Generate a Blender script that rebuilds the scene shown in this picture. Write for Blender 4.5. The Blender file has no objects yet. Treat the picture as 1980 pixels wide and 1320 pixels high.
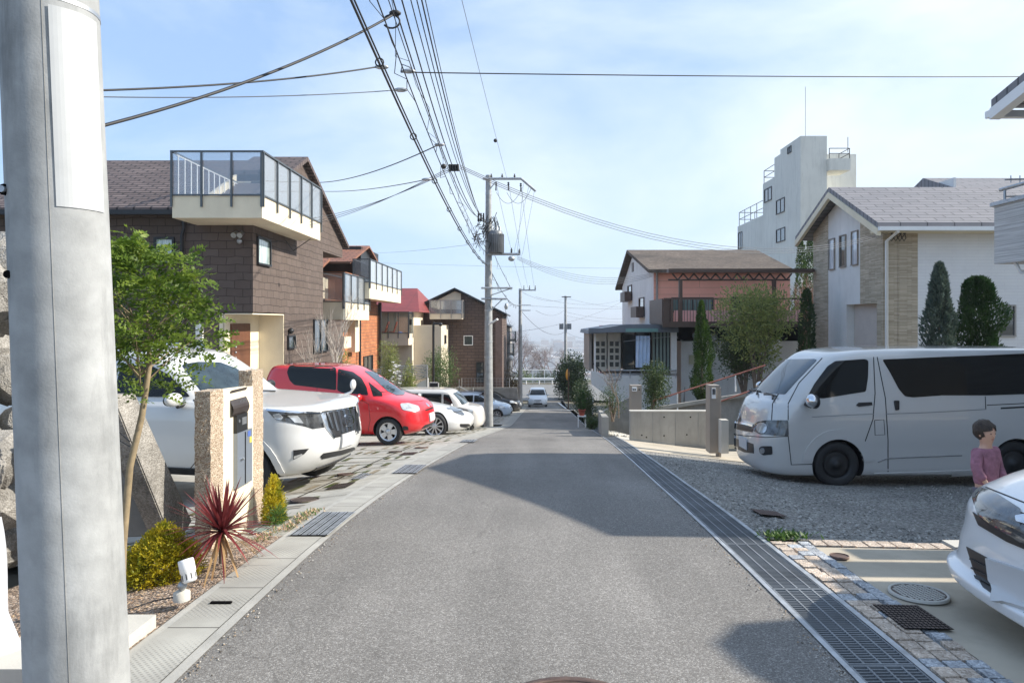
import bpy, bmesh, math, random
from mathutils import Vector, Matrix, noise
from mathutils.bvhtree import BVHTree
from mathutils.geometry import tessellate_polygon
random.seed(7)
R = math.radians
PI = math.pi
sc = bpy.context.scene
col = sc.collection

# ---------------------------------------------------------------- camera
F = 1320.0; CX = 1020.0; CY = 622.0; CAMZ = 1.6
cam = bpy.data.cameras.new('camera'); camo = bpy.data.objects.new('camera', cam); col.objects.link(camo)
camo.location = (0, 0, CAMZ); camo.rotation_euler = (R(90), 0, 0)
cam.sensor_width = 36; cam.lens = 24; cam.shift_x = -30/1980; cam.shift_y = -38/1980
cam.clip_start = 0.05; cam.clip_end = 60000
sc.camera = camo

# ---------------------------------------------------------------- sky and sun
SUN_EL = 34.0; SUN_AZ = 1.5      # azimuth measured from +X towards +Y
w = bpy.data.worlds.new('World'); sc.world = w; w.use_nodes = True
nt = w.node_tree; N = nt.nodes; L = nt.links; N.clear()
out = N.new('ShaderNodeOutputWorld'); bg = N.new('ShaderNodeBackground')
sky = N.new('ShaderNodeTexSky'); sky.sky_type = 'NISHITA'; sky.sun_disc = False
sky.sun_elevation = R(SUN_EL); sky.sun_rotation = R(90 - SUN_AZ)
sky.altitude = 50; sky.air_density = 1.0; sky.dust_density = 0.6; sky.ozone_density = 2.0
tc = N.new('ShaderNodeTexCoord'); mp = N.new('ShaderNodeMapping'); mp.inputs['Scale'].default_value = (1.0, 1.0, 2.6)
n1 = N.new('ShaderNodeTexNoise'); n1.inputs['Scale'].default_value = 1.7; n1.inputs['Detail'].default_value = 7
n1.inputs['Roughness'].default_value = .55; n1.inputs['Distortion'].default_value = .35
cr = N.new('ShaderNodeValToRGB'); cr.color_ramp.elements[0].position = .42; cr.color_ramp.elements[1].position = .78
cr.color_ramp.elements[0].color = (.05, .05, .05, 1); cr.color_ramp.elements[1].color = (.9, .9, .9, 1)
mx = N.new('ShaderNodeMixRGB'); mx.inputs['Color2'].default_value = (5.6, 6.2, 6.7, 1)
mb_ = N.new('ShaderNodeMixRGB'); mb_.inputs['Fac'].default_value = .6; mb_.inputs['Color2'].default_value = (2.7, 4.1, 6.5, 1)
L.new(tc.outputs['Generated'], mp.inputs['Vector']); L.new(mp.outputs[0], n1.inputs['Vector'])
sx_ = N.new('ShaderNodeSeparateXYZ'); L.new(tc.outputs['Generated'], sx_.inputs[0])
ma_ = N.new('ShaderNodeMath'); ma_.operation = 'MULTIPLY_ADD'; ma_.inputs[1].default_value = .22; L.new(sx_.outputs[0], ma_.inputs[0]); L.new(n1.outputs['Fac'], ma_.inputs[2])
L.new(ma_.outputs[0], cr.inputs[0]); L.new(cr.outputs[0], mx.inputs['Fac'])
L.new(sky.outputs[0], mb_.inputs['Color1']); L.new(mb_.outputs[0], mx.inputs['Color1']); L.new(mx.outputs[0], bg.inputs['Color'])
bg.inputs['Strength'].default_value = .095
L.new(bg.outputs[0], out.inputs['Surface'])
sd = bpy.data.lights.new('sun', 'SUN'); so = bpy.data.objects.new('sun', sd); col.objects.link(so)
sd.energy = 4.0; sd.angle = R(.5); sd.color = (1, .93, .82)
dv = Vector((math.cos(R(SUN_EL))*math.cos(R(SUN_AZ)), math.cos(R(SUN_EL))*math.sin(R(SUN_AZ)), math.sin(R(SUN_EL))))
so.rotation_euler = dv.to_track_quat('Z', 'Y').to_euler(); so.location = (30, 0, 40)
sc.view_settings.view_transform = 'Standard'; sc.view_settings.look = 'None'
sc.view_settings.exposure = .97; sc.view_settings.gamma = 1
sc.render.engine = 'CYCLES'; sc.cycles.max_bounces = 8; sc.cycles.transparent_max_bounces = 24

# ---------------------------------------------------------------- measuring helpers
def X(px, Y): return (px-CX)/F*Y
def Z(py, Y): return CAMZ+(CY-py)/F*Y
def YX(px, x): return x*F/(px-CX)           # depth at which the plane X=x shows at px
def P(px, py, Y): return Vector((X(px, Y), Y, Z(py, Y)))
def lin(tab, y):
    if y <= tab[0][0]: return tab[0][1]
    for (a, b), (c, d) in zip(tab, tab[1:]):
        if y <= c: return b+(d-b)*(y-a)/(c-a)
    return tab[-1][1]
PR = [(-60, 1.2), (0, 0), (3, 0), (6, -.14), (10, -.51), (15, -1.04), (28, -2.68), (48, -4.6), (60, -5.85), (68, -6.15), (88, -6.2), (92, -6.4), (130, -16), (500, -100), (3600, -104), (3700, -140)]
SH = [(0, 0), (7, 0), (10, .12), (15, .32), (28, .9), (48, 1.4), (60, 1.6), (85, 1.8)]
def zr(y): return sum(lin(PR, y+d) for d in (-1.2, -.6, 0, .6, 1.2))/5
def sh(y): return sum(lin(SH, y+d) for d in (-2, -1, 0, 1, 2))/5
def G(x, y):
    s = sh(y); z = zr(y); xl = -1.93+s; xr = 1.84+s
    if y > 66: return z
    if x < xl: z -= (.03+.085*max(0, min(1, (12-y)/3)))*min(xl-x, 2.5)
    elif x > xr:
        k = .02+.095*max(0, min(1, (y-5.2)/1.5)); z -= k*min(x-xr, 2.4)
    return z

# ---------------------------------------------------------------- mesh helpers
INV = {}
class MB:
    def __init__(s): s.v = []; s.f = []; s.m = []; s.sm = []
    def face(s, pts, mi=0, sm=False):
        b = len(s.v); s.v += [tuple(p) for p in pts]; s.f.append(tuple(range(b, b+len(pts)))); s.m.append(mi); s.sm.append(sm)
    def mesh(s, vs, fs, mi=0, sm=False):
        b = len(s.v); s.v += [tuple(p) for p in vs]
        for f in fs: s.f.append(tuple(i+b for i in f)); s.m.append(mi); s.sm.append(sm)
    def box(s, x0, x1, y0, y1, z0, z1, mi=0, T=None):
        vs = [Vector((x, y, z)) for z in (z0, z1) for y in (y0, y1) for x in (x0, x1)]
        if T: vs = [T @ v for v in vs]
        s.mesh(vs, [(0, 2, 3, 1), (4, 5, 7, 6), (0, 1, 5, 4), (2, 6, 7, 3), (0, 4, 6, 2), (1, 3, 7, 5)], mi)
        return s
    def prism(s, pts, ax, a, b, mi=0, T=None):
        # pts in the plane across axis ax: x->(y,z) y->(x,z) z->(x,y)
        n = len(pts)
        def mk(p, t):
            if ax == 'x': return Vector((t, p[0], p[1]))
            if ax == 'y': return Vector((p[0], t, p[1]))
            return Vector((p[0], p[1], t))
        vs = [mk(p, a) for p in pts]+[mk(p, b) for p in pts]
        if T: vs = [T @ v for v in vs]
        ar = sum(pts[i][0]*pts[(i+1) % n][1]-pts[(i+1) % n][0]*pts[i][1] for i in range(n))
        flip = (ar > 0) != (b < a)
        if ax == 'y': flip = not flip
        fs = [tuple(range(n)), tuple(reversed(range(n, 2*n)))]+[(i, i+n, (i+1) % n+n, (i+1) % n) for i in range(n)]
        if flip: fs = [tuple(reversed(f)) for f in fs]
        s.mesh(vs, fs, mi); return s
    def tube(s, pts, r, n=8, mi=0, cap=True):
        pts = [Vector(p) for p in pts]; k = len(pts)
        rs = r if isinstance(r, (list, tuple)) else [r]*k
        vs = []; up = None
        for i, p in enumerate(pts):
            t = (pts[min(i+1, k-1)]-pts[max(i-1, 0)])
            if t.length < 1e-9: t = Vector((0, 0, 1))
            t.normalize()
            if up is None: up = Vector((0, 0, 1)) if abs(t.z) < .9 else Vector((1, 0, 0))
            a = up-t*up.dot(t)
            if a.length < 1e-6: a = t.orthogonal()
            a.normalize(); b = t.cross(a); up = a
            for j in range(n):
                q = 2*PI*j/n; vs.append(p+(a*math.cos(q)+b*math.sin(q))*rs[i])
        fs = [(i*n+j, i*n+(j+1) % n, (i+1)*n+(j+1) % n, (i+1)*n+j) for i in range(k-1) for j in range(n)]
        s.mesh(vs, fs, mi, True)
        if cap:
            s.face([vs[j] for j in reversed(range(n))], mi); s.face([vs[(k-1)*n+j] for j in range(n)], mi)
        return s
    def lathe(s, prof, T=Matrix(), n=24, mi=0, sm=True):
        # prof [(r,z)] about local z
        vs = []
        for r, z in prof:
            for j in range(n):
                a = 2*PI*j/n; vs.append(T @ Vector((r*math.cos(a), r*math.sin(a), z)))
        k = len(prof)
        s.mesh(vs, [(i*n+j, i*n+(j+1) % n, (i+1)*n+(j+1) % n, (i+1)*n+j) for i in range(k-1) for j in range(n)], mi, sm)
        return s
    def ball(s, c, r, n=12, mi=0, sc3=(1, 1, 1)):
        pr = [(max(1e-4, math.sin(PI*i/n)), -math.cos(PI*i/n)) for i in range(n+1)]
        T = Matrix.Translation(c) @ Matrix.Diagonal((r*sc3[0], r*sc3[1], r*sc3[2], 1))
        return s.lathe(pr, T, n*2, mi)
    def leaf(s, c, d, nrm, l, wd, mi=0):
        d = d.normalized(); sd_ = d.cross(nrm)
        if sd_.length < 1e-4: sd_ = d.orthogonal()
        sd_.normalize()
        s.face([c, c+d*l*.45+sd_*wd*.5, c+d*l, c+d*l*.45-sd_*wd*.5], mi)
    def build(s, name, mats, parent=None, root=None, local=False, smooth=None, recalc=False, sharp=None):
        me = bpy.data.meshes.new(name)
        vs = s.v
        if not local:
            inv = INV.get((root or parent).name) if (root or parent) else None
            if inv is not None: vs = [tuple(inv @ Vector(v)) for v in vs]
        me.from_pydata(vs, [], s.f); me.update()
        if not isinstance(mats, (list, tuple)): mats = [mats]
        for m in mats: me.materials.append(m)
        me.polygons.foreach_set('material_index', s.m)
        me.polygons.foreach_set('use_smooth', [True if smooth else q for q in s.sm] if smooth is not False else [False]*len(s.f))
        if recalc:
            bm = bmesh.new(); bm.from_mesh(me); bmesh.ops.remove_doubles(bm, verts=bm.verts, dist=1e-5)
            bmesh.ops.recalc_face_normals(bm, faces=bm.faces); bm.to_mesh(me); bm.free()
        if sharp: me.set_sharp_from_angle(angle=R(sharp))
        o = bpy.data.objects.new(name, me); col.objects.link(o)
        if parent: o.parent = parent; INV[o.name] = INV.get((root or parent).name)
        return o
def tag(o, label=None, cat=None, group=None, kind=None):
    if label: o['label'] = label
    if cat: o['category'] = cat
    if group: o['group'] = group
    if kind: o['kind'] = kind
    return o
def thing(name, label, cat, loc=(0, 0, 0), rz=0, group=None):
    o = bpy.data.objects.new(name, None); col.objects.link(o); o.empty_display_size = .1
    o.location = loc; o.rotation_euler = (0, 0, rz)
    INV[o.name] = (Matrix.Translation(loc) @ Matrix.Rotation(rz, 4, 'Z')).inverted()
    return tag(o, label, cat, group)
def solo(mb, name, mats, label, cat, group=None, **k):
    return tag(mb.build(name, mats, **k), label, cat, group)
def struct(mb, name, mats, **k): return tag(mb.build(name, mats, **k), kind='structure')
def kids(o): return [c for c in bpy.data.objects if c.parent == o]
def copy_tree(o, parent=None):
    c = o.copy(); col.objects.link(c)
    if parent: c.parent = parent
    for ch in kids(o): copy_tree(ch, c)
    return c

# ---------------------------------------------------------------- materials
def newmat(name):
    m = bpy.data.materials.new(name); m.use_nodes = True; t = m.node_tree
    b = t.nodes['Principled BSDF']; return m, t, b
def NN(t, ty, **k):
    n = t.nodes.new(ty)
    for a, v in k.items():
        if a in n.inputs: n.inputs[a].default_value = v
        else: setattr(n, a, v)
    return n
def c4(c): return (c[0], c[1], c[2], 1)
def scl(c, k): return tuple(min(1, x*k) for x in c)
def M(name, c, rough=.75, metal=0, coat=0, var=.15, vs=3, c2=None, bump=0, bs=40, spec=.5, grime=0, stretch=None):
    m, t, b = newmat(name); l = t.links
    b.inputs['Roughness'].default_value = rough; b.inputs['Metallic'].default_value = metal
    b.inputs['Coat Weight'].default_value = coat; b.inputs['Coat Roughness'].default_value = .04
    b.inputs['Specular IOR Level'].default_value = spec
    tc = NN(t, 'ShaderNodeTexCoord'); src = tc.outputs['Object']
    if stretch:
        mp = NN(t, 'ShaderNodeMapping'); mp.inputs['Scale'].default_value = stretch; l.new(src, mp.inputs[0]); src = mp.outputs[0]
    if var or c2:
        n = NN(t, 'ShaderNodeTexNoise'); n.inputs['Scale'].default_value = vs; n.inputs['Detail'].default_value = 6; n.inputs['Roughness'].default_value = .6
        l.new(src, n.inputs['Vector'])
        r = NN(t, 'ShaderNodeValToRGB'); r.color_ramp.elements[0].position = .32; r.color_ramp.elements[1].position = .68
        r.color_ramp.elements[0].color = c4(scl(c, 1-var)); r.color_ramp.elements[1].color = c4(c2 if c2 else scl(c, 1+var))
        l.new(n.outputs['Fac'], r.inputs[0]); last = r.outputs[0]
        if grime:
            n3 = NN(t, 'ShaderNodeTexNoise'); n3.inputs['Scale'].default_value = 1.3; n3.inputs['Detail'].default_value = 8; n3.inputs['Roughness'].default_value = .7
            mp3 = NN(t, 'ShaderNodeMapping'); mp3.inputs['Scale'].default_value = (3, 3, .5); l.new(tc.outputs['Object'], mp3.inputs[0]); l.new(mp3.outputs[0], n3.inputs['Vector'])
            r3 = NN(t, 'ShaderNodeValToRGB'); r3.color_ramp.elements[0].position = .5; r3.color_ramp.elements[1].position = .75
            mm = NN(t, 'ShaderNodeMath', operation='MULTIPLY'); mm.inputs[1].default_value = grime
            l.new(n3.outputs['Fac'], r3.inputs[0]); l.new(r3.outputs[0], mm.inputs[0])
            mx = NN(t, 'ShaderNodeMixRGB'); mx.inputs['Color2'].default_value = c4(scl(c, .45)); l.new(mm.outputs[0], mx.inputs['Fac']); l.new(last, mx.inputs['Color1']); last = mx.outputs[0]
        l.new(last, b.inputs['Base Color'])
    else: b.inputs['Base Color'].default_value = c4(c)
    if bump:
        n2 = NN(t, 'ShaderNodeTexNoise'); n2.inputs['Scale'].default_value = bs; n2.inputs['Detail'].default_value = 5
        l.new(src, n2.inputs['Vector'])
        bp = NN(t, 'ShaderNodeBump'); bp.inputs['Strength'].default_value = bump; bp.inputs['Distance'].default_value = .01
        l.new(n2.outputs['Fac'], bp.inputs['Height']); l.new(bp.outputs[0], b.inputs['Normal'])
    return m
def uvz(t):
    # (x+y, z) wall coordinates that work on walls along either axis
    l = t.links; tc = NN(t, 'ShaderNodeTexCoord'); sp = NN(t, 'ShaderNodeSeparateXYZ'); l.new(tc.outputs['Object'], sp.inputs[0])
    ad = NN(t, 'ShaderNodeMath', operation='ADD'); l.new(sp.outputs[0], ad.inputs[0]); l.new(sp.outputs[1], ad.inputs[1])
    cb = NN(t, 'ShaderNodeCombineXYZ'); l.new(ad.outputs[0], cb.inputs[0]); l.new(sp.outputs[2], cb.inputs[1])
    return tc, cb.outputs[0]
def brick(name, c, c2, mort, bw, rh, ms=.012, rough=.8, bump=.5, off=.5, bias=0, roofuv=None, wob=0, var=.25):
    m, t, b = newmat(name); l = t.links; b.inputs['Roughness'].default_value = rough
    tc, uv = uvz(t)
    if roofuv:   # 'x': rows run along x, stacked by y
        mp = NN(t, 'ShaderNodeMapping'); l.new(tc.outputs['Object'], mp.inputs[0]); uv = mp.outputs[0]
        if roofuv == 'y': mp.inputs['Rotation'].default_value = (0, 0, R(90))
    if wob:
        nn = NN(t, 'ShaderNodeTexNoise'); nn.inputs['Scale'].default_value = 2.2; l.new(tc.outputs['Object'], nn.inputs['Vector'])
        va = NN(t, 'ShaderNodeVectorMath', operation='SCALE'); va.inputs['Scale'].default_value = wob; l.new(nn.outputs['Color'], va.inputs[0])
        vb = NN(t, 'ShaderNodeVectorMath', operation='ADD'); l.new(uv, vb.inputs[0]); l.new(va.outputs[0], vb.inputs[1]); uv = vb.outputs[0]
    br = NN(t, 'ShaderNodeTexBrick'); l.new(uv, br.inputs['Vector']); br.offset = off
    br.inputs['Color1'].default_value = c4(c); br.inputs['Color2'].default_value = c4(c2); br.inputs['Mortar'].default_value = c4(mort)
    br.inputs['Scale'].default_value = 1; br.inputs['Brick Width'].default_value = bw; br.inputs['Row Height'].default_value = rh
    br.inputs['Mortar Size'].default_value = ms; br.inputs['Bias'].default_value = bias
    n = NN(t, 'ShaderNodeTexNoise'); n.inputs['Scale'].default_value = 1.1; n.inputs['Detail'].default_value = 8; n.inputs['Roughness'].default_value = .7
    l.new(tc.outputs['Object'], n.inputs['Vector'])
    r = NN(t, 'ShaderNodeMapRange'); r.inputs['From Min'].default_value = .3; r.inputs['From Max'].default_value = .7
    r.inputs['To Min'].default_value = 1-var; r.inputs['To Max'].default_value = 1+var; l.new(n.outputs['Fac'], r.inputs[0])
    mu = NN(t, 'ShaderNodeVectorMath', operation='SCALE'); l.new(br.outputs['Color'], mu.inputs[0]); l.new(r.outputs[0], mu.inputs['Scale'])
    l.new(mu.outputs[0], b.inputs['Base Color'])
    bp = NN(t, 'ShaderNodeBump'); bp.inputs['Strength'].default_value = bump; bp.inputs['Distance'].default_value = .02
    iv = NN(t, 'ShaderNodeMath', operation='SUBTRACT'); iv.inputs[0].default_value = 1; l.new(br.outputs['Fac'], iv.inputs[1])
    n4 = NN(t, 'ShaderNodeTexNoise'); n4.inputs['Scale'].default_value = 25; n4.inputs['Detail'].default_value = 4; l.new(tc.outputs['Object'], n4.inputs['Vector'])
    ad = NN(t, 'ShaderNodeMath', operation='MULTIPLY_ADD'); ad.inputs[1].default_value = .5; l.new(n4.outputs['Fac'], ad.inputs[0]); l.new(iv.outputs[0], ad.inputs[2])
    l.new(ad.outputs[0], bp.inputs['Height']); l.new(bp.outputs[0], b.inputs['Normal'])
    return m
def stone(name, cols, sc_, rough=.9, bump=.6, bdist=.01, big=.15, bigs=.7, metal=0, wear=False):
    # aggregate: random coloured cells
    m, t, b = newmat(name); l = t.links; b.inputs['Roughness'].default_value = rough; b.inputs['Metallic'].default_value = metal
    tc = NN(t, 'ShaderNodeTexCoord')
    v = NN(t, 'ShaderNodeTexVoronoi'); v.inputs['Scale'].default_value = sc_; l.new(tc.outputs['Object'], v.inputs['Vector'])
    sp = NN(t, 'ShaderNodeSeparateColor'); l.new(v.outputs['Color'], sp.inputs[0])
    r = NN(t, 'ShaderNodeValToRGB'); r.color_ramp.interpolation = 'LINEAR'
    e = r.color_ramp.elements
    for i, (p, c) in enumerate(cols):
        if i < 2: e[i].position = p; e[i].color = c4(c)
        else: q = e.new(p); q.color = c4(c)
    l.new(sp.outputs[0], r.inputs[0])
    n = NN(t, 'ShaderNodeTexNoise'); n.inputs['Scale'].default_value = bigs; n.inputs['Detail'].default_value = 7; n.inputs['Roughness'].default_value = .65; l.new(tc.outputs['Object'], n.inputs['Vector'])
    mr = NN(t, 'ShaderNodeMapRange'); mr.inputs['From Min'].default_value = .3; mr.inputs['From Max'].default_value = .7
    mr.inputs['To Min'].default_value = 1-big; mr.inputs['To Max'].default_value = 1+big; l.new(n.outputs['Fac'], mr.inputs[0])
    mu = NN(t, 'ShaderNodeVectorMath', operation='SCALE'); l.new(r.outputs[0], mu.inputs[0]); l.new(mr.outputs[0], mu.inputs['Scale']); l.new(mu.outputs[0], b.inputs['Base Color'])
    if wear:
        nn = NN(t, 'ShaderNodeTexNoise'); nn.inputs['Scale'].default_value = .9; nn.inputs['Detail'].default_value = 6; l.new(tc.outputs['Object'], nn.inputs['Vector'])
        va = NN(t, 'ShaderNodeVectorMath', operation='SCALE'); va.inputs['Scale'].default_value = .9; l.new(nn.outputs['Color'], va.inputs[0])
        vb = NN(t, 'ShaderNodeVectorMath', operation='ADD'); l.new(tc.outputs['Object'], vb.inputs[0]); l.new(va.outputs[0], vb.inputs[1])
        ve = NN(t, 'ShaderNodeTexVoronoi', feature='DISTANCE_TO_EDGE'); ve.inputs['Scale'].default_value = .33; l.new(vb.outputs[0], ve.inputs['Vector'])
        m1 = NN(t, 'ShaderNodeMapRange'); m1.inputs['From Min'].default_value = 0; m1.inputs['From Max'].default_value = .0035; m1.inputs['To Min'].default_value = .78; m1.inputs['To Max'].default_value = 1; l.new(ve.outputs['Distance'], m1.inputs[0])
        mu2 = NN(t, 'ShaderNodeVectorMath', operation='SCALE'); l.new(mu.outputs[0], mu2.inputs[0]); l.new(m1.outputs[0], mu2.inputs['Scale'])
        # stains and patches stretched along the road
        mp = NN(t, 'ShaderNodeMapping'); mp.inputs['Scale'].default_value = (1.6, .16, 1); l.new(tc.outputs['Object'], mp.inputs[0])
        n5 = NN(t, 'ShaderNodeTexNoise'); n5.inputs['Scale'].default_value = 1.1; n5.inputs['Detail'].default_value = 5; l.new(mp.outputs[0], n5.inputs['Vector'])
        m5 = NN(t, 'ShaderNodeMapRange'); m5.inputs['From Min'].default_value = .35; m5.inputs['From Max'].default_value = .65; m5.inputs['To Min'].default_value = .86; m5.inputs['To Max'].default_value = 1.1; l.new(n5.outputs['Fac'], m5.inputs[0])
        mu3 = NN(t, 'ShaderNodeVectorMath', operation='SCALE'); l.new(mu2.outputs[0], mu3.inputs[0]); l.new(m5.outputs[0], mu3.inputs['Scale']); l.new(mu3.outputs[0], b.inputs['Base Color'])
    bp = NN(t, 'ShaderNodeBump'); bp.inputs['Strength'].default_value = bump; bp.inputs['Distance'].default_value = bdist
    l.new(v.outputs['Distance'], bp.inputs['Height']); bp.invert = True; l.new(bp.outputs[0], b.inputs['Normal'])
    return m
def leafmat(name, c, c2, c3=None, vs=6, trans=.35):
    m, t, b = newmat(name); l = t.links; b.inputs['Roughness'].default_value = .5; b.inputs['Specular IOR Level'].default_value = .35
    tc = NN(t, 'ShaderNodeTexCoord'); n = NN(t, 'ShaderNodeTexNoise'); n.inputs['Scale'].default_value = vs; n.inputs['Detail'].default_value = 3; l.new(tc.outputs['Object'], n.inputs['Vector'])
    r = NN(t, 'ShaderNodeValToRGB'); r.color_ramp.elements[0].position = .33; r.color_ramp.elements[1].position = .66
    r.color_ramp.elements[0].color = c4(c); r.color_ramp.elements[1].color = c4(c2)
    if c3: q = r.color_ramp.elements.new(.8); q.color = c4(c3)
    l.new(n.outputs['Fac'], r.inputs[0]); l.new(r.outputs[0], b.inputs['Base Color'])
    tr = NN(t, 'ShaderNodeBsdfTranslucent'); l.new(r.outputs[0], tr.inputs['Color'])
    ms = NN(t, 'ShaderNodeMixShader'); ms.inputs[0].default_value = trans; l.new(b.outputs[0], ms.inputs[1]); l.new(tr.outputs[0], ms.inputs[2])
    l.new(ms.outputs[0], t.nodes['Material Output'].inputs['Surface']); return m
def clearglass(name, tint=(.75, .8, .85), fac=.25, rough=.02, haze_c=None, hz=.0):
    m, t, b = newmat(name); l = t.links
    tr = NN(t, 'ShaderNodeBsdfTransparent'); tr.inputs[0].default_value = c4(tint)
    gl = NN(t, 'ShaderNodeBsdfGlossy'); gl.inputs['Roughness'].default_value = rough; gl.inputs['Color'].default_value = (.9, .95, 1, 1)
    fr = NN(t, 'ShaderNodeFresnel'); fr.inputs[0].default_value = 1.5
    ad = NN(t, 'ShaderNodeMath', operation='ADD'); ad.inputs[1].default_value = fac*.3; l.new(fr.outputs[0], ad.inputs[0])
    ms = NN(t, 'ShaderNodeMixShader'); l.new(ad.outputs[0], ms.inputs[0]); l.new(tr.outputs[0], ms.inputs[1]); l.new(gl.outputs[0], ms.inputs[2])
    last = ms.outputs[0]
    if hz:
        df = NN(t, 'ShaderNodeBsdfDiffuse'); df.inputs[0].default_value = c4(haze_c or (.6, .65, .7)); m2 = NN(t, 'ShaderNodeMixShader'); m2.inputs[0].default_value = hz
        l.new(last, m2.inputs[1]); l.new(df.outputs[0], m2.inputs[2]); last = m2.outputs[0]
    l.new(last, t.nodes['Material Output'].inputs['Surface']); return m
def stripes(name, c, c2, per, axis=2, rough=.7, duty=.5, bump=.4, var=.15, brickw=None):
    # horizontal/vertical lines of irregular thin stone or siding
    m, t, b = newmat(name); l = t.links; b.inputs['Roughness'].default_value = rough
    tc = NN(t, 'ShaderNodeTexCoord'); mp = NN(t, 'ShaderNodeMapping')
    s = [.6, .6, .6]; s[axis] = 1/per; mp.inputs['Scale'].default_value = s; l.new(tc.outputs['Object'], mp.inputs[0])
    n = NN(t, 'ShaderNodeTexNoise'); n.inputs['Scale'].default_value = 1; n.inputs['Detail'].default_value = 3; n.inputs['Roughness'].default_value = .75; l.new(mp.outputs[0], n.inputs['Vector'])
    r = NN(t, 'ShaderNodeValToRGB'); r.color_ramp.elements[0].position = duty-.1; r.color_ramp.elements[1].position = duty+.1
    r.color_ramp.elements[0].color = c4(c); r.color_ramp.elements[1].color = c4(c2); l.new(n.outputs['Fac'], r.inputs[0]); l.new(r.outputs[0], b.inputs['Base Color'])
    bp = NN(t, 'ShaderNodeBump'); bp.inputs['Strength'].default_value = bump; bp.inputs['Distance'].default_value = .02; l.new(n.outputs['Fac'], bp.inputs['Height']); l.new(bp.outputs[0], b.inputs['Normal'])
    return m
def curtain(name, c=(.3, .38, .36), c2=(.6, .7, .66)):
    m, t, b = newmat(name); l = t.links; b.inputs['Roughness'].default_value = .08; b.inputs['Coat Weight'].default_value = 1
    tc, uv = uvz(t); mp = NN(t, 'ShaderNodeMapping'); mp.inputs['Scale'].default_value = (9, .7, 1); l.new(uv, mp.inputs[0])
    n = NN(t, 'ShaderNodeTexNoise'); n.inputs['Scale'].default_value = 1.6; n.inputs['Detail'].default_value = 2; l.new(mp.outputs[0], n.inputs['Vector'])
    r = NN(t, 'ShaderNodeValToRGB'); r.color_ramp.elements[0].position = .38; r.color_ramp.elements[1].position = .62
    r.color_ramp.elements[0].color = c4(c); r.color_ramp.elements[1].color = c4(c2); l.new(n.outputs['Fac'], r.inputs[0]); l.new(r.outputs[0], b.inputs['Base Color'])
    return m

m_asph = stone('asphalt', [(0, (.115, .106, .096)), (.45, (.172, .161, .148)), (.8, (.225, .213, .197)), (1, (.35, .335, .31))], 165, .85, .5, .005, .2, .35, wear=True)
m_asph2 = stone('asphalt_far', [(0, (.14, .14, .14)), (1, (.24, .24, .235))], 60, .9, .4, .006, .1, .3)
m_gravel = stone('gravel', [(0, (.13, .124, .11)), (.5, (.275, .262, .238)), (1, (.50, .48, .44))], 52, .9, 1, .03, .25, .9)
m_conc = M('concrete', (.36, .35, .32), .85, var=.18, vs=2.2, bump=.25, bs=60, grime=.25)
m_conc2 = M('concrete_pale', (.5, .48, .43), .85, var=.14, vs=1.2, bump=.2, bs=80, grime=.22)
m_concd = M('concrete_dark', (.25, .25, .24), .9, var=.25, vs=2.5, bump=.3, bs=50, grime=.4)
m_wallc = M('wall_concrete', (.34, .325, .29), .85, var=.16, vs=1.6, bump=.2, bs=40, grime=.45)
m_driv = M('driveway_concrete', (.43, .375, .29), .85, var=.15, vs=1.4, c2=(.50, .44, .345), bump=.25, bs=130, grime=.25)
m_soil = stone('soil', [(0, (.10, .07, .05)), (.5, (.30, .22, .16)), (1, (.52, .42, .34))], 60, .95, .8, .02, .3, 1.5)
m_ground = M('ground', (.13, .12, .09), .95, var=.3, vs=.4, bump=.3, bs=5)
m_moss = leafmat('slot_grass', (.04, .08, .015), (.14, .12, .05), (.22, .17, .10), 5, .1)
m_granite = stone('granite_pink', [(0, (.30, .20, .13)), (.5, (.50, .40, .29)), (1, (.68, .58, .46))], 110, .85, .9, .012, .15, 2)
m_cream = M('cream_render', (.74, .66, .50), .85, var=.06, vs=2, bump=.15, bs=150, grime=.1)
m_creamd = M('cream_wall', (.66, .58, .45), .85, var=.06, vs=1, grime=.2, bump=.1, bs=80)
m_white = M('white_render', (.72, .71, .69), .85, var=.06, vs=1, bump=.12, bs=60, grime=.22)
m_white2 = brick('white_siding', (.70, .70, .70), (.68, .68, .69), (.56, .56, .58), .9, .11, .004, .7, .25, var=.05)
m_tower = M('tower_render', (.68, .67, .61), .9, var=.08, vs=.3, bump=.1, bs=20, grime=.35)
m_slate = brick('slate_wall', (.095, .070, .058), (.116, .088, .075), (.05, .036, .03), .44, .215, .010, .8, .7, wob=.10, var=.16)
m_slate2 = brick('slate_wall_far', (.10, .068, .055), (.125, .085, .07), (.045, .03, .026), .5, .2, .015, .8, .5, wob=.08, var=.12)
m_roofb = brick('brown_roof', (.155, .118, .108), (.115, .085, .078), (.035, .026, .024), .45, .17, .03, .7, 1.0, roofuv='x', wob=.04)
m_roofg = brick('grey_roof', (.215, .205, .215), (.18, .175, .185), (.06, .06, .065), .9, .26, .02, .6, .8, roofuv='x', var=.06)
m_roofo = brick('orange_roof', (.30, .13, .08), (.24, .105, .065), (.10, .05, .03), .5, .2, .03, .7, .8, roofuv='x')
m_roofp = stone('mossy_roof', [(0, (.06, .044, .035)), (.5, (.092, .070, .055)), (1, (.13, .105, .08))], 14, .9, .4, .02, .45, .5)
m_roofr = brick('red_roof', (.24, .04, .038), (.21, .035, .034), (.08, .02, .018), 1.6, .2, .02, .6, .5, roofuv='x')
m_orange = brick('orange_brick', (.48, .185, .075), (.37, .13, .055), (.22, .12, .075), .42, .16, .012, .8, .5, var=.2)
m_pink = brick('pink_siding', (.90, .44, .33), (.88, .425, .32), (.62, .31, .23), 6, .32, .012, .75, .3, var=.07)
m_pinkp = M('pink_panel', (.74, .42, .40), .7, var=.08)
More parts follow.
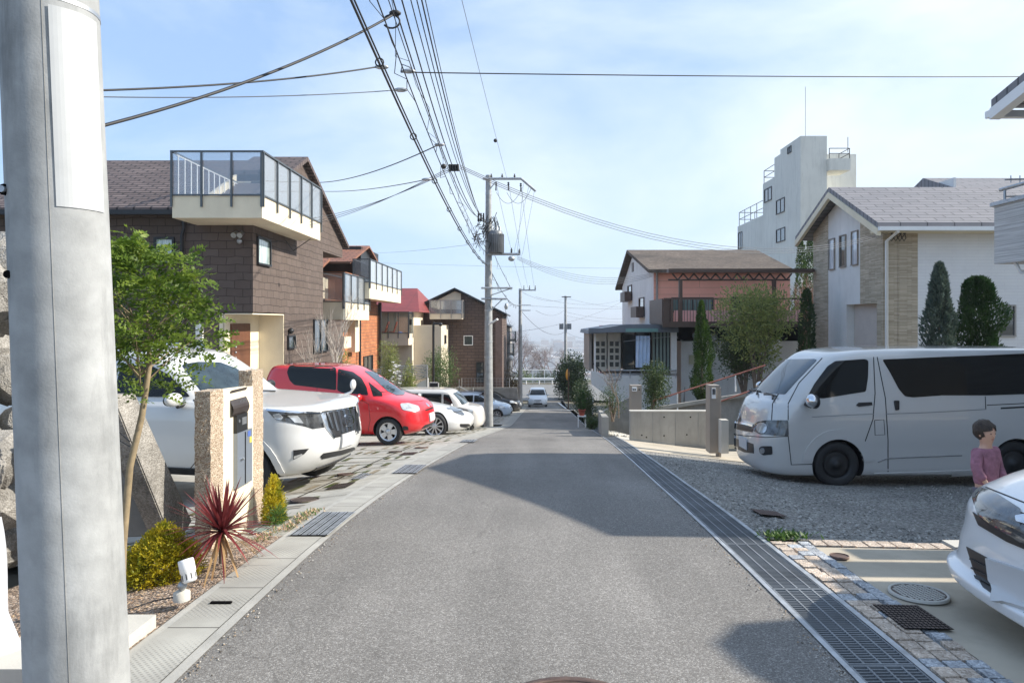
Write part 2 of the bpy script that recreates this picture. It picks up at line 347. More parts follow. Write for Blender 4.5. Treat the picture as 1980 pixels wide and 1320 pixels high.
m_stoneband = brick('stone_band', (.40, .33, .24), (.60, .51, .39), (.20, .16, .11), .42, .042, .0035, .85, .9, off=.37, var=.12)
m_lines = stripes('lined_siding', (.36, .35, .34), (.56, .55, .53), .03, 2, .7, .5, .5)
m_dark = M('dark_metal', (.03, .032, .035), .45, metal=.4, var=.1)
m_bronze = M('bronze_frame', (.095, .062, .048), .45, metal=.3, var=.1)
m_steel = M('galvanised', (.42, .44, .46), .45, metal=.85, var=.2, vs=12)
m_steeld = M('galvanised_dull', (.40, .42, .44), .5, metal=.5, var=.25, vs=8)
m_white_p = M('white_paint', (.80, .80, .79), .5, var=.04)
m_greyp = M('grey_paint', (.30, .28, .26), .55, var=.08)
m_taupe = M('taupe_paint', (.27, .235, .20), .5, var=.06)
m_redd = M('dull_red_rail', (.30, .11, .08), .6, var=.2)
m_redp = M('red_paint', (.45, .09, .05), .5, var=.15)
m_wood = M('brown_wood', (.115, .045, .022), .55, var=.3, vs=2, stretch=(6, 6, .6))
m_black = M('black_rubber', (.022, .022, .023), .7, var=.1)
m_blk = M('black_plastic', (.018, .018, .02), .4, var=0)
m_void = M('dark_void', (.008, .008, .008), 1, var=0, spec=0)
m_railg = M('grey_rail', (.10, .115, .125), .4, metal=.5, var=.1)
m_iron = M('cast_iron', (.10, .075, .065), .7, metal=.3, var=.3, vs=9)
m_bglass = clearglass('balcony_glass', (.86, .88, .90), .25, .05, (.62, .64, .66), .16)
m_bglass2 = clearglass('frosted_balcony_glass', (.72, .76, .80), .35, .1, (.62, .66, .70), .36)
m_cglass = clearglass('clear_glass', (.8, .85, .85), .2)
m_pane = M('window_glass', (.035, .045, .05), .04, var=.3, vs=1.5, coat=1, spec=.8)
m_curt = curtain('curtained_glass'); m_curt2 = curtain('pale_curtained_glass', (.40, .44, .50), (.72, .76, .82))
m_pole = M('pole_concrete', (.30, .31, .31), .8, var=.16, vs=5, bump=.10, bs=120, grime=1.0, c2=(.41, .42, .42))
m_cable = M('black_cable', (.02, .02, .022), .6, var=0)
m_cableg = M('grey_wire', (.12, .13, .15), .6, var=0)
m_porc = M('porcelain', (.7, .72, .70), .2, var=.05)
m_trafo = M('transformer_paint', (.20, .21, .22), .5, var=.15, metal=.2)
m_bark = M('bark', (.17, .13, .10), .9, var=.3, vs=14, bump=.5, bs=40)
m_barkp = M('pale_bark', (.42, .38, .34), .9, var=.2, vs=14)
m_gratebar = M('grate_bar', (.20, .215, .23), .6, metal=.2, var=.2)
m_mail = M('blue_grey_panel', (.27, .31, .37), .4, metal=.5, var=.05)
HAZE = True
# ================================================================ GROUND
def frange(a, b, s):
    n = max(1, int(round((b-a)/s))); return [a+(b-a)*i/n for i in range(n+1)]
def sheet(name, xa, xb, ys, nx, dz, mat, kind='structure', follow=G, crown=0):
    mb = MB(); rows = []
    for y in ys:
        a = xa(y) if callable(xa) else xa; b = xb(y) if callable(xb) else xb
        rows.append([(a+(b-a)*i/nx, y, follow(a+(b-a)*i/nx, y)+dz+crown*(1-(2*i/nx-1)**2)) for i in range(nx+1)])
    vs = [p for r in rows for p in r]; k = nx+1
    mb.mesh(vs, [(j*k+i, j*k+i+1, (j+1)*k+i+1, (j+1)*k+i) for j in range(len(ys)-1) for i in range(nx)], 0, True)
    return tag(mb.build(name, mat), kind=kind)
# terrain: one sheet to the coast
mb = MB(); xs = [-9000, -3000, -900, -300, -120, -60, -30, -20, -14, -10, -8, -6, -5, -4, -3, -2.4, -1.9, -1.5, 0, 1.5, 2, 2.6, 3.2, 4, 5, 6, 8, 10, 14, 20, 30, 60, 120, 300, 900, 3000, 9000]
ys = [-60, -30, -10, 0]+frange(1, 70, 1)+[75, 80, 86, 88, 90, 92, 96, 105, 115, 130, 160, 220, 320, 500, 900, 1500, 2400, 3600, 3700, 3800]
vs = [(x, y, G(x, y)-.045) for y in ys for x in xs]; k = len(xs)
mb.mesh(vs, [(j*k+i, j*k+i+1, (j+1)*k+i+1, (j+1)*k+i) for j in range(len(ys)-1) for i in range(k-1)], 0, True)
struct(mb, 'ground', m_ground)
mb = MB(); mb.face([(-40000, 3500, -139), (40000, 3500, -139), (40000, 45000, -139), (-40000, 45000, -139)])
struct(mb, 'sea', M('sea_water', (.05, .11, .17), .25, var=.1, vs=.001))
yr = frange(-3, 8, .5)+frange(8.5, 66, 1)[0:]
sheet('road', lambda y: -1.58+sh(y), lambda y: 1.485+sh(y), yr, 8, .012, m_asph, crown=.015)
sheet('cross_road', lambda y: -40, lambda y: 60, frange(66.5, 84.5, 3), 10, .016, m_asph2)
# left gutter lid strip: concrete slabs with joints and raised tread dots
def treadmat():
    m, t, b = newmat('tread_concrete'); l = t.links; b.inputs['Roughness'].default_value = .85
    tc = NN(t, 'ShaderNodeTexCoord'); sp = NN(t, 'ShaderNodeSeparateXYZ'); l.new(tc.outputs['Object'], sp.inputs[0])
    n = NN(t, 'ShaderNodeTexNoise'); n.inputs['Scale'].default_value = 2.5; n.inputs['Detail'].default_value = 8; l.new(tc.outputs['Object'], n.inputs['Vector'])
    r = NN(t, 'ShaderNodeValToRGB'); r.color_ramp.elements[0].position = .3; r.color_ramp.elements[1].position = .7
    r.color_ramp.elements[0].color = (.27, .26, .235, 1); r.color_ramp.elements[1].color = (.40, .39, .35, 1); l.new(n.outputs['Fac'], r.inputs[0])
    fr = NN(t, 'ShaderNodeMath', operation='FRACT'); dv_ = NN(t, 'ShaderNodeMath', operation='DIVIDE'); dv_.inputs[1].default_value = .6
    l.new(sp.outputs[1], dv_.inputs[0]); l.new(dv_.outputs[0], fr.inputs[0])
    lt = NN(t, 'ShaderNodeMath', operation='LESS_THAN'); lt.inputs[1].default_value = .016; l.new(fr.outputs[0], lt.inputs[0])
    mx = NN(t, 'ShaderNodeMixRGB'); mx.inputs['Color2'].default_value = (.05, .045, .04, 1); l.new(lt.outputs[0], mx.inputs[0]); l.new(r.outputs[0], mx.inputs[1])
    mp = NN(t, 'ShaderNodeMapping'); mp.inputs['Rotation'].default_value = (0, 0, R(45)); mp.inputs['Scale'].default_value = (1, 1, 1); l.new(tc.outputs['Object'], mp.inputs[0])
    v = NN(t, 'ShaderNodeTexVoronoi'); v.inputs['Scale'].default_value = 42; v.inputs['Randomness'].default_value = 0; l.new(mp.outputs[0], v.inputs['Vector'])
    r2 = NN(t, 'ShaderNodeValToRGB'); r2.color_ramp.elements[0].position = .22; r2.color_ramp.elements[1].position = .38
    r2.color_ramp.elements[0].color = (.62, .62, .62, 1); r2.color_ramp.elements[1].color = (1, 1, 1, 1); l.new(v.outputs['Distance'], r2.inputs[0])
    mu = NN(t, 'ShaderNodeMixRGB', blend_type='MULTIPLY'); mu.inputs[0].default_value = .75; l.new(mx.outputs[0], mu.inputs[1]); l.new(r2.outputs[0], mu.inputs[2]); l.new(mu.outputs[0], b.inputs['Base Color'])
    bp = NN(t, 'ShaderNodeBump'); bp.inputs['Strength'].default_value = .5; bp.inputs['Distance'].default_value = .006; bp.invert = True
    l.new(r2.outputs[0], bp.inputs['Height']); l.new(bp.outputs[0], b.inputs['Normal']); return m
m_tread = treadmat()
yl = frange(-3, 8, .5)+frange(8.5, 62, 1)
sheet('left_gutter_lids', lambda y: -1.90+sh(y), lambda y: -1.63+sh(y), yl, 2, .022, m_tread)
sheet('left_kerb', lambda y: -1.63+sh(y), lambda y: -1.57+sh(y), yl, 1, .018, m_conc)
sheet('left_edge_kerb', lambda y: -1.955+sh(y), lambda y: -1.90+sh(y), yl, 1, .018, m_conc)
# left bed and parking pavements
sheet('planting_bed', -3.6, lambda y: -1.955+sh(y), frange(1, 5.45, .45), 6, .02, m_soil)
m_pave = M('paving_concrete', (.36, .345, .305), .85, var=.2, vs=3, bump=.2, bs=70, grime=.25)
def parking(name, y0, y1, depth, seed):
    rnd = random.Random(seed); mb = MB()
    def q(x0, x1, ya, yb, dz, mi):
        nx = max(1, int((x1-x0)/1.2)); ny = max(1, int((yb-ya)/1.0))
        for i in range(nx):
            for j in range(ny):
                xa, xb = x0+(x1-x0)*i/nx, x0+(x1-x0)*(i+1)/nx; a, b = ya+(yb-ya)*j/ny, ya+(yb-ya)*(j+1)/ny
                mb.face([(x+sh(y), y, G(x+sh(y), y)+dz) for x, y in ((xa, a), (xb, a), (xb, b), (xa, b))], mi, True)
    q(-1.955-depth, -1.955, y0, y1, .018, 0)
    y = y0+.25
    while y < y1-.6:
        # a cluster: long slots along x, short slots along y
        x1_ = -2.1-rnd.random()*.2; w_ = 1.5+rnd.random()*.6; h_ = .45+rnd.random()*.3
        for i in range(2): q(x1_-w_, x1_, y+i*.13, y+i*.13+.035, .0235, 1)
        nslot = rnd.randint(7, 11)
        for i in range(nslot):
            if rnd.random() < .3: continue
            sx = x1_-w_+.1+i*w_/nslot; q(sx, sx+.055+rnd.random()*.04, y+.3, y+.3+h_*(.4+.5*rnd.random()), .0235, rnd.choice((1, 2, 2, 2)))
        if rnd.random() < .7: q(x1_-w_*.6, x1_-w_*.1, y+.3+h_*.6, y+.34+h_*.6, .0238, 2)
        y += .3+h_+rnd.random()*.25
    for a in frange(y0, y1, 1.8)[1:-1]: q(-1.955-depth, -1.955, a, a+.018, .0242, 3)
    q(-1.955-.62, -1.955-.6, y0, y1, .0246, 3)
    return tag(mb.build(name, [m_pave, M('joint_soil', (.24, .20, .14), .95, var=.4, vs=20), m_moss, m_void]), kind='structure')
parking('parking_pavement', 5.45, 27.2, 7.5, 3)
parking('lower_parking_pavement', 29, 45, 6, 5)
# right: grate channel, lots
xg0, xg1 = 1.485, 1.845
sheet('drain_channel', lambda y: xg0+sh(y), lambda y: xg1+sh(y), yr, 1, -.03, m_void)
mb = MB()
sheet('drain_edge', lambda y: 1.47+sh(y), lambda y: 1.50+sh(y), yr, 1, .02, m_steeld)
sheet('drain_outer_edge', lambda y: 1.815+sh(y), lambda y: 1.85+sh(y), yr, 1, .02, m_steeld)
sheet('near_driveway', lambda y: 2.165+sh(y), 14, frange(-2, 5.15, .5), 10, .012, m_driv)
sheet('gravel_lot', lambda y: 1.85+sh(y), 16, frange(5.36, 12.6, .4), 14, .012, m_gravel)
sheet('far_driveway', lambda y: 1.85+sh(y), 12, frange(12.6, 15.9, .4), 8, .016, m_driv)
sheet('side_path', lambda y: 1.85+sh(y), lambda y: 3.45+.05*y if y < 0 else 3.45, frange(15.9, 20.5, .6), 3, .018, m_conc2)
# cobble edging
mb = MB(); rnd = random.Random(4)
y = -1.0
while y < 5.2:
    h_ = .085+rnd.random()*.02
    for (x0, w_, mi) in ((1.865, .10, 0), (1.97, .105, 0), (2.08, .09, 1)):
        j = rnd.uniform(-.008, .008); z = G(x0, y)+.012+rnd.uniform(0, .012)
        mi2 = mi if rnd.random() < .85 else 1-mi
        mb.box(x0+j, x0+w_-.014+j, y+.006+j, y+h_-.008, z-.05, z, mi2)
    y += h_
for i in range(10):
    x0 = 2.18+i*.105; z = G(x0, 5.25)+.02+rnd.uniform(0, .008); mb.box(x0, x0+.09, 5.17, 5.30, z-.05, z, 0)
m_cob = stone('cobble_pink', [(0, (.34, .27, .21)), (.6, (.50, .41, .33)), (1, (.62, .53, .44))], 90, .85, .6, .01, .35, 6)
m_cobg = stone('cobble_grey', [(0, (.24, .25, .27)), (.6, (.36, .38, .40)), (1, (.5, .52, .54))], 90, .85, .6, .01, .35, 6)
struct(mb, 'cobble_edging', [m_cob, m_cobg])
sheet('cobble_bed', 1.85, 2.17, frange(-2, 5.34, .5), 1, .004, m_concd)
mb = MB()
for i in range(24):
    x0 = 3.24+i*.45; mb.box(x0, x0+.44, 5.17, 5.34, G(x0, 5.2)-.05, G(x0, 5.2)+.03)
struct(mb, 'lot_kerb', m_conc2)
# drain grates: slatted steel panels
def grate(y0, step, det):
    mb = MB(); s = sh(y0+.5)
    t = Matrix.Translation((s, y0, G(1.66+s, y0)+.002))
    dz = (G(1.66+s, y0+1)-G(1.66+s, y0)); sx = sh(y0+1)-sh(y0)
    t = t @ Matrix(((1, sx, 0, 0), (0, 1, 0, 0), (0, dz, 1, 0), (0, 0, 0, 1)))
    y = .015
    while y < .985:
        mb.box(1.507, 1.813, y, y+(.007 if det else .016), .004, .012, 0, t); y += step
    for x in (1.505, 1.58, 1.66, 1.74, 1.806): mb.box(x, x+.010, .005, .992, -.02, .0145, 0, t)
    for yy in (.004, .984): mb.box(1.505, 1.816, yy, yy+.010, -.02, .0155, 0, t)
    return mb
for i in range(24):
    y0 = 1.2+i if i < 16 else 1.2+i
    solo(grate(y0, .027 if i < 8 else .05, i < 8), 'drain_grate', m_gratebar, 'galvanised steel grate panel in the long drain along the right edge of the road', 'drain grate', 'drain grate panels along the right road edge')
# striped grates in left gutter and lot, manholes
def slot_grate(x0, x1, y0, y1, n, label, mat=m_steeld, dz=.03):
    t = thing('gutter_grate', label, 'drain grate', ((x0+x1)/2, y0, G(x0, y0)+dz))
    z0, z1 = G(x0, y0)+dz, G(x0, y1)+dz
    def q(xa, xb, ya, yb, d, mb):
        za = z0+(z1-z0)*(ya-y0)/(y1-y0); zb = z0+(z1-z0)*(yb-y0)/(y1-y0)
        mb.face([(xa, ya, za+d), (xb, ya, za+d), (xb, yb, zb+d), (xa, yb, zb+d)])
    a = MB(); q(x0, x1, y0, y1, 0, a); a.build('backing', m_void, t)
    b = MB(); w_ = (x1-x0)/n
    for i in range(n):
        k = int((y1-y0)/.028)
        for j in range(k):
            ya = y0+(y1-y0)*(j+.1)/k; q(x0+i*w_+.015, x0+(i+1)*w_-.015, ya, ya+.62*(y1-y0)/k, .004, b)
    for i in range(n+1): q(x0+i*w_-.006, x0+i*w_+.006, y0, y1, .006, b)
    b.build('grating', mat, t); return t
slot_grate(-1.88, -1.585, 5.4, 6.28, 4, 'steel gutter grate in the left kerb strip nearest the yellow shrub')
slot_grate(-1.77, -1.46, 8.95, 9.95, 4, 'steel gutter grate in the left kerb strip in front of the white four-wheel drive')
slot_grate(-1.45, -1.14, 14.6, 15.6, 4, 'far steel gutter grate in the left kerb strip in front of the red car')
slot_grate(-2.3, -2.02, 5.62, 5.95, 3, 'pale green grate beside the small yellow shrub', M('green_grate', (.28, .36, .34), .6, var=.1))
slot_grate(-2.25, -1.95, 8.7, 9.3, 4, 'square dark drain grate set in the paving before the white car')
def manhole(x, y, r, label, mat, pal=None, dz=.03, ribs=True):
    z = G(x, y)+dz; sl = (zr(y+.2)-zr(y-.2))/.4
    T = Matrix.Translation((x, y, z)) @ Matrix(((1, 0, 0, 0), (0, 1, 0, 0), (0, sl, 1, 0), (0, 0, 0, 1)))
    t = thing('manhole_cover', label, 'manhole cover', (x, y, z))
    a = MB(); a.lathe([(r*.9, 0), (r*.9, .006), (r, .006), (r, -.01)], T, 36); a.build('rim', pal or mat, t)
    b = MB(); b.lathe([(0, .001), (r*.9, .001)], T, 36)
    if ribs:
        for i in range(-6, 7):
            for j in range(-6, 7):
                px_, py_ = i*r*.14, j*r*.14+(i % 2)*r*.07
                if px_*px_+py_*py_ < (r*.8)**2: b.box(px_-r*.045, px_+r*.045, py_-r*.045, py_+r*.045, 0, .005, 1, T)
    b.build('lid', [mat, pal or mat], t); return t
m_maniron = M('rusty_iron', (.13, .085, .07), .65, metal=.4, var=.3, vs=15)
manhole(.17, 2.72, .33, 'brown iron manhole cover in the asphalt at the bottom edge', m_maniron)
manhole(2.36, 4.12, .165, 'pale patterned round cover in the near right driveway', m_iron, m_conc2)
manhole(2.22, 4.86, .065, 'small brown round lid near the cobbles', m_maniron, ribs=False)
manhole(-2.35, 7.2, .15, 'dark round iron lid in the paving beside the white car bumper', m_iron)
manhole(-2.5, 9.4, .12, 'round lid in the grassy paving slots before the white car', m_maniron)
manhole(-2.4, 12.4, .12, 'round iron lid in the paving between white car and red car', m_iron)
manhole(-2.05, 13.2, .13, 'farther round lid in the paving close to the kerb', m_maniron)
def sqlid(x0, x1, y0, y1, label, mat):
    t = MB(); z = lambda x, y: G(x, y)+.028
    t.face([(x0, y0, z(x0, y0)), (x1, y0, z(x1, y0)), (x1, y1, z(x1, y1)), (x0, y1, z(x0, y1))], 1)
    n = 11
    for i in range(n):
        for j in range(n):
            a = x0+(x1-x0)*(i+.08)/n; b = y0+(y1-y0)*(j+.08)/n; k = (x1-x0)*.72/n; k2 = (y1-y0)*.72/n
            t.face([(a, b, z(a, b)+.004), (a+k, b, z(a+k, b)+.004), (a+k, b+k2, z(a, b+k2)+.004), (a, b+k2, z(a, b+k2)+.004)], 0)
    t2 = solo(t, 'inspection_lid', [mat, m_void], label, 'inspection cover')
sqlid(1.98, 2.24, 3.58, 3.92, 'square rusty patterned cover across the cobbles by the white car', m_iron)
sqlid(2.15, 2.4, 6.3, 6.6, 'rusty square lid in the gravel near the drain', m_maniron)
sqlid(-2.35, -2.1, 7.9, 8.35, 'dark square lid in the left paving nearer the kerb', m_iron)
sqlid(-2.2, -1.95, 11.7, 12.2, 'brown square lid in the paving left of the shadow', m_maniron)
mb = MB(); mb.box(-1.83, -1.71, 3.93, 3.955, G(-1.7, 3.9)+.02, G(-1.7, 3.9)+.03); solo(mb, 'lifting_slot', m_void, 'black lifting slot between two tread slabs near the pole', 'slot')
mb = MB(); mb.box(-2.5, -1.97, 3.05, 3.62, -.05, .05); struct(mb, 'kerb_block', m_conc2)
# white road markings at the junction
mb = MB()
def mark(x0, x1, y0, y1): mb.face([(x, y, G(x, y)+.034) for x, y in ((x0, y0), (x1, y0), (x1, y1), (x0, y1))])
mark(.05, 2.9, 46.2, 46.6); mark(2.75, 3.3, 46.9, 47.4); mark(.9, 2.3, 50, 50.3); mark(2.82, 2.95, 51, 64); mark(-.1, .7, 51.5, 51.8)
struct(mb, 'road_markings', m_white_p)
# weeds by the driveway corner, dry litter and gravel stones
mb = MB(); rnd = random.Random(8)
for i in range(160):
    a = rnd.random()*6.28; c = Vector((2.02+rnd.gauss(0, .09), 5.36+rnd.gauss(0, .04), G(2, 5.3)+.02)); mb.leaf(c, Vector((math.cos(a), math.sin(a), .5+rnd.random())), Vector((0, 0, 1)), .07, .022)
m_weed = leafmat('weed_leaf', (.05, .12, .02), (.12, .2, .05))
tag(mb.build('weeds', m_weed), kind='stuff')
mb = MB()
for i in range(5200):
    y = 5.5+(rnd.random()**1.6)*7; x = 1.9+sh(y)+rnd.random()**1.2*7; z = G(x, y)+.012; s_ = .008+rnd.random()*.012
    a = rnd.random()*6.28; T = Matrix.Translation((x, y, z)) @ Matrix.Rotation(a, 4, 'Z')
    mb.mesh([T @ Vector(p) for p in ((s_, 0, 0), (0, s_, 0), (-s_, 0, 0), (0, -s_*.7, 0), (.1*s_, 0, s_*.8))], [(0, 1, 4), (1, 2, 4), (2, 3, 4), (3, 0, 4)], rnd.choice((0, 1, 1, 2)))
tag(mb.build('loose_gravel', [M('pebble_dark', (.13, .125, .11), .8), M('pebble', (.27, .26, .235), .8), M('pebble_light', (.46, .44, .40), .8)]), kind='stuff')
mb = MB()
for i in range(1500):
    x = rnd.uniform(-3.1, -1.97); y = rnd.uniform(3.2, 5.4)
    c = Vector((x, y, G(x, y)+.025)); a = rnd.random()*6.28
    mb.leaf(c, Vector((math.cos(a), math.sin(a), rnd.uniform(-.1, .35))), Vector((0, 0, 1)), rnd.uniform(.012, .04), rnd.uniform(.006, .018), rnd.choice((0, 0, 1)))
for i in range(900):
    y = 5.3+rnd.random()*1.2; x = -2.02+rnd.gauss(0, .06)-(y < 5.6)*.1; c = Vector((x, y, G(x, y)+.02)); a = rnd.random()*6.28
    mb.leaf(c, Vector((math.cos(a), math.sin(a), rnd.uniform(0, 1.2))), Vector((0, 0, 1)), rnd.uniform(.02, .045), .01, rnd.choice((0, 1, 2)))
tag(mb.build('leaf_litter', [M('litter_brown', (.30, .19, .12), .9), M('litter_pale', (.5, .36, .22), .9), m_weed]), kind='stuff')

mb = MB()
for i in range(1500):
    sd_ = rnd.random(); y = 2.6+(rnd.random()**1.7)*14
    x = (-1.56+abs(rnd.gauss(0, .05)) if sd_ < .5 else 1.46-abs(rnd.gauss(0, .05)))+sh(y); s_ = .002+rnd.random()*.005; a = rnd.random()*6.28; z = G(x, y)+.017
    T = Matrix.Translation((x, y, z)) @ Matrix.Rotation(a, 4, 'Z')
    mb.mesh([T @ Vector(p) for p in ((s_*1.6, 0, 0), (0, s_, 0), (-s_, 0, 0), (0, -s_*.7, 0), (.1*s_, 0, s_*.8))], [(0, 1, 4), (1, 2, 4), (2, 3, 4), (3, 0, 4)], rnd.choice((0, 1, 2)))
tag(mb.build('kerbside_grit', [M('grit_dark', (.09, .075, .06), .9), M('grit_tan', (.30, .23, .16), .9), M('grit_pale', (.42, .40, .36), .9)]), kind='stuff')

# ================================================================ HOUSES
def rect_win(t, ax, c, u0, u1, z0, z1, fm=m_dark, pm=m_curt, fw=.05, out=-1, mull=0, name='window'):
    """window on a wall across axis ax ('x' wall plane X=c or 'y' wall plane Y=c); out = outward sign"""
    if u0 > u1: u0, u1 = u1, u0
    if z0 > z1: z0, z1 = z1, z0
    f = MB()
    def b(mb, ua, ub, za, zb, d0, d1, mi=0):
        a, e = sorted((c+out*d0, c+out*d1))
        if ax == 'y': mb.box(ua, ub, a, e, za, zb, mi)
        else: mb.box(a, e, ua, ub, za, zb, mi)
    b(f, u0-fw, u1+fw, z1, z1+fw, -.02, .06); b(f, u0-fw, u1+fw, z0-fw, z0, -.02, .075)
    b(f, u0-fw, u0, z0, z1, -.02, .06); b(f, u1, u1+fw, z0, z1, -.02, .06)
    for i in range(mull):
        u = u0+(u1-u0)*(i+1)/(mull+1); b(f, u-fw*.4, u+fw*.4, z0, z1, .012, .045)
    fo = f.build(name, fm, t)
    p = MB(); b(p, u0, u1, z0, z1, .002, .012); p.build('pane', pm, fo, root=t)
    return fo
def winY(t, Y, a, b, c, d, **k): return rect_win(t, 'y', Y, X(a, Y), X(c, Y), Z(d, Y), Z(b, Y), **k)
def winX(t, x, a, b, c, d, **k):
    y0, y1 = YX(a, x), YX(c, x); ym = (y0+y1)/2
    return rect_win(t, 'x', x, y0, y1, Z(d, ym), Z(b, ym), **k)
def glass_balcony(t, x0, x1, y0, y1, zb, zw, zt, n_front, n_side, wm=m_cream, gm=m_bglass, rail=m_railg, side_gm=None, open_back=True):
    """box parapet (zb..zw) carrying glass panels up to zt, front y0 (towards viewer), side x1 (towards road)"""
    th = .12
    b = MB(); b.box(x0, x1, y0, y0+th, zb+.14, zw); b.box(x1-th, x1, y0+th, y1, zb+.14, zw); b.box(x0, x1, y0, y1, zb, zb+.14)
    b.box(x0, x0+th, y0+th, y1, zb+.14, zw)
    bo = b.build('balcony', wm, t)
    r = MB(); z = zt
    r.box(x0-.03, x1+.05, y0-.05, y0, z-.04, z); r.box(x1, x1+.05, y0, y1, z-.04, z); r.box(x0-.03, x0+.02, y0, y1, z-.04, z)
    r.box(x0-.02, x1+.03, y0-.035, y0-.01, zw, zw+.04); r.box(x1+.01, x1+.035, y0, y1, zw, zw+.04)
    for i in range(n_front+1):
        x = x0+(x1-x0)*i/n_front; r.box(x-.022, x+.022, y0-.06, y0-.02, zw-.28, z-.04)
    for i in range(n_side+1):
        y = y0+(y1-y0)*i/n_side; r.box(x1+.02, x1+.06, y-.022, y+.022, zw-.28, z-.04)
    r.build('railing', rail, bo, root=t)
    g = MB(); g.box(x0, x1, y0-.012, y0-.002, zw+.04, z-.04); g.build('glass_panel', gm, bo, root=t)
    g = MB(); g.box(x1+.002, x1+.012, y0, y1, zw+.04, z-.04); g.build('glass_panel', side_gm or gm, bo, root=t)
    return bo
def tubes(name, segs, r, mat, t, root=None, n=6):
    m = MB()
    for s in segs: m.tube(s, r, n)
    return m.build(name, mat, t, root=root)

# ---- brown slate house with roof terrace
xw = -7.4; z0 = -2.4
H1 = thing('slate_house', 'dark brown slate-clad house with cream porch and glass roof terrace behind the red car', 'house', (-10, 21, z0))
b = MB()
b.box(-15, -8.6, 18.65, 27.3, z0, 4.62)                       # left body, set back a little
b.box(-8.6+.001, xw, 20.8, 24.7, z0, 4.75)
b.box(-8.6+.001, -8.2, 18.4, 20.8, z0, 1.83)                   # beside the porch
b.box(-9.25, -8.6, 18.4, 18.65, z0, 4.75)
b.box(-8.6+.001, xw, 18.4, 20.8, 1.86, 4.75)
b.box(-8.6+.001, xw, 24.7, 27.3, z0, 1.65); b.box(-8.6+.001, xw, 24.7, 27.3, 4.15, 4.75)
b.prism([(18.42, 4.75), (27.28, 4.75), (27.28, 4.8), (22.4, 6.82), (18.42, 4.8)], 'x', -7.75, xw+.0)
b.build('wall', m_slate, H1, recalc=True)
b = MB(); b.prism([(18.42, 4.6), (27.28, 4.6), (22.4, 6.6)], 'x', -15, -7.76); b.build('attic', m_slate, H1)
b = MB()
T_ = .14
for s_, ya, yb in ((0, 18.15, 22.4), (1, 22.4, 27.55)):
    za, zb = (4.5, 6.75) if not s_ else (6.75, 4.35)
    b.prism([(ya, za), (yb, zb), (yb, zb+T_), (ya, za+T_)], 'x', -15.4, -9.0)
    if s_: b.prism([(ya, za+.12), (yb, zb+.2), (yb, zb+.34), (ya, za+.26)], 'x', -9.0, -7.2)
b.prism([(20.9, 6.1), (22.4, 6.87), (22.4, 7.01), (20.9, 6.24)], 'x', -9.0, -7.2)
b.build('roof', m_roofb, H1, recalc=True)
b = MB(); b.box(-15.4, -9.1, 18.02, 18.16, 4.44, 4.56); b.build('gutter', m_dark, H1)
# porch lining
b = MB(); b.box(-8.2, -8.17, 18.42, 20.8, z0, 1.83); b.box(-8.17, xw-.02, 20.76, 20.80, z0, 1.83); b.box(-8.2, xw-.02, 18.42, 20.76, 1.8, 1.83)
b.box(-8.3, -8.2, 18.385, 18.40, z0, 1.83)
b.build('porch', m_cream, H1)
d = MB(); d.box(-8.17, -8.12, 18.75, 20.0, -1.1, 1.55); dd = d.build('door', m_wood, H1)
h = MB(); h.tube([(-8.1, 18.95, -.1), (-8.05, 18.95, -.1), (-8.05, 18.95, .45), (-8.1, 18.95, .45)], .02)
for zz in (.6, .75, .9): h.ball((-8.1, 18.95, zz), .03, 5)
h.build('handle', m_steel, dd, root=H1)
b = MB(); b.box(-8.9, -8.72, 18.3, 18.4, .75, 1.55); b.build('meter_box', m_white_p, H1)
winY(H1, 18.65, 303, 463, 334, 507, fw=.06); winX(H1, xw, 497, 464, 520, 510, out=1, fm=m_dark)
winX(H1, xw, 556, 651, 568, 671, out=1, pm=m_pane); winX(H1, xw, 606, 620, 631, 678, out=1, pm=m_pane, mull=1)
glass_balcony(H1, -8.9, -6.65, 17.1, 21.9, 4.2, 4.75, 5.88, 3, 5)
# terrace inner parapet, cream wall, white bars
b = MB(); b.prism([(18.4, 4.76), (20.9, 4.76), (20.9, 6.1)], 'x', -8.98, -8.9); b.box(-8.9, -7.5, 20.9, 21.0, 4.76, 5.9); b.build('terrace_wall', m_cream, H1)
winY(H1, 20.9, 490, 355, 512, 380, pm=m_pane)
s_ = [[(-8.85, 17.3+i*.33, 4.8), (-8.85, 17.3+i*.33, 5.8)] for i in range(11)]+[[(-8.85, 17.2, 5.8), (-8.85, 20.8, 5.8)]]
tubes('bars', s_, .018, m_white_p, H1)
b = MB(); b.tube([(-9.28, 18.3, 4.5), (-9.2, 18.3, 4.15), (-9.28, 18.33, 3.9), (-9.28, 18.33, z0)], .045); b.build('downpipe', m_dark, H1)
f = MB(); 
for dx in (-.09, .07): f.tube([(-7.75+dx, 18.4, 4.0), (-7.75+dx, 18.2, 3.9)], [.05, .075], 10)
f.ball((-7.7, 18.25, 3.75), .07, 6); f.build('floodlight', m_steel, H1)
b = MB(); b.ball((-7.33, 21.15, 1.32), .09, 7); b.build('wall_lamp', m_dark, H1)
tubes('service_cable', [[(-7.35, 18.5, 3.98), (-7.33, 19.5, 3.87), (-7.35, 20.6, 4.05)], [(-7.3, 20.6, 4.05), (-7.28, 21.2, 3.8), (-6.7, 21.5, 4.3)]], .012, m_cable, H1)

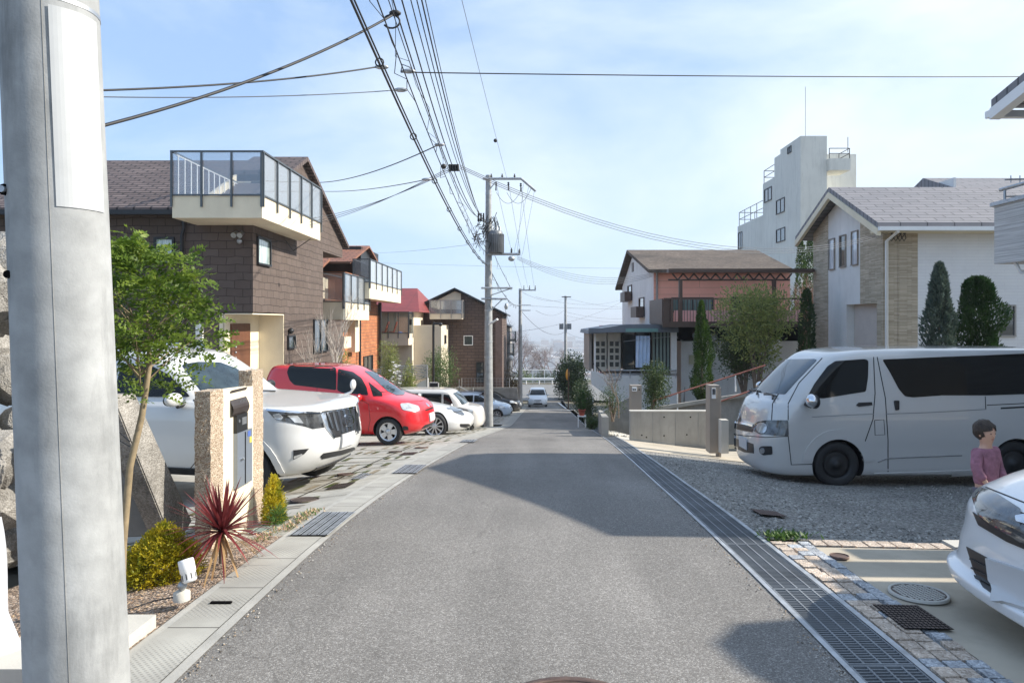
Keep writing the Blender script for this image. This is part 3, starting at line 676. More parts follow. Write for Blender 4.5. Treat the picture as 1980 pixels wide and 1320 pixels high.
# ---- orange brick house
H2 = thing('brick_house', 'orange brick house with two stacked cream balconies fenced in glass', 'house', (-10, 32, -3.6))
b = MB(); b.box(-14, -8.3, 28.0, 38, -3.8, 2.55); b.box(-13, -8.4, 31.5, 38, 2.55, 3.9); b.build('wall', m_orange, H2)
b = MB(); b.box(-8.3, -7.95, 31.5, 32.3, .2, 1.7); b.box(-8.9, -8.25, 27.8, 28, .7, 1.7); b.box(-12, -9.2, 27.9, 31.5, 2.56, 3.6); b.build('render_panel', m_cream, H2)
b = MB(); b.box(-8.3, -7.9, 29.4, 30.6, .45, .95); b.build('window_box', m_creamd, H2)
b = MB(); b.prism([(27.6, 3.15), (30.8, 4.35), (30.8, 4.47), (27.6, 3.27)], 'x', -13, -8.9); b.prism([(31.2, 4.35), (35, 5.5), (38.6, 4.4), (38.6, 4.3), (35, 5.4), (31.2, 4.25)], 'x', -13.6, -8.1); b.build('roof', [m_roofo], H2, recalc=True)
b = MB(); b.box(-12, -8.3, 34, 38, 3.9, 5.35); b.build('upper_wall', m_dark, H2)
glass_balcony(H2, -8.3, -7.45, 27.6, 32.1, 1.68, 2.4, 3.6, 1, 4, gm=m_bglass)
glass_balcony(H2, X(683, 31.1), -7.2, 31.1, 38.8, 2.66, 3.4, 4.47, 1, 6, side_gm=m_bglass2)
rect_win(H2, 'x', -8.3, 34.5, 36.4, -2.6, -.2, out=1, pm=m_pane, mull=1)
rect_win(H2, 'x', -8.3, 29.6, 30.4, 1.05, 1.5, out=1, pm=m_pane, fm=m_wood)
b = MB(); b.tube([(-8.15, 33.2, 2.6), (-8.15, 33.2, -3.4)], .06); b.build('downpipe', m_dark, H2)
b = MB(); b.box(-8.25, -8.1, 37.7, 37.9, -3.6, 2.66); b.build('steel_post', m_dark, H2)

# ---- red roofed house with terrace
H3 = thing('red_roof_house', 'house with dark red roof behind a glass terrace holding a blue ball', 'house', (-9, 42, -4.2))
b = MB(); b.box(-13, -7.0, 41.4, 50, -4.4, 2.2); b.build('wall', m_creamd, H3)
b = MB()
A = P(776, 558, 47); B_ = P(809, 558, 47); 
e0 = P(737, 603, 41.4); e1 = Vector((-6.5, 41.0, 2.2)); e2 = Vector((-6.5, 52, 2.2)); e3 = Vector((-14, 52, 2.2)); e4 = Vector((-14, 41.0, 2.2)); A = Vector((-14, 46.5, A.z))
B_ = Vector((-7.5, 46.5, A.z))
b.mesh([e4, e1, e2, e3, A, B_], [(0, 1, 5, 4), (1, 2, 5), (2, 3, 4, 5), (3, 0, 4), (0, 3, 2, 1)]); b.build('roof', m_roofr, H3)
glass_balcony(H3, -8.75, -6.98, 40, 41.4, .22, .92, 2.2, 3, 1, wm=m_creamd, gm=m_cglass)
t = thing('folding_chair', 'red folding chair on the glass terrace, left of the blue ball', 'chair', (-8.1, 40.6, .42))
b = MB(); b.box(-8.35, -7.95, 40.45, 40.85, .98, 1.03); b.build('seat', m_redp, t)
b = MB(); b.box(-.02, .02, -.2, .2, 0, .6, T=Matrix.Translation((-7.95, 40.65, 1.03)) @ Matrix.Rotation(.3, 4, 'Y')); b.build('backrest', m_redp, t)
for sx in (0, 1):
    b = MB(); b.tube([(-8.35+.4*sx, 40.5, .42), (-7.95-.4*sx, 40.5, .98)], .02); b.tube([(-8.35+.4*sx, 40.8, .42), (-7.95-.4*sx, 40.8, .98)], .02); b.build('leg', m_dark, t)
c_ = t.copy(); col.objects.link(c_); c_.location = (-8.62, 40.7, .42); c_['label'] = 'second red folding chair at the left end of the glass terrace'
for ch in kids(t): k_ = ch.copy(); col.objects.link(k_); k_.parent = c_
b = MB(); b.ball(Vector((X(773, 40.5), 40.5, .72)), .3, 12); solo(b, 'exercise_ball', M('blue_vinyl', (.03, .22, .55), .3, coat=.5, var=.05), 'big blue ball on the glass terrace', 'ball', local=False)

# ---- brown gable house
H4 = thing('gable_house', 'brown gable-fronted house with small glass balcony and white-framed square window', 'house', (-5, 46, -4.8))
xa, xb = X(792, 46), X(971, 46); xm = X(880, 46)
b = MB(); b.prism([(xa, -5), (xb, -5), (xb, Z(607, 46)), (xm, Z(562, 46)), (xa, Z(601, 46))], 'y', 46, 56); b.build('wall', m_slate2, H4)
b = MB()
for (ax_, az_, bx_, bz_) in ((xa-.3, Z(605, 46)-.02, xm, Z(560, 46)), (xm, Z(560, 46), xb+.3, Z(610, 46))):
    b.prism([(ax_, az_), (bx_, bz_), (bx_, bz_+.12), (ax_, az_+.12)], 'y', 45.6, 56.4)
b.build('roof', m_dark, H4)
b = MB(); b.prism([(X(846, 45.9), Z(598, 45.9)), (X(891, 45.9), Z(598, 45.9)), (X(891, 45.9), Z(567, 45.9)), (X(879, 45.9), Z(563, 45.9)), (X(846, 45.9), Z(580, 45.9))], 'y', 45.93, 45.99); b.build('gable_panel', m_creamd, H4)
glass_balcony(H4, X(831, 44.8), X(893, 44.8), 44.8, 46, Z(617, 44.8), Z(607, 44.8), Z(580, 44.8), 3, 1, wm=m_creamd, rail=m_greyp)
b = MB(); b.box(X(782, 42), X(853, 42), 42, 46, -5, Z(629, 42)); b.build('wing', m_creamd, H4)
winY(H4, 46, 898, 650, 913, 666, fm=m_white_p, pm=m_pane); winY(H4, 46, 922, 701, 934, 738, pm=m_pane, mull=1)
winY(H4, 46, 860, 578, 876, 588, pm=m_pane) if False else None
rect_win(H4, 'x', X(853, 42), 43.6, 44.2, .25, .7, out=1, pm=m_pane)
b = MB(); b.box(X(958, 46), X(971, 46)-.001, 45.9, 45.995, -5, Z(607, 46)-.3); b.build('corner_panel', M('plank_panel', (.19, .13, .11), .8, var=.15), H4)
winX(H4, xb, 975.5, 645, 981, 666, out=1, fm=m_white_p) if False else None
# ---- next house beyond
H5 = thing('grey_house', 'narrow grey house with stacked glazed balconies beyond the brown gable house', 'house', (-3, 60, -6))
b = MB(); b.box(X(945, 60), X(986, 60), 60, 68, -6.5, Z(632, 60)); b.build('wall', m_greyp, H5)
b = MB(); b.prism([(X(940, 60), Z(632, 60)), (X(990, 60), Z(632, 60)), (X(966, 60), Z(622, 60))], 'y', 59.7, 68.3); b.build('roof', m_dark, H5)
glass_balcony(H5, X(975, 59), X(996, 59), 59, 61.5, Z(660, 59), Z(656, 59), Z(640, 59), 2, 2, wm=m_greyp)
glass_balcony(H5, X(972, 59), X(992, 59), 59, 61.5, Z(696, 59), Z(683, 59), Z(664, 59), 2, 2, wm=m_greyp)
winY(H5, 60, 968, 700, 980, 720, pm=m_pane)

# ---- pink house on the right
H6 = thing('pink_house', 'old two-storey pink and white house with brown roof and long railed deck', 'house', (9, 34, -3.2))
x6 = 5.9; xe = X(1527, 32)
b = MB(); b.prism([(32, -3.2), (42.5, -3.2), (42.5, 3.75), (38.2, 5.35), (32, 4.0)], 'x', x6, x6+.25); b.box(x6+.25, xe, 42.25, 42.5, -3.2, 3.75); b.box(x6, xe+.2, 31.98, 32.2, -3.2, .95); b.build('white_wall', m_white, H6)
b = MB(); b.box(x6+.02, xe, 31.95, 32.2, .96, 4.0); b.build('pink_wall', m_pink, H6)
b = MB(); b.prism([(32.2, -3), (42.25, -3), (42.25, 3.7), (38.2, 5.2), (32.2, 3.9)], 'x', xe-.25, xe); b.build('end_wall', m_white, H6)
b = MB()
rl, rr = Vector((x6-.35, 38.2, 5.62)), Vector((X(1463, 38.2), 38.2, 5.62))
e = [Vector((x6-.35, 31.3, 4.0)), Vector((X(1532, 31.3), 31.3, 4.05)), Vector((X(1532, 31.3), 43.2, 3.85)), Vector((x6-.35, 43.2, 3.75))]
top = [e[0], e[1], e[2], e[3], rl, rr]; bot = [v-Vector((0, 0, .16)) for v in top]
b.mesh(top+bot, [(0, 1, 5, 4), (1, 2, 5), (2, 3, 4, 5), (0, 6, 7, 1), (1, 7, 8, 2), (2, 8, 9, 3), (6, 10, 11, 7), (7, 11, 8), (8, 11, 10, 9), (0, 4, 10, 6), (4, 3, 9, 10)]); b.build('roof', m_roofp, H6)
# deck canopy: long eave beam and truss
b = MB(); b.box(X(1292, 29), X(1570, 29), 28.8, 29.3, Z(527, 29), Z(520, 29)); b.box(X(1290, 29), X(1570, 29), 28.7, 28.85, Z(527, 29), Z(521, 29)); b.build('canopy', m_bronze, H6)
zt, zbm = Z(529, 29), Z(541, 29); segs = [[(X(1292, 29), 29, zbm), (X(1527, 29), 29, zbm)]]
for i in range(11):
    a = X(1300+i*21, 29); c = X(1310.5+i*21, 29); e_ = X(1321+i*21, 29); segs += [[(a, 29, zt), (c, 29, zbm)], [(c, 29, zbm), (e_, 29, zt)]]
tubes('truss', segs, .035, m_bronze, H6)
zd = Z(626, 29)
for pxp in (1316, 1497):
    b = MB(); b.box(X(pxp, 29)-.07, X(pxp, 29)+.07, 28.95, 29.1, zd, zbm); b.build('post', m_bronze, H6)
b = MB(); b.box(X(1283, 28.9), X(1568, 28.9), 28.9, 32, zd-.05, zd+.05); b.box(X(1281, 28.9), X(1568, 28.9), 28.82, 28.9, zd-.14, zd+.1); b.build('deck', m_bronze, H6)
zt = Z(577, 28.9); segs = []
k = 46
for i in range(k+1):
    x = X(1300, 28.9)+(X(1566, 28.9)-X(1300, 28.9))*i/k; segs.append([(x, 28.9, zd), (x, 28.9, zt)])
m = MB()
for s_ in segs: m.tube(s_, .013, 5)
m.box(X(1283, 28.9), X(1568, 28.9), 28.86, 28.94, zt-.05, zt+.02)
for pxp in (1299, 1316, 1415, 1566): m.box(X(pxp, 28.9)-.05, X(pxp, 28.9)+.05, 28.84, 28.95, zd, zt)
m.build('deck_railing', m_bronze, H6)
b = MB(); b.box(X(1281, 28.9), X(1283, 28.9), 29, 32, zd, zt); b.box(X(1283, 28.9), X(1300, 28.9), 28.95, 29, zd, zt-.05); b.build('deck_panel', m_bronze, H6)
b = MB(); b.box(X(1303, 31), X(1545, 31), 30.9, 31, zd+.05, Z(600, 31)); b.build('pink_panel', m_pinkp, H6)
winY(H6, 31.95, 1300, 577, 1377, 602, fm=m_dark, pm=curtain('green_curtain', (.08, .13, .13), (.18, .26, .25)), mull=3); winY(H6, 31.95, 1415, 575, 1433, 605, pm=m_pane); winY(H6, 31.95, 1440, 577, 1500, 603, pm=m_pane, mull=2)
for (a, b_, c, d_) in ((1215, 553, 1222, 580), (1237, 577, 1246, 610)):
    f = winX(H6, x6, a, b_, c, d_, out=-1, pm=m_pane, fm=m_bronze)
    y0, y1 = YX(a, x6), YX(c, x6); b = MB(); zz = Z(d_, (y0+y1)/2); b.box(x6-.45, x6-.08, y1-.2 if y1 < y0 else y0, (y0 if y1 < y0 else y1)+.2, zz-.1, zz+.45); b.build('window_box', m_bronze, H6)
b = MB(); b.tube([(x6+.15, 31.9, 4.0), (x6+.15, 31.85, 1.4), (x6+.9, 31.5, .95), (x6+1.3, 31, .6), (7.05, 30.9, -3)], .05); b.build('downpipe', m_greyp, H6)
b = MB(); b.box(7.3, 7.85, 30.7, 30.9, -.3, .1); b.build('meter_box', M('khaki_box', (.42, .40, .27), .6), H6)
b = MB(); b.tube([(7.4, 30.6, 1.02), (8.2, 30.5, 1.02), (8.35, 30.5, .95), (8.38, 30.5, .8)], .13, 10); b.tube([(8.3, 30.6, .8), (8.25, 30.7, .2), (8.25, 30.8, -3)], .06); b.build('vent_pipe', m_steel, H6)
b = MB(); b.box(6.95, xe, 30.9, 31.98, -3.2, .72); b.build('lower_wall', m_white, H6)
b = MB(); b.box(6.9, xe+.3, 31.2, 31.97, .73, 1.35); b.build('under_deck_shade', m_void, H6)  # near-black box standing in for the shade in the gap under the deck
winY(H6, 30.9, 1415, 662, 1445, 718, fm=m_dark, pm=m_pane, mull=1)
b = MB(); b.tube([(X(1420, 27), 30.9, Z(657, 30.5)), (X(1420, 27), 30.4, Z(657, 30.5))], .1, 8); b.ball((X(1530, 29), 30.6, Z(662, 30)), .12, 7); b.build('vent_cap', m_white_p, H6)
# gable vent
b = MB(); b.box(x6-.03, x6, 37.9, 38.5, 4.4, 4.9); b.build('gable_vent', m_bronze, H6)

# ---- porch annexe of pink house
H7 = thing('porch', 'glazed porch with grey flat roof and panelled doors at the front of the pink house', 'porch', (4.8, 31, -2.4))
y7 = 30.0
xl7 = X(1139, y7+1.6); xr7 = X(1309, y7)
b = MB(); zf = Z(640, y7); b.prism([(xl7-.15, zf+.05), (X(1205, y7), zf+.28), (xr7, zf+.3), (xr7, zf+.1), (xl7-.2, zf-.12)], 'y', y7-.25, 34.5); b.box(X(1137, y7), xr7, y7-.3, y7-.251, zf-.05, zf+.13); b.build('roof', M('slate_grey_trim', (.13, .15, .18), .5, var=.1), H7)
b = MB(); b.box(xr7-2.3, xr7-.9, y7-.33, y7-.31, zf-.03, zf+.12); b.build('awning_strip', M('teal_trim', (.15, .3, .28), .6, var=.1), H7)
fl = Z(722, y7)
b = MB(); b.box(xl7, xl7+.12, y7+1.6, 34.5, fl, zf); b.box(xl7+.12, xr7-.2, 33, 33.1, fl, zf); b.build('wall', m_greyp, H7)
# stepped white base: slanting wall towards the viewer
b = MB(); b.prism([(xl7-.05, fl+.12), (xl7-.05, Z(742, y7)), (X(1178, y7), Z(768, y7)), (X(1178, y7), -3.2), (xr7, -3.2), (xr7, fl-.1), (X(1180, y7), fl-.1)], 'y', y7, y7+.2)
b.box(X(1180, y7), xr7, y7+.2, 33, fl-.2, fl-.1); b.build('base_wall', m_white, H7, recalc=True)
# panelled doors
dm = M('door_cream', (.60, .57, .50), .6, var=.08); dmd = M('door_panel_dark', (.05, .055, .05), .4, var=.1)
for i, (pa, pb) in enumerate(((1148, 1173), (1175, 1200))):
    yd = y7+1.5; d = MB(); d.box(X(pa, yd), X(pb, yd), yd, yd+.06, fl, zf-.1); do = d.build('door', dm, H7)
    g = MB()
    for r_ in range(4):
        for c_ in range(2):
            u0 = X(pa+4+c_*10.5, yd); u1 = X(pa+11+c_*10.5, yd); zt_ = Z(660+r_*13.2, yd); zb_ = Z(669+r_*13.2, yd); g.box(u0, u1, yd-.02, yd+.001, zb_, zt_)
    g.build('panel', dmd, do, root=H7)
    g = MB(); g.tube([(X(pb-2, yd), yd-.05, -.3), (X(pb-2, yd), yd-.05, -.1)], .03); g.build('handle', m_steel, do, root=H7)
b = MB()
for pa in (1205, 1228, 1256): b.box(X(pa, y7+1.5), X(pa+3, y7+1.5), y7+1.5, y7+1.6, fl, zf)
b.build('glazing_frame', m_dark, H7)
b = MB(); b.box(X(1205, y7+1.6), X(1258, y7+1.6), y7+1.62, y7+1.65, fl, zf); b.build('pane', m_pane, H7)
b = MB()
for i in range(5): b.box(X(1262+i*7, y7+.4), X(1266+i*7, y7+.4), y7+.4, y7+.5, fl, zf)
b.build('louvre', M('sage_louvre', (.22, .28, .25), .6, var=.1), H7)
b = MB(); b.box(X(1262, y7+.6), X(1300, y7+.6), y7+.55, y7+.6, fl, zf); b.build('louvre_backing', m_dark, H7)
b = MB(); b.box(X(1150, y7), X(1153, y7), y7+.2, y7+.3, fl, zf-.05); b.box(xr7-.25, xr7, y7+.02, y7+.2, fl, zf-.05); b.build('post', m_white, H7)
# verandah railing
b = MB(); zt_ = Z(716, y7-.1); 
b.tube([(X(1176, y7), y7-.05, zt_), (X(1308, y7), y7-.05, zt_)], .03, 6)
for pa in (1178, 1200, 1218, 1240, 1265, 1290, 1306): b.tube([(X(pa, y7), y7-.05, fl-.2), (X(pa, y7), y7-.05, zt_)], .022, 5)
for zz in (725, 733): b.tube([(X(1178, y7), y7-.05, Z(zz, y7)), (X(1200, y7), y7-.05, Z(zz, y7))], .02, 5)
b.build('verandah_rail', m_steeld, H7)
b = MB()
for i in range(9):
    u = X(1147+i*3.5, y7+.3); zz = Z(703+i*3.6, y7); b.tube([(u, y7+.3, zz-.5), (u, y7+.3, zz)], .016, 5)
b.tube([(X(1147, y7+.3), y7+.3, Z(703, y7)), (X(1176, y7+.3), y7+.3, Z(733, y7))], .03, 5)
b.build('stair_rail', m_dark, H7)
# laundry
t = MB(); yq = y7+.1
n_ = 18
for i in range(n_):
    for j in range(8):
        def pt(i, j):
            u = X(1229, yq)+(X(1256, yq)-X(1229, yq))*i/n_; zz = Z(649, yq)+(Z(710-(4 if i > 9 else 0), yq)-Z(649, yq))*j/8
            return (u, yq-.05+.035*math.sin(i*1.3+j*.15), zz)
        t.face([pt(i, j), pt(i+1, j), pt(i+1, j+1), pt(i, j+1)], 0, True)
solo(t, 'laundry_sheet', M('pale_blue_cloth', (.50, .62, .80), .9, var=.12, vs=3), 'pale blue bed sheet drying on the porch of the pink house', 'laundry')
b = MB(); b.tube([(X(1205, yq), yq-.05, Z(660, yq)), (X(1300, yq), yq-.05, Z(650, yq))], .012, 5); solo(b, 'drying_pole', m_steel, 'thin metal drying pole under the porch roof edge', 'drying pole')

# ---- white tower block
H8 = thing('tower_block', 'tall stepped white concrete building rising behind the white house', 'building', (24, 56, -5))
b = MB(); xt = 20.0
for (ya, yb, zz, xx) in ((50, 54, 15.2, X(1599, 50)), (54, 55.3, 14.85, 26), (55.3, 58, 13.3, 26), (58, 65, 10.65, 27)):
    b.box(xt, xx, ya, yb-.002, -6, zz)
b.box(X(1599, 50)+.001, 25, 51.2, 54, -6, 11); b.box(25.001, 48, 51.2, 56, -6, 6.9)
b.build('wall', m_tower, H8)
b = MB(); zz = Z(322, 50); b.box(X(1599, 50)+.002, X(1640, 50), 49.6, 51.5, zz-.35, zz+.5); b.build('roof_balcony', m_tower, H8)
def rail(pts, h, r, mat, t, name, gap=1.0, mids=1):
    m = MB()
    for a, b_ in zip(pts, pts[1:]):
        a = Vector(a); b_ = Vector(b_); n = max(1, int((b_-a).length/gap))
        for i in range(n+1): p = a.lerp(b_, i/n); m.tube([p, p+Vector((0, 0, h))], r, 5)
        for k in range(mids+1): hh = Vector((0, 0, h*(k+1)/(mids+1))); m.tube([a+hh, b_+hh], r, 5)
    return m.build(name, mat, t)
rail([(X(1600, 50), 49.7, zz+.5), (X(1639, 50), 49.7, zz+.5), (X(1639, 50), 51.4, zz+.5)], .75, .03, m_dark, H8, 'rooftop_rail', 1.2)
rail([(xt+.1, 58.2, 10.65), (xt+.1, 64.8, 10.65), (26, 64.8, 10.65)], 1.3, .03, m_dark, H8, 'rooftop_rail', 1.4)
rail([(xt+.1, 55.5, 13.3), (xt+.1, 58, 13.3), (24, 58, 13.3)], 1.1, .03, m_dark, H8, 'rooftop_rail', 1.3)
rail([(25.2, 51.3, 6.9), (47, 51.3, 6.9)], .7, .03, m_dark, H8, 'rooftop_rail', 3)
for (a, b_, c, d_) in ((1479, 365, 1492, 388), (1502, 386, 1517, 411), (1502, 443, 1518, 466), (1524, 285, 1530, 295), (1428, 450, 1435, 480)):
    winX(H8, xt, a, b_, c, d_, out=-1, pm=m_pane, mull=1, fw=.06)
b = MB(); b.tube([(xt+.6, 50.6, 15.2), (xt+.6, 50.6, 19)], .015, 5); b.tube([(X(1637, 50), 49.8, zz+1), (X(1637, 50), 49.8, zz+2.1)], .025, 5); b.build('antenna', m_dark, H8)

# ---- white house with stone bands
H9 = thing('white_house', 'modern white house with beige stone bands and grey roof behind the silver van', 'house', (16, 26, -2))
x9 = 12.2; ya, yb = 23.4, 29.1; zb9 = -2.2
yA = YX(1648, x9) if False else 26.4
def band(y0, y1, mat, nm, yy=None):
    # slice of the road-facing gable wall
    def zt(y): return 5.0+(y-ya)*(6.5-5.0)/(yA-ya) if y < yA else 6.5+(y-yA)*(5.35-6.5)/(yb-yA)
    b = MB(); pts = [(y0, zb9), (y1, zb9), (y1, zt(y1))]
    if y0 < yA < y1: pts.append((yA, zt(yA)))
    pts.append((y0, zt(y0))); b.prism(pts, 'x', x9+(.0 if nm == 'white_wall' else -.02), x9+.5); return b.build(nm, mat, H9)
yb1, yb2 = YX(1601.5, x9), YX(1664, x9)
ye0, ye1 = YX(1696.5, x9), YX(1636.5, x9)     # entrance recess
ze = Z(587, 24.6)
def zt9(y): return 5.0+(y-ya)*(1.5)/(yA-ya) if y < yA else 6.5+(y-yA)*(5.35-6.5)/(yb-yA)
b = MB(); b.prism([(yb1, zb9), (yb, zb9), (yb, zt9(yb)), (yb1, zt9(yb1))], 'x', x9-.02, x9+.5)
b.prism([(yb2, ze), (yb2, zt9(yb2)), (ya, zt9(ya)), (ya, zb9), (ye0, zb9), (ye0, ze)], 'x', x9-.02, x9+.5)
b.box(x9+.5, X(1774, ya), ya-.02, ya+.4, zb9, 4.95); b.build('stone_band', m_stoneband, H9, recalc=True)
b = MB(); b.prism([(yb2, ze), (ye1, ze), (ye1, zb9), (yb1-.001, zb9), (yb1-.001, zt9(yb1)), (yA, 6.5), (yb2+.001, zt9(yb2))], 'x', x9, x9+.5); b.build('white_wall', m_white, H9, recalc=True)
b = MB(); b.box(X(1774, ya)+.001, 26, ya, ya+.4, zb9, 4.95); b.build('side_wall', m_white2, H9)
b = MB(); b.box(x9+.30, x9+.49, ye0-.1, ye1+.1, zb9, ze+.1); b.build('porch_recess', M('recess_wall', (.55, .49, .45), .85, var=.05), H9)
b = MB(); b.box(x9+.5, 26, ya+.4, yb, zb9, 4.9); b.build('core', m_white, H9)
for a, b_, c, d_ in ((1604.5, 463, 1614.5, 520), (1625.5, 456, 1636, 515), (1648.5, 448, 1659.5, 511)): winX(H9, x9, a, b_, c, d_, out=-1, fm=m_taupe, pm=m_curt2 if a != 1625.5 else m_pane, fw=.035)
b = MB(); xo = x9-.55
b.prism([(ya-.7, 4.72), (yA, 6.62), (yA, 6.80), (ya-.7, 4.90)], 'x', xo, 27); b.prism([(yA, 6.62), (yb+.6, 5.12), (yb+.6, 5.30), (yA, 6.80)], 'x', xo, 27)
b.build('roof', m_roofg, H9)
b = MB(); b.prism([(ya-.7, 4.47), (yA, 6.37), (yA, 6.61), (ya-.7, 4.71)], 'x', xo-.03, xo+.1); b.prism([(yA, 6.37), (yb+.6, 4.87), (yb+.6, 5.11), (yA, 6.61)], 'x', xo-.03, xo+.1)
b.build('bargeboard', m_cream, H9); 
b = MB(); b.box(xo+.1, 27, ya-.7, ya, 4.62, 4.70); b.build('soffit', m_cream, H9)
b = MB(); b.box(xo, 27, ya-.85, ya-.7, 4.62, 4.75); b.build('gutter', m_white_p, H9)
b = MB(); b.tube([(x9+.08, ya-.78, 4.6), (x9+.06, ya-.1, 4.35), (x9+.06, ya-.1, zb9)], .055); b.build('downpipe', m_white_p, H9)
b = MB(); b.prism([(26.2, 6.6), (29, 7.7), (32, 6.6)], 'x', 16.8, 27); b.build('rear_roof', m_roofg, H9)
b = MB(); b.box(16.85, 16.95, 27, 31, 6.6, 7.3); b.build('rear_gable', m_white, H9)
rect_win(H9, 'y', ya, X(1930, ya), X(1960, ya), Z(648, ya), Z(592, ya), pm=m_pane, fm=m_greyp)
ins = MB()
for i in range(4):
    px_ = 1724+i*8; ins.tube([P(px_, 441, ya-.05), P(px_+1, 452, ya-.12)], .05, 6); 
    ins.tube([P(px_+1, 452, ya-.12), P(px_+4, 460, ya-.15), P(px_, 466, ya-.15), P(px_-4, 460, ya-.15), P(px_, 455, ya-.15)], .016, 5)
ins.build('cable_bracket', [m_cable], H9)

# ---- near house at the right edge (mostly out of frame; its gable shades the road)
HA = thing('lined_siding_house', 'house with lined beige siding whose balcony shows at the right edge', 'house', (11, 9, -.9))
b = MB(); b.box(9.0, 17, 5.9, 11.5, -1, 4.9); b.build('wall', m_lines, HA)
b = MB()
b.prism([(5.6, 4.82), (9.9, 5.85), (9.9, 6.0), (5.6, 4.97)], 'x', 8.15, 17.5); b.prism([(9.9, 5.85), (12.0, 5.35), (12.0, 5.5), (9.9, 6.0)], 'x', 8.15, 17.5)
b.prism([(5.9, 4.89), (9.9, 5.83), (11.5, 5.42), (11.5, 4.9)], 'x', 9.0, 17)
b.build('roof', m_roofg, HA)
b = MB(); b.prism([(9.9, 5.65), (12.0, 5.15), (12.0, 5.34), (9.9, 5.84)], 'x', 8.12, 8.3); b.box(8.12, 17, 12.0, 12.12, 5.2, 5.32); b.prism([(5.6, 4.62), (9.9, 5.65), (9.9, 5.84), (5.6, 4.81)], 'x', 8.12, 8.3); b.build('bargeboard', m_white_p, HA)
b = MB(); zb_, zt_ = Z(511, 10.97), Z(399, 10.97); b.box(7.5, 9.0, 8.0, 10.97, zb_, zt_); b.build('balcony', m_lines, HA)
b = MB(); b.box(7.46, 9.0, 7.95, 11.02, zt_, zt_+.06); b.tube([(7.55, 8, zt_+.25), (7.55, 10.9, zt_+.25)], .03); 
for y in (8.2, 9.5, 10.8): b.tube([(7.55, y, zt_), (7.55, y, zt_+.25)], .02)
b.build('balcony_cap', m_steel, HA)
b = MB(); b.tube([(7.65, 10.7, zb_), (7.65, 10.6, zb_-.15), (9, 10.6, zb_-.2)], .03); b.build('drain_pipe', m_white_p, HA)
b = MB()
for dz in (0, .28): b.tube([(7.9, 11.3, 3.95-dz), (9, 11.3, 3.98-dz)], .012)
for i in range(5): b.tube([(8.0+i*.15, 11.3, 3.9), (8.0+i*.15, 11.3, 4.02)], .008)
b.tube([(9, 11.3, 3), (9, 11.3, 4.6)], .02); b.build('tv_aerial', m_steel, HA)
# unseen neighbour added on the right, roof outline shaped to shade the near driveway
HB = thing('shade_caster_house', 'unseen house added beyond the right edge to shade the near driveway', 'house', (12, 1, -.2))
b = MB(); b.box(8.5, 15, -3.5, 3.6, -.6, 4.6); b.build('wall', m_white, HB)
b = MB(); b.prism([(8.5, -4), (15.5, -4), (15.5, 3.9), (8.7, 3.95), (8.25, 3.85), (8.05, 3.6), (8.1, 3.3), (8.3, 3.0)], 'z', 4.6, 4.8); b.prism([(-4, 4.8), (3.1, 4.8), (-.4, 6.3)], 'x', 8.6, 15.5); b.build('roof', m_roofg, HB)
f = MB()  # unseen boards added to cast the shade bands on the near driveway
for a, c_, zz in ((4.1, 4.48, 2.85), (4.56, 4.9, 2.8), (4.95, 5.22, 2.5)): f.box(6.2, 6.3, a, c_, -.2, zz)
f.box(6.2, 6.3, 4.05, 5.25, -.2, .2)
solo(f, 'shade_boards', m_greyp, 'unseen boards added beyond the right edge to shade the driveway in bands', 'screen')
# ================================================================ POLES AND WIRES
def pole(name, label, x, y, ztop, r0, r1, lean=0, group=None, zbase=None, mat=m_pole):
    zb = G(x, y)-.4 if zbase is None else zbase
    t = thing(name, label, 'utility pole', (x, y, zb), 0, group)
    b = MB(); pts = [(x+lean*(k/12)*(ztop-zb), y, zb+(ztop-zb)*k/12) for k in range(13)]
    b.tube(pts, [r0+(r1-r0)*k/12 for k in range(13)], 32); b.build('shaft', mat, t)
    return t
# near pole: lean to the left with height
NP = pole('utility_pole', 'huge close-up grey concrete pole filling the left edge of the view', -1.62, 2.5, 9.4, .166, .131, -.042, zbase=-.3)
def npx(z): return -1.62-.042*(z+.3)
b = MB()
b.tube([(npx(2.1)-.1, 2.5-.12, 2.06), (npx(2.1)-.1, 2.5-.128, 2.06)], .02, 12); b.build('bolt_hole', m_void, NP); b = MB(); b.tube([(npx(1.75)-.1, 2.38, 1.765), (npx(1.75)-.1, 2.368, 1.765)], .014, 12); b.build('bolt_hole', m_void, NP)
b = MB(); b.tube([(npx(2.1)-.1, 2.5-.12, 2.06), (npx(2.1)-.1, 2.5-.14, 2.06)], .012, 8); b.build('bolt', m_steel, NP)
b = MB(); b.tube([(npx(z), 2.5, z) for z in (2.72, 2.735)], .157, 32); b.build('band', m_steel, NP)
# curved pale sign plate wrapped on the right half
b = MB(); n_ = 14
for i in range(n_):
    for (za, zb_) in ((2.0, 2.7),):
        a0 = R(-58+62*i/n_); a1 = R(-58+62*(i+1)/n_); rr_ = .1605
        q = [(npx(z)+rr_*math.cos(a), 2.5+rr_*math.sin(a), z) for z, a in ((za, a0), (za, a1), (zb_, a1), (zb_, a0))]; b.face(q, 0, True)
b.build('sign_plate', M('pale_sign', (.46, .475, .48), .5, var=.10, vs=3), NP)
b = MB(); b.tube([(npx(z)+(.1660-.0036*(z+.3))*.42, 2.5-(.1660-.0036*(z+.3))*.9075, z) for z in frange(-.3, 4, .4)], .0014, 5); b.build('seam', m_concd, NP)

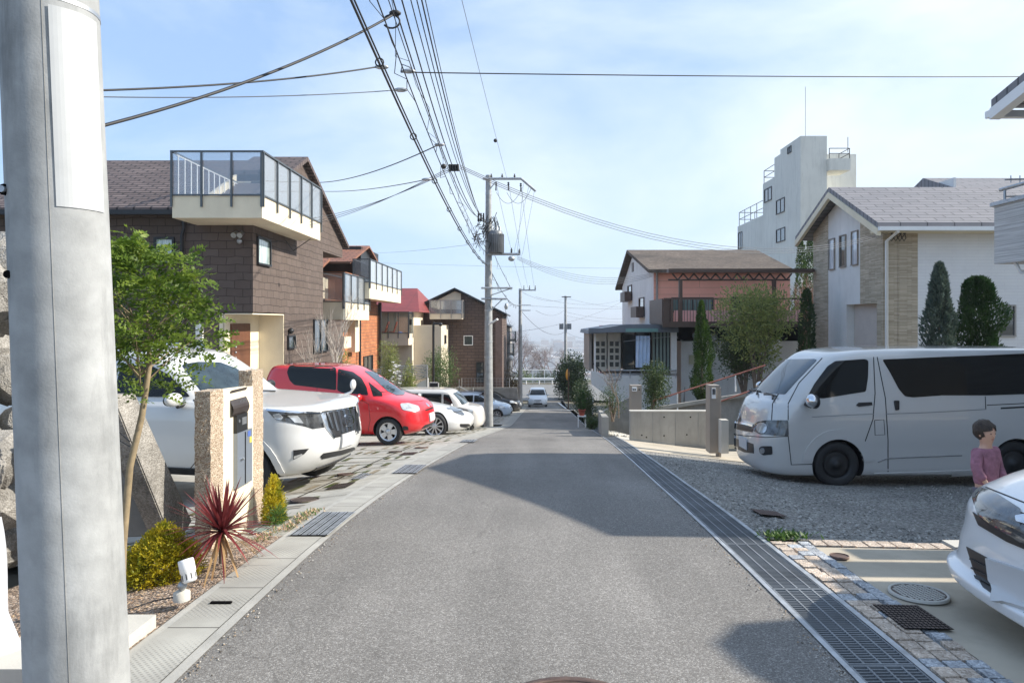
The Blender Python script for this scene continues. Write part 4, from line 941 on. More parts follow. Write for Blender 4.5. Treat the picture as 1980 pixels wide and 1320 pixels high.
P2 = pole('utility_pole', 'concrete utility pole with a grey transformer beside the parked cars', -1.6, 28, 7.6, .19, .115)
def arm(t, x0, x1, y, z, r=.05, mat=m_steeld, z1=None, nm='crossarm'):
    b = MB(); b.tube([(x0, y, z), (x1, y, z if z1 is None else z1)], r, 8); return b.build(nm, mat, t)
arm(P2, X(934, 28), X(1008, 28), 27.85, Z(347, 28), .055); arm(P2, X(1008, 28), X(1036, 28), 27.85, Z(347, 28), .055, z1=Z(371, 28))
arm(P2, X(940, 28), X(1006, 28), 27.85, Z(492, 28), .05)
for (a, b_, z) in ((931, 991, 557), (931, 980, 578)): arm(P2, X(a, 28), X(b_, 28), 27.85, Z(z, 28), .04)
tubes('brace', [[P(944, 370, 27.9), P(958, 352, 27.9)], [P(945, 604, 27.9), P(972, 578, 27.9)], [P(945, 572, 27.9), P(990, 557, 27.9)]], .02, m_steeld, P2)
b = MB(); b.tube([P(944, 628, 27.9), P(962, 617, 27.6)], .045, 8); b.build('lamp_arm', m_white_p, P2)
tb = MB(); tb.lathe([(.05, -.45), (.27, -.45), (.27, .40), (.24, .45), (.05, .47)], Matrix.Translation(P(959, 468, 27.8)), 28)
tr_ = tb.build('transformer', m_trafo, P2)
b = MB()
for i in range(22):
    a = 2*PI*i/22; c = P(959, 470, 27.8); b.box(.26, .33, -.009, .009, -.4, .36, T=Matrix.Translation(c) @ Matrix.Rotation(a, 4, 'Z'))
b.build('cooling_fin', m_trafo, tr_, root=P2)
b = MB()
for dx, dy in ((-.15, -.1), (.05, -.15), (.16, .05)):
    c = P(959, 448, 27.8)+Vector((dx, dy, 0)); b.tube([c, c+Vector((0, 0, .22))], [.045, .03], 8)
b.build('bushing', m_porc, tr_, root=P2)
rnd = random.Random(12)
b = MB()
for i in range(34):   # tangle of jumper cables
    c = P(rnd.uniform(921, 948), rnd.uniform(418, 470), 27.8+rnd.uniform(-.25, .1)); d = Vector((rnd.uniform(-.3, .3), rnd.uniform(-.2, .2), rnd.uniform(-.5, .1)))
    b.tube([c, c+d*.5+Vector((rnd.uniform(-.2, .2), 0, .1)), c+d, c+d+Vector((.1, 0, .25))], .014, 5)
for i in range(10):
    c = P(rnd.uniform(944, 954), rnd.uniform(425, 448), 27.8); b.tube([c, c+Vector((.15, 0, .2)), c+Vector((.25, 0, -.1)), c+Vector((.2, 0, -.4))], .014, 5)
b.build('jumper_cables', m_cable, P2)
b = MB()
for pxp in (925, 930, 935): b.tube([P(pxp, 412, 27.8), P(pxp, 428, 27.8)], [.03, .045], 7)
b.build('fuse', m_cable, P2)
def insul(t, pts, y, up=1, h=.2, nm='insulator'):
    for (a, b_) in pts:
        m = MB(); c = P(a, b_, y); m.lathe([(.02, 0), (.05, .03), (.02, .07), (.055, .1), (.02, .15), (.03, h)], Matrix.Translation(c) @ Matrix.Diagonal((1, 1, up, 1)), 8); m.build(nm, m_cable, t)
insul(P2, ((950, 346), (971, 346), (995, 346)), 27.85); insul(P2, ((959, 352), (983, 352), (1007, 354)), 27.85, -1, .35); insul(P2, ((989, 489), (1004, 491)), 27.85, 1, .2)
b = MB(); b.ball(P(989, 500, 27.8), .14, 6, 0, (1, 1, .8)); b.ball(P(979, 592, 27.8), .09, 6, 0, (.8, .8, 1.5)); b.build('switch_box', m_steeld, P2)
for zz in (375, 430, 510, 560, 600, 660, 690): 
    b = MB(); c = P(944, zz, 28); rr_ = .115+.075*(7.6-c.z)/10.6+.008; b.tube([(-1.6, 28, c.z-.03), (-1.6, 28, c.z+.03)], rr_, 20); b.build('band', m_steeld, P2)

P3 = pole('utility_pole', 'thinner farther pole with a short crossarm beside the grey house', X(1006, 50), 50, Z(558, 50), .17, .11)
arm(P3, X(1003, 50), X(1036, 50), 49.85, Z(561, 50), .05); arm(P3, X(1003, 50), X(1026, 50), 49.85, Z(590, 50), .035); arm(P3, X(1003, 50), X(1026, 50), 49.85, Z(600, 50), .035)
insul(P3, ((1013, 560), (1024, 560), (1035, 560)), 49.85, 1, .3)
P4 = pole('utility_pole', 'distant pole with small box standing in front of the dark camellia', X(1093.5, 72), 72, Z(572, 72), .18, .12)
for dx in (-8, 7):
    b = MB(); c = P(1093.5+dx, 631, 72); b.box(c.x-.22, c.x+.22, 71.8, 72.2, c.z-.3, c.z+.3); b.build('junction_box', m_trafo, P4)
arm(P4, X(1086, 72), X(1104, 72), 71.9, Z(574, 72), .05, m_cable)

def sagline(a, b_, sag, n=18):
    a = Vector(a); b_ = Vector(b_); return [a.lerp(b_, i/n)-Vector((0, 0, sag*4*(i/n)*(1-i/n))) for i in range(n+1)]
def wire(a, b_, sag, r, label, group='overhead wires', name='overhead_wire', mat=m_cable, loops=0, seed=1, n=18):
    r *= .72; m = MB(); pts = sagline(a, b_, sag, n); m.tube(pts, r, 5)
    if loops:
        rn = random.Random(seed); N_ = len(pts)-1; fine = sagline(a, b_, sag, loops*2)
        for i in range(loops):
            p, q = fine[2*i], fine[2*i+2]; off = Vector((rn.uniform(-.12, .12), rn.uniform(-.1, .1), rn.uniform(-.22, .03)))
            m.tube([p, (p+q)/2+off, q], r*.6, 4)
    return solo(m, name, mat, label, 'overhead wire', group)
nx_ = npx(5.2)
# thick communication cable bundle
ca, cb_ = Vector((-1.62, 3.0, 4.95)), P(941, 513, 27.8)
wire(ca, cb_, .55, .019, 'thick black cable, lowest of the bundle running from the near pole to the transformer pole')
wire(ca+Vector((0, 0, .05)), cb_+Vector((0, 0, .03)), .50, .014, 'thin messenger wire clipped along the thick black cable')
fine = sagline(ca, cb_, .55, 44); m = MB()
for i in range(4, 44, 4):
    m = MB(); p = fine[i]; r_ = .045; m.tube([p+Vector((r_*math.cos(a), 0, r_*math.sin(a)+.02)) for a in frange(0, 2*PI, PI/6)], .008, 4)
    solo(m, 'cable_hanger', m_cable, 'small ring hanger clipped round the thick black cable', 'cable fitting', 'ring hangers on the thick black cable')
wire(ca+Vector((.05, .2, .55)), P(942, 490, 27.8), .62, .012, 'drooping wire wrapped in slack loops beside the thick cable', loops=34, seed=3, name='telephone_wire')
wire(ca+Vector((.12, .2, .75)), P(941, 478, 27.8), .66, .009, 'second looped drop wire just above the thick cable', loops=26, seed=9, name='telephone_wire')
# upper low-voltage bundle
for i, (xa_, za_, pe, ye, sg, r_) in enumerate(((-1.72, 7.0, 926, 420, 1.15, .016), (-1.60, 7.05, 930, 424, 1.15, .016), (-1.5, 7.1, 934, 418, 1.12, .012), (-1.42, 7.15, 938, 428, 1.10, .012), (-1.36, 7.2, 940, 432, 1.06, .016), (-1.30, 7.2, 941, 440, 1.0, .010))):
    wire((xa_, 2.9, za_), P(pe, ye, 27.8), sg, r_, ['leftmost', 'second', 'third', 'fourth', 'fifth', 'rightmost'][i]+' wire of the upper bundle ending at the cable tangle on the transformer pole')
wire(P(883, -40, 11.2), P(980, 345, 27.8), .05, .008, 'lone thin wire dropping steeply from the top of the sky to the pole crossarm', mat=m_cableg)
b = MB(); b.ball(P(958, 272, 20.5), .06, 5); solo(b, 'wire_spacer', m_cable, 'small fitting on the lone thin wire', 'cable fitting')
# side drops; each starts from the bundle
def pw(a, ya_, b_, yb_, sag, r, label, **k): return wire(P(a[0], a[1], ya_), P(b_[0], b_[1], yb_), sag, r, label, **k)
pw((150, 256), 5.0, (762, 28), 8.2, .12, .020, 'thick service cable sloping up from the left to a coiled fitting')
m = MB(); c = P(757, 42, 8.2); m.tube([c+Vector((.10*math.cos(a), 0, .10*math.sin(a)*.8)) for a in frange(-2.6, 2.6, .4)], .012, 6); m.ball(P(764, 26, 8.2), .05, 5, 0, (1.5, 1, .7)); solo(m, 'cable_coil', m_cable, 'cable coil at the top centre of the sky', 'cable fitting')
pw((120, 177), 6.0, (728, 130), 9.2, .06, .015, 'black service wire passing left of the bundle at the sign plate height')
pw((120, 186), 7.0, (775, 174), 9.5, .05, .009, 'thin grey wire just under the black service wire on the left', mat=m_cableg)
pw((775, 140), 9.3, (2050, 148), 14, .03, .012, 'long level wire crossing the sky to the right edge')
m = MB()
for (a, b_) in (((738, 130), 9.2), ((790, 138), 9.3), ((775, 174), 9.5), ((850, 280), 12.4), ((825, 347), 13)): m.ball(P(a[0], a[1], b_), .05, 5, 0, (2, 1, .6))
m.tube([P(775, 140, 9.3), P(778, 125, 9.3), P(792, 130, 9.3), P(800, 140, 9.3)], .01, 5)
solo(m, 'tension_clamp', m_steeld, 'metal tension clamps strung along the cable bundle', 'cable fitting')
pw((619, 353), 21.9, (848, 280), 12.4, .15, .016, 'black wire from the glass roof terrace up to the bundle')
pw((150, 373), 18, (612, 356), 21.8, .1, .012, 'wire passing in front of the slate house roof')
pw((622, 370), 21.8, (826, 347), 13, .08, .012, 'lower black wire from the glass roof terrace to the bundle')
for i in range(3): pw((572, 440-i*7), 21.7, (872, 322+i*4), 15, .2, .010, ['lowest', 'middle', 'highest'][i]+' of three parallel wires sloping from the terrace bracket to the bundle', mat=m_cableg)
m = MB()
for i in range(4): m.tube([P(870+i*5, 318, 15), P(871+i*5, 331, 15)], .03, 6)
m.ball(P(858, 322, 15), .06, 5); solo(m, 'insulator_rack', m_cable, 'rack of insulators hanging on the wire bundle against the sky', 'cable fitting')
for i in range(3): pw((890, 320+i*3), 15, (1722+i*8, 445), 23.2, 1.15+.06*i, .010, ['upper', 'middle', 'lower'][i]+' of three long wires sagging right to the white house bracket', mat=m_cableg)
for i in range(4): pw((1000, 495+i*2), 27.8, (1262, 528+i*2), 31.9, .5+.05*i, .010, ['top', 'second', 'third', 'lowest'][i]+' of four wires from the transformer pole arm to the pink house gable', mat=m_cableg)
for i, (a, b_) in enumerate((((959, 352), (1010, 560)), ((983, 352), (1022, 560)), ((1007, 354), (1034, 560)))):
    pw(a, 27.8, b_, 49.8, .3, .010, ['left', 'middle', 'right'][i]+' of three high wires running down from the crossarm to the farther pole', mat=m_cableg)
for i, (a, b_) in enumerate((((1012, 355), (1000, 490)), ((1022, 362), (994, 488)), ((1033, 371), (1010, 492)))):
    pw(a, 27.8, b_, 27.8, .0, .008, ['left', 'middle', 'right'][i]+' of the slanting tie wires between the two arms of the transformer pole', mat=m_cableg)
for i in range(2):
    m = MB(); a = P(960+i*20, 372, 27.8); b_ = P(1010+i*18, 362, 27.8); m.tube(sagline(a, b_, .55), .008, 4); solo(m, 'jumper_loop', m_cableg, ['left', 'right'][i]+' drooping loop of wire under the top crossarm', 'overhead wire')
pw((945, 515), 28, (1004, 590), 50, .5, .02, 'thick black cable running on from the transformer pole to the farther pole', loops=14)
pw((947, 470), 28, (990, 560), 28, .1, .012, 'cable hanging steeply beside the transformer pole', loops=8)
pw((1007, 600), 50, (1093, 641), 72, .9, .02, 'low black cable from the farther pole to the distant pole')
pw((1093, 641), 72, (1205, 660), 30, .3, .012, 'black cable from the distant pole to the porch roof')
pw((975, 592), 28, (1008, 650), 50, .6, .012, 'thin sagging wire below the short crossarms')
pw((720, 489), 60, (930, 470), 27.8, .1, .010, 'faint wire crossing the sky left of the transformer pole', mat=m_cableg)
pw((720, 508), 80, (1300, 520), 60, .1, .014, 'very faint level wire behind the transformer pole', mat=m_cableg)
for i, (a, b_, sg) in enumerate((((1036, 574), (1230, 566), 1), ((1025, 591), (1300, 592), .3), ((1007, 563), (1094, 576), .5), ((1094, 576), (1300, 586), .8), ((1010, 640), (1240, 560), .8), ((1094, 603), (1250, 612), .5), ((1094, 610), (1250, 618), .5), ((1036, 600), (1093, 598), .5))):
    pw(a, 50 if i in (0, 1, 2, 4, 7) else 72, b_, 72 if i in (2, 7) else 90, sg, .016, ['top', 'second', 'third', 'fourth', 'fifth', 'sixth', 'seventh', 'shortest'][i]+' of the distant wires fanning across the pale sky above the sea', mat=m_cableg)
# mirror post at the junction
t = thing('traffic_mirror', 'roadside mirror with orange backing on a dark post at the junction', 'traffic mirror', (X(1099, 50), 50, G(3, 50)))
b = MB(); b.tube([(X(1099, 50), 50, G(3, 50)-.1), (X(1099, 50), 50, Z(712, 50))], .045, 8); b.build('post', m_bronze, t)
m = MB(); c = P(1097, 724, 50); T = Matrix.Translation(c) @ Matrix.Rotation(R(70), 4, 'Z') @ Matrix.Rotation(R(90), 4, 'X'); m.lathe([(.001, -.06), (.3, -.04), (.4, .0), (.4, .03), (.001, .03)], T, 20); m.build('mirror', M('orange_paint', (.75, .33, .04), .4, var=.08), t)
# guard rail and mesh fence on the far side of the cross road
t = thing('guard_rail', 'white corrugated guard rail across the far side of the junction', 'guard rail', (3, 86, -6.2))
zb_ = -6.25; x0, x1 = X(985, 86), X(1135, 86)
b = MB(); b.prism([(85.95, zb_+.45), (85.9, zb_+.52), (85.98, zb_+.6), (85.9, zb_+.7), (85.95, zb_+.8), (86.02, zb_+.8), (86.02, zb_+.45)], 'x', x0, x1); b.build('rail', m_white_p, t)
for i in range(6): b = MB(); x = x0+(x1-x0)*(i+.3)/6; b.tube([(x, 86.1, zb_-.3), (x, 86.1, zb_+.75)], .07, 8); b.build('post', m_white_p, t)
t = thing('mesh_fence', 'tall white-framed mesh fence standing behind the guard rail', 'fence', (2, 87, -6.3))
x0, x1 = X(985, 87), X(1098, 87); zb_ = -6.3; zt_ = Z(715, 87)
m = MB(); m.tube([(x0, 87, zt_), (x1, 87, zt_)], .04, 6); m.tube([(x0, 87, zb_+.2), (x1, 87, zb_+.2)], .03, 6); m.build('rail', m_white_p, t)
for i in range(6): b = MB(); x = x0+(x1-x0)*i/5; b.tube([(x, 87, zb_-.3), (x, 87, zt_)], .05, 6); b.build('post', m_white_p, t)
m = MB(); k = 70
for i in range(k): x = x0+(x1-x0)*i/k; m.tube([(x, 87.02, zb_), (x, 87.02, zt_)], .008, 3, cap=False)
for i in range(12): z = zb_+(zt_-zb_)*i/12; m.tube([(x0, 87.02, z), (x1, 87.02, z)], .008, 3, cap=False)
m.build('mesh', m_steel, t)

# ================================================================ WALLS, FENCES ON THE LEFT
t = thing('mesh_fence', 'thin wire mesh fence on the terrace edge behind the red car', 'fence', (-7, 19, -1.4))
m = MB(); xf = -6.9
def meshline(a, b_, h, step, mat, t, nm='mesh', rows=8, r=.006):
    a = Vector(a); b_ = Vector(b_); L_ = (b_-a).length; n = int(L_/step); m = MB()
    for i in range(n+1): p = a.lerp(b_, i/n); m.tube([p, p+Vector((0, 0, h))], r, 3, cap=False)
    for j in range(rows+1): q = Vector((0, 0, h*j/rows)); m.tube([a+q, b_+q], r, 3, cap=False)
    m.build(nm, mat, t)
    m = MB(); k = max(1, int(L_/1.8))
    for i in range(k+1): p = a.lerp(b_, i/k); m.tube([p-Vector((0, 0, .2)), p+Vector((0, 0, h+.03))], .022, 6)
    m.build('post', mat, t)
meshline((-6.9, 16.5, -.95), (-7.1, 20.0, -1.0), .95, .1, m_steeld, t)
t2 = thing('mesh_fence', 'pale wire fence sloping down in front of the slate and orange houses', 'fence', (-6, 24, -1.7))
meshline((-6.6, 20.4, -1.2), (-6.3, 30, -1.6), 1.15, .12, m_steel, t2, rows=10)
# sloping retaining wall with louvre fence between the upper and lower car parks
t = thing('retaining_wall', 'sloping pale concrete wall with metal louvre fence above the white hatchback', 'wall', (-6, 28, -3))
def slantwall(y, pl, th, mat, t, nm):
    b = MB(); b.prism([(X(px_, y), Z(py_, y)) for px_, py_ in pl], 'y', y, y+th); return b.build(nm, mat, t)
slantwall(28.2, ((780, 757), (827, 731), (827, 790), (740, 790), (740, 757)), .2, m_white, t, 'wall')
m = MB()
for i in range(9):
    k = i/8; m.tube([P(735, 752-44*k+2, 28.1), P(826, 728-22*k, 28.1)], .02, 5)
m.build('louvre_rail', m_steel, t)
m = MB()
for px_ in (740, 768, 797, 826): m.tube([P(px_, 755, 28.15), P(px_, 706, 28.15)], .03, 6)
m.build('post', m_steel, t)
t = thing('retaining_wall', 'weathered concrete retaining wall behind the black car, wire fence on top', 'wall', (-3, 48, -4))
slantwall(46-.9, ((868, 749), (1000, 749), (1006, 800), (868, 800)), .2, m_concd, t, 'wall')
m = MB(); meshline((X(893, 45.2), 45.2, Z(749, 45.2)), (X(985, 45.2), 45.2, Z(749, 45.2)), .6, .2, m_steel, t, rows=3, r=.008)
t = thing('stair_rail', 'metal hand rail of the steps beside the grey wing wall', 'hand rail', (-4, 42, -4))
rail([P(868, 742, 43), P(888, 733, 43), P(915, 748, 43)], -.9, .03, m_steel, t, 'rail', .8, 1)
t = thing('name_sign', 'small white-framed sign board below the dark lamp post', 'sign', (X(840, 30), 30, -2.6))
b = MB(); b.box(X(831, 30), X(847, 30), 30, 30.05, Z(748, 30), Z(740, 30)); b.build('board', m_dark, t)
b = MB(); 
for a_ in ((830, 831), (847, 848)): b.box(X(a_[0], 30), X(a_[1], 30), 29.98, 30.06, G(-4, 30), Z(739, 30))
b.box(X(830, 30), X(848, 30), 29.98, 30.06, Z(740, 30), Z(739, 30)); b.build('frame', m_white_p, t)
t = thing('lamp_post', 'thin dark lamp post in front of the grey wing wall', 'lamp post', (X(838, 31), 31, -3))
b = MB(); b.tube([(X(838, 31), 31, -3.2), (X(838, 31), 31, Z(622, 31))], .055, 8); b.build('post', m_dark, t)
b = MB(); b.tube([P(838, 625, 31), P(852, 627, 31)], .04, 8); b.ball(P(852, 627, 31), .09, 5); b.build('lamp', m_dark, t)
t = thing('street_lamp', 'white globe lamp on a slim pale post near the junction', 'street lamp', (X(988, 52), 52, -5))
b = MB(); b.tube([(X(988, 52), 52, -5.2), P(988, 697, 52)], .05, 8); b.build('post', m_white_p, t)
b = MB(); b.ball(P(988, 692, 52), .22, 8); b.build('globe', m_white_p, t)

# ================================================================ RIGHT SIDE WALLS
t = thing('concrete_wall', 'low board-marked concrete wall in front of the pink house', 'wall', (5, 16, -1.4))
y = 16.0; b = MB(); b.box(X(1219, y), X(1376, y), y, y+.18, G(3, y)-.5, Z(796, y)); b.build('wall', m_wallc, t)
m = MB()
for px_ in (1262, 1306, 1350): m.box(X(px_, y)-.006, X(px_, y)+.006, y-.003, y+.01, G(3, y)-.4, Z(797, y))
m.build('joint', m_concd, t)
m = MB()
for px_, py_ in ((1241, 841), (1284, 806), (1284, 842), (1328, 840), (1250, 845), (1335, 806)): m.tube([P(px_, py_, y-.004), P(px_, py_, y+.02)], .018, 8)
m.build('form_tie_hole', m_void, t)
b = MB(); b.box(X(1219, y)-.01, X(1376, y), y-.01, y+.2, Z(796, y), Z(794, y)); b.build('coping', m_conc2, t)
def mailpillar(a, b_, top, bot, y, d, label, mat):
    t = thing('gate_pillar', label, 'gate pillar', (X((a+b_)/2, y), y, Z(bot, y)))
    b = MB(); b.box(X(a, y), X(b_, y), y, y+d, Z(bot, y)-.2, Z(top, y)); b.build('body', mat, t); return t
t = mailpillar(1372.5, 1392, 745, 856, 13.2, .3, 'tall taupe metal gate pillar between concrete wall and silver van', m_taupe)
b = MB(); b.box(X(1376, 13.2), X(1383, 13.2), 13.16, 13.21, Z(770, 13.2), Z(750, 13.2)); b.build('plate', m_white_p, t)
b = MB(); b.box(X(1376.5, 13.2), X(1379, 13.2), 13.15, 13.165, Z(762, 13.2), Z(751, 13.2)); b.box(X(1380, 13.2), X(1382, 13.2), 13.15, 13.165, Z(762, 13.2), Z(751, 13.2)); b.build('letter_slot', m_dark, t)
b = MB(); b.box(X(1392, 13.2), X(1396, 13.2), 13.25, 13.5, G(3.7, 13.2)-.1, Z(750, 13.2)); b.build('post', m_greyp, t)
t = mailpillar(1395, 1409, 812, 856, 12.9, .2, 'short square concrete stub beside the van bumper', m_conc2)
t = mailpillar(1220, 1241, 745, 800, 17.6, .3, 'grey mailbox pillar among the shrubs before the porch', m_taupe)
b = MB(); b.box(X(1222, 17.6), X(1231, 17.6), 17.56, 17.6, Z(756, 17.6), Z(748, 17.6)); pl_ = b.build('name_plate', m_white_p, t)
b = MB(); b.box(X(1223.5, 17.55), X(1226, 17.55), 17.545, 17.556, Z(754, 17.6), Z(751, 17.6)); b.box(X(1227, 17.55), X(1229.5, 17.55), 17.545, 17.556, Z(754, 17.6), Z(751, 17.6)); b.build('lettering', m_dark, pl_, root=t)
b = MB(); b.tube([P(1236, 753, 17.6), P(1236, 753, 17.56)], .02, 8); b.build('doorbell', m_dark, t)
# low curb wall left of the path
t = thing('low_wall', 'low sloping concrete garden wall at the corner of the side path', 'wall', (X(1160, 19), 19, -2))
b = MB(); A1 = [(X(1177, 17.4), 17.4), (X(1164, 17.4), 17.4), (X(1157, 22), 22), (X(1163, 22), 22)]
b.mesh([(x, y, -2.9) for x, y in A1]+[(A1[0][0], 17.4, Z(806, 17.4)), (A1[1][0], 17.4, Z(806, 17.4)), (A1[2][0], 22, Z(792, 22)), (A1[3][0], 22, Z(792, 22))], [(0, 1, 2, 3), (4, 7, 6, 5), (0, 4, 5, 1), (1, 5, 6, 2), (2, 6, 7, 3), (3, 7, 4, 0)]); b.build('wall', m_wallc, t, recalc=True)
b = MB(); b.prism([(X(1158, 21), Z(800, 21)), (X(1218, 21), Z(768, 21)), (X(1218, 21), -3), (X(1158, 21), -3)], 'y', 21, 21.2); b.build('back_wall', m_concd, t)
# ramp with red handrail
t = thing('ramp', 'concrete ramp with red handrails rising behind the low concrete wall', 'ramp', (7, 19.5, -1.6))
b = MB(); ya_ = 20.0
b.prism([(X(1262, ya_), Z(792, ya_)), (X(1440, ya_), Z(764, ya_)), (X(1440, ya_), -2.4), (X(1262, ya_), -2.4)], 'y', ya_, ya_+.5); b.build('slope', m_concd, t)
b = MB(); b.prism([(X(1262, ya_), Z(794, ya_)), (X(1440, ya_), Z(766, ya_)), (X(1440, ya_), Z(759, ya_)), (X(1262, ya_), Z(787, ya_))], 'y', ya_-.12, ya_-.003); b.build('kerb', m_wallc, t)
tubes('handrail', [[P(1262, 775, 19.9), P(1480, 706, 19.9)]], .022, m_redd, t); tubes('handrail', [[P(1392, 776, 18.4), P(1490, 742, 18.4)]], .022, m_redd, t)
for px_, py_ in ((1271, 772), (1310, 760), (1368, 742), (1422, 725)): tubes('baluster', [[P(px_, py_, 19.9), P(px_, py_+32, 19.9)]], .022, m_white_p, t)
# potted geranium on small stand, stepping stones
t = thing('plant_stand', 'small metal plant stand by the road below the hedge', 'plant stand', (X(1123, 26), 26, G(2.5, 26)))
zz = Z(803, 26); b = MB(); b.box(X(1117, 26), X(1133, 26), 25.85, 26.15, zz-.03, zz); b.build('top', m_white_p, t)
for px_ in (1118, 1132):
    for dy in (25.88, 26.12): b = MB(); b.tube([(X(px_, 26), dy, zz-.5), (X(px_, 26), dy, zz)], .015, 5); b.build('leg', m_white_p, t)
t = thing('flower_pot', 'red flower pot with trimmed green bush on the plant stand', 'flower pot', (X(1125, 26), 26, zz))
b = MB(); b.lathe([(.09, 0), (.13, .2), (.15, .2), (.15, .23), (.12, .22)], Matrix.Translation((X(1125, 26), 26, zz)), 16); b.build('pot', m_redp, t)
b = MB(); rnd = random.Random(5)
for i in range(900):
    h_ = rnd.random(); a = rnd.random()*6.28; r_ = .16*math.sin(min(1, h_*1.2+.15)*PI*.85)*math.sqrt(rnd.random()); c = Vector((X(1125, 26)+r_*math.cos(a), 26+r_*math.sin(a), zz+.2+h_*.75)); b.leaf(c, Vector((math.cos(a), math.sin(a), rnd.random())), Vector((rnd.random(), rnd.random(), 1)), .06, .03)
b.build('bush', leafmat('box_leaf', (.02, .07, .015), (.06, .14, .03)), t)

# ================================================================ VEGETATION
def rv(rn): 
    while True:
        v = Vector((rn.uniform(-1, 1), rn.uniform(-1, 1), rn.uniform(-1, 1)))
        if .05 < v.length < 1: return v.normalized()
def cone_tree(name, label, x, y, zb, zt, r, mat, n=4000, ls=.09, seed=1, shape=1.0, group=None, trunk=True, rough=.25, cat='conifer'):
    """upright evergreen: leaf sprays in an uneven cone shell"""
    rn = random.Random(seed); t = thing(name, label, cat, (x, y, zb), 0, group)
    m = MB(); H = zt-zb
    for i in range(n):
        h = rn.random()**1.15; a = rn.random()*2*PI
        prof = (math.sin(min(1, (h+.06)*2.6)*PI/2))*(1-h)**(.62*shape)
        lump = 1+rough*(noise.noise(Vector((math.cos(a)*1.6, math.sin(a)*1.6, h*H*1.3+seed))))*2
        rr = r*prof*lump*(.55+.5*math.sqrt(rn.random()))
        c = Vector((x+rr*math.cos(a), y+rr*math.sin(a), zb+h*H)); d = Vector((math.cos(a)*.5, math.sin(a)*.5, .9))+rv(rn)*.5
        m.leaf(c, d, rv(rn), ls*(.6+.8*rn.random()), ls*.4)
    for i in range(int(n*.02)): 
        a = rn.random()*6.28; h = rn.random()*.9; rr = r*(1-h)**.7*.5; m.leaf(Vector((x+rr*math.cos(a), y+rr*math.sin(a), zb+h*H)), Vector((math.cos(a)*.3, math.sin(a)*.3, 1)), rv(rn), ls*2.4, ls*.5)
    m.build('foliage', mat, t)
    if trunk: b = MB(); b.tube([(x, y, zb-.3), (x, y, zb+H*.7)], [r*.12+.02, .01], 7); b.build('trunk', m_bark, t)
    return t
def bush(name, label, x, y, zb, rx, ry, h, mat, n=2500, ls=.06, seed=1, cat='shrub', clumps=14, group=None, trunk=True, lw=.5, flat=.0, trunkmat=None, crown_low=0.0):
    rn = random.Random(seed); t = thing(name, label, cat, (x, y, zb), 0, group); m = MB(); cl = []
    for i in range(clumps):
        v = rv(rn)*(rn.random()**.4); cl.append((Vector((x+v.x*rx*.72, y+v.y*ry*.72, zb+h*(crown_low+(1-crown_low)*(.5+.42*v.z)))), (.28+.22*rn.random())))
    for i in range(n):
        c, r_ = rn.choice(cl); v = rv(rn)*(rn.random()**.35)
        p = c+Vector((v.x*rx*r_*1.3, v.y*ry*r_*1.3, v.z*h*(1-crown_low)*r_*.8))
        m.leaf(p, v+rv(rn)*.7+Vector((0, 0, .25)), rv(rn), ls*(.6+.8*rn.random()), ls*lw)
    m.build('foliage', mat, t)
    if trunk:
        b = MB()
        for i in range(min(clumps, 9)):
            c = cl[i][0]; base = Vector((x+rn.uniform(-.02, .02)*rx, y, zb-.1)); mid = base.lerp(c, .5)+Vector((rn.uniform(-.1, .1)*rx, 0, .12*h)); b.tube([base, mid, c], [.05*min(rx, .8)+.006, .03*min(rx, .8)+.004, .004], 6)
        b.build('trunk', trunkmat or m_bark, t)
    return t
def bare_tree(name, label, x, y, zb, h, spread, mat, seed=1, depth=5, r0=.12, up=.55, leaf=None, ls=.05, nleaf=0, cat='bare tree', group=None, fork=3):
    rn = random.Random(seed); t = thing(name, label, cat, (x, y, zb), 0, group); m = MB(); tips = []
    def grow(p, d, l, r, k):
        q = p+d*l*.5+rv(rn)*l*.05; e = q+(d+rv(rn)*.15).normalized()*l*.5; m.tube([p, q, e], [r, r*.8, r*.6], 5 if k > 1 else 3, cap=False)
        if k == 0: tips.append(e); return
        for i in range(fork if k > 1 else 2):
            nd = (d+rv(rn)*spread+Vector((0, 0, up*.3))).normalized(); grow(e.lerp(p, rn.random()*.4*(i > 0)), nd, l*rn.uniform(.6, .85), r*.6, k-1)
    grow(Vector((x, y, zb)), Vector((rn.uniform(-.1, .1), 0, 1)).normalized(), h*.32, r0, depth)
    m.build('branches', mat, t)
    if leaf:
        f = MB()
        for i in range(nleaf): p = rn.choice(tips)+rv(rn)*ls*2.5; f.leaf(p, rv(rn), rv(rn), ls*(.6+.7*rn.random()), ls*.5)
        f.build('foliage', leaf, t)
    return t
lf_fresh = leafmat('fresh_leaf', (.06, .12, .016), (.22, .30, .045), (.42, .35, .08), 9, .45)
lf_yel = leafmat('golden_leaf', (.20, .23, .02), (.66, .52, .03), (.82, .60, .06), 14, .45)
lf_dark = leafmat('dark_conifer', (.012, .04, .010), (.035, .085, .018), None, 4, .2)
lf_thuja = leafmat('arborvitae_leaf', (.018, .05, .008), (.07, .13, .02), None, 5, .25)
lf_blue = leafmat('blue_conifer', (.045, .075, .06), (.11, .15, .12), None, 5, .2)
lf_shrub = leafmat('shrub_leaf', (.03, .06, .018), (.10, .14, .05), (.2, .22, .12), 8, .3)
lf_olive = leafmat('pale_leaf', (.14, .19, .06), (.36, .38, .12), (.45, .40, .15), 5, .4)
lf_cam = leafmat('camellia_leaf', (.010, .026, .008), (.035, .07, .02), (.11, .14, .09), 3, .15)
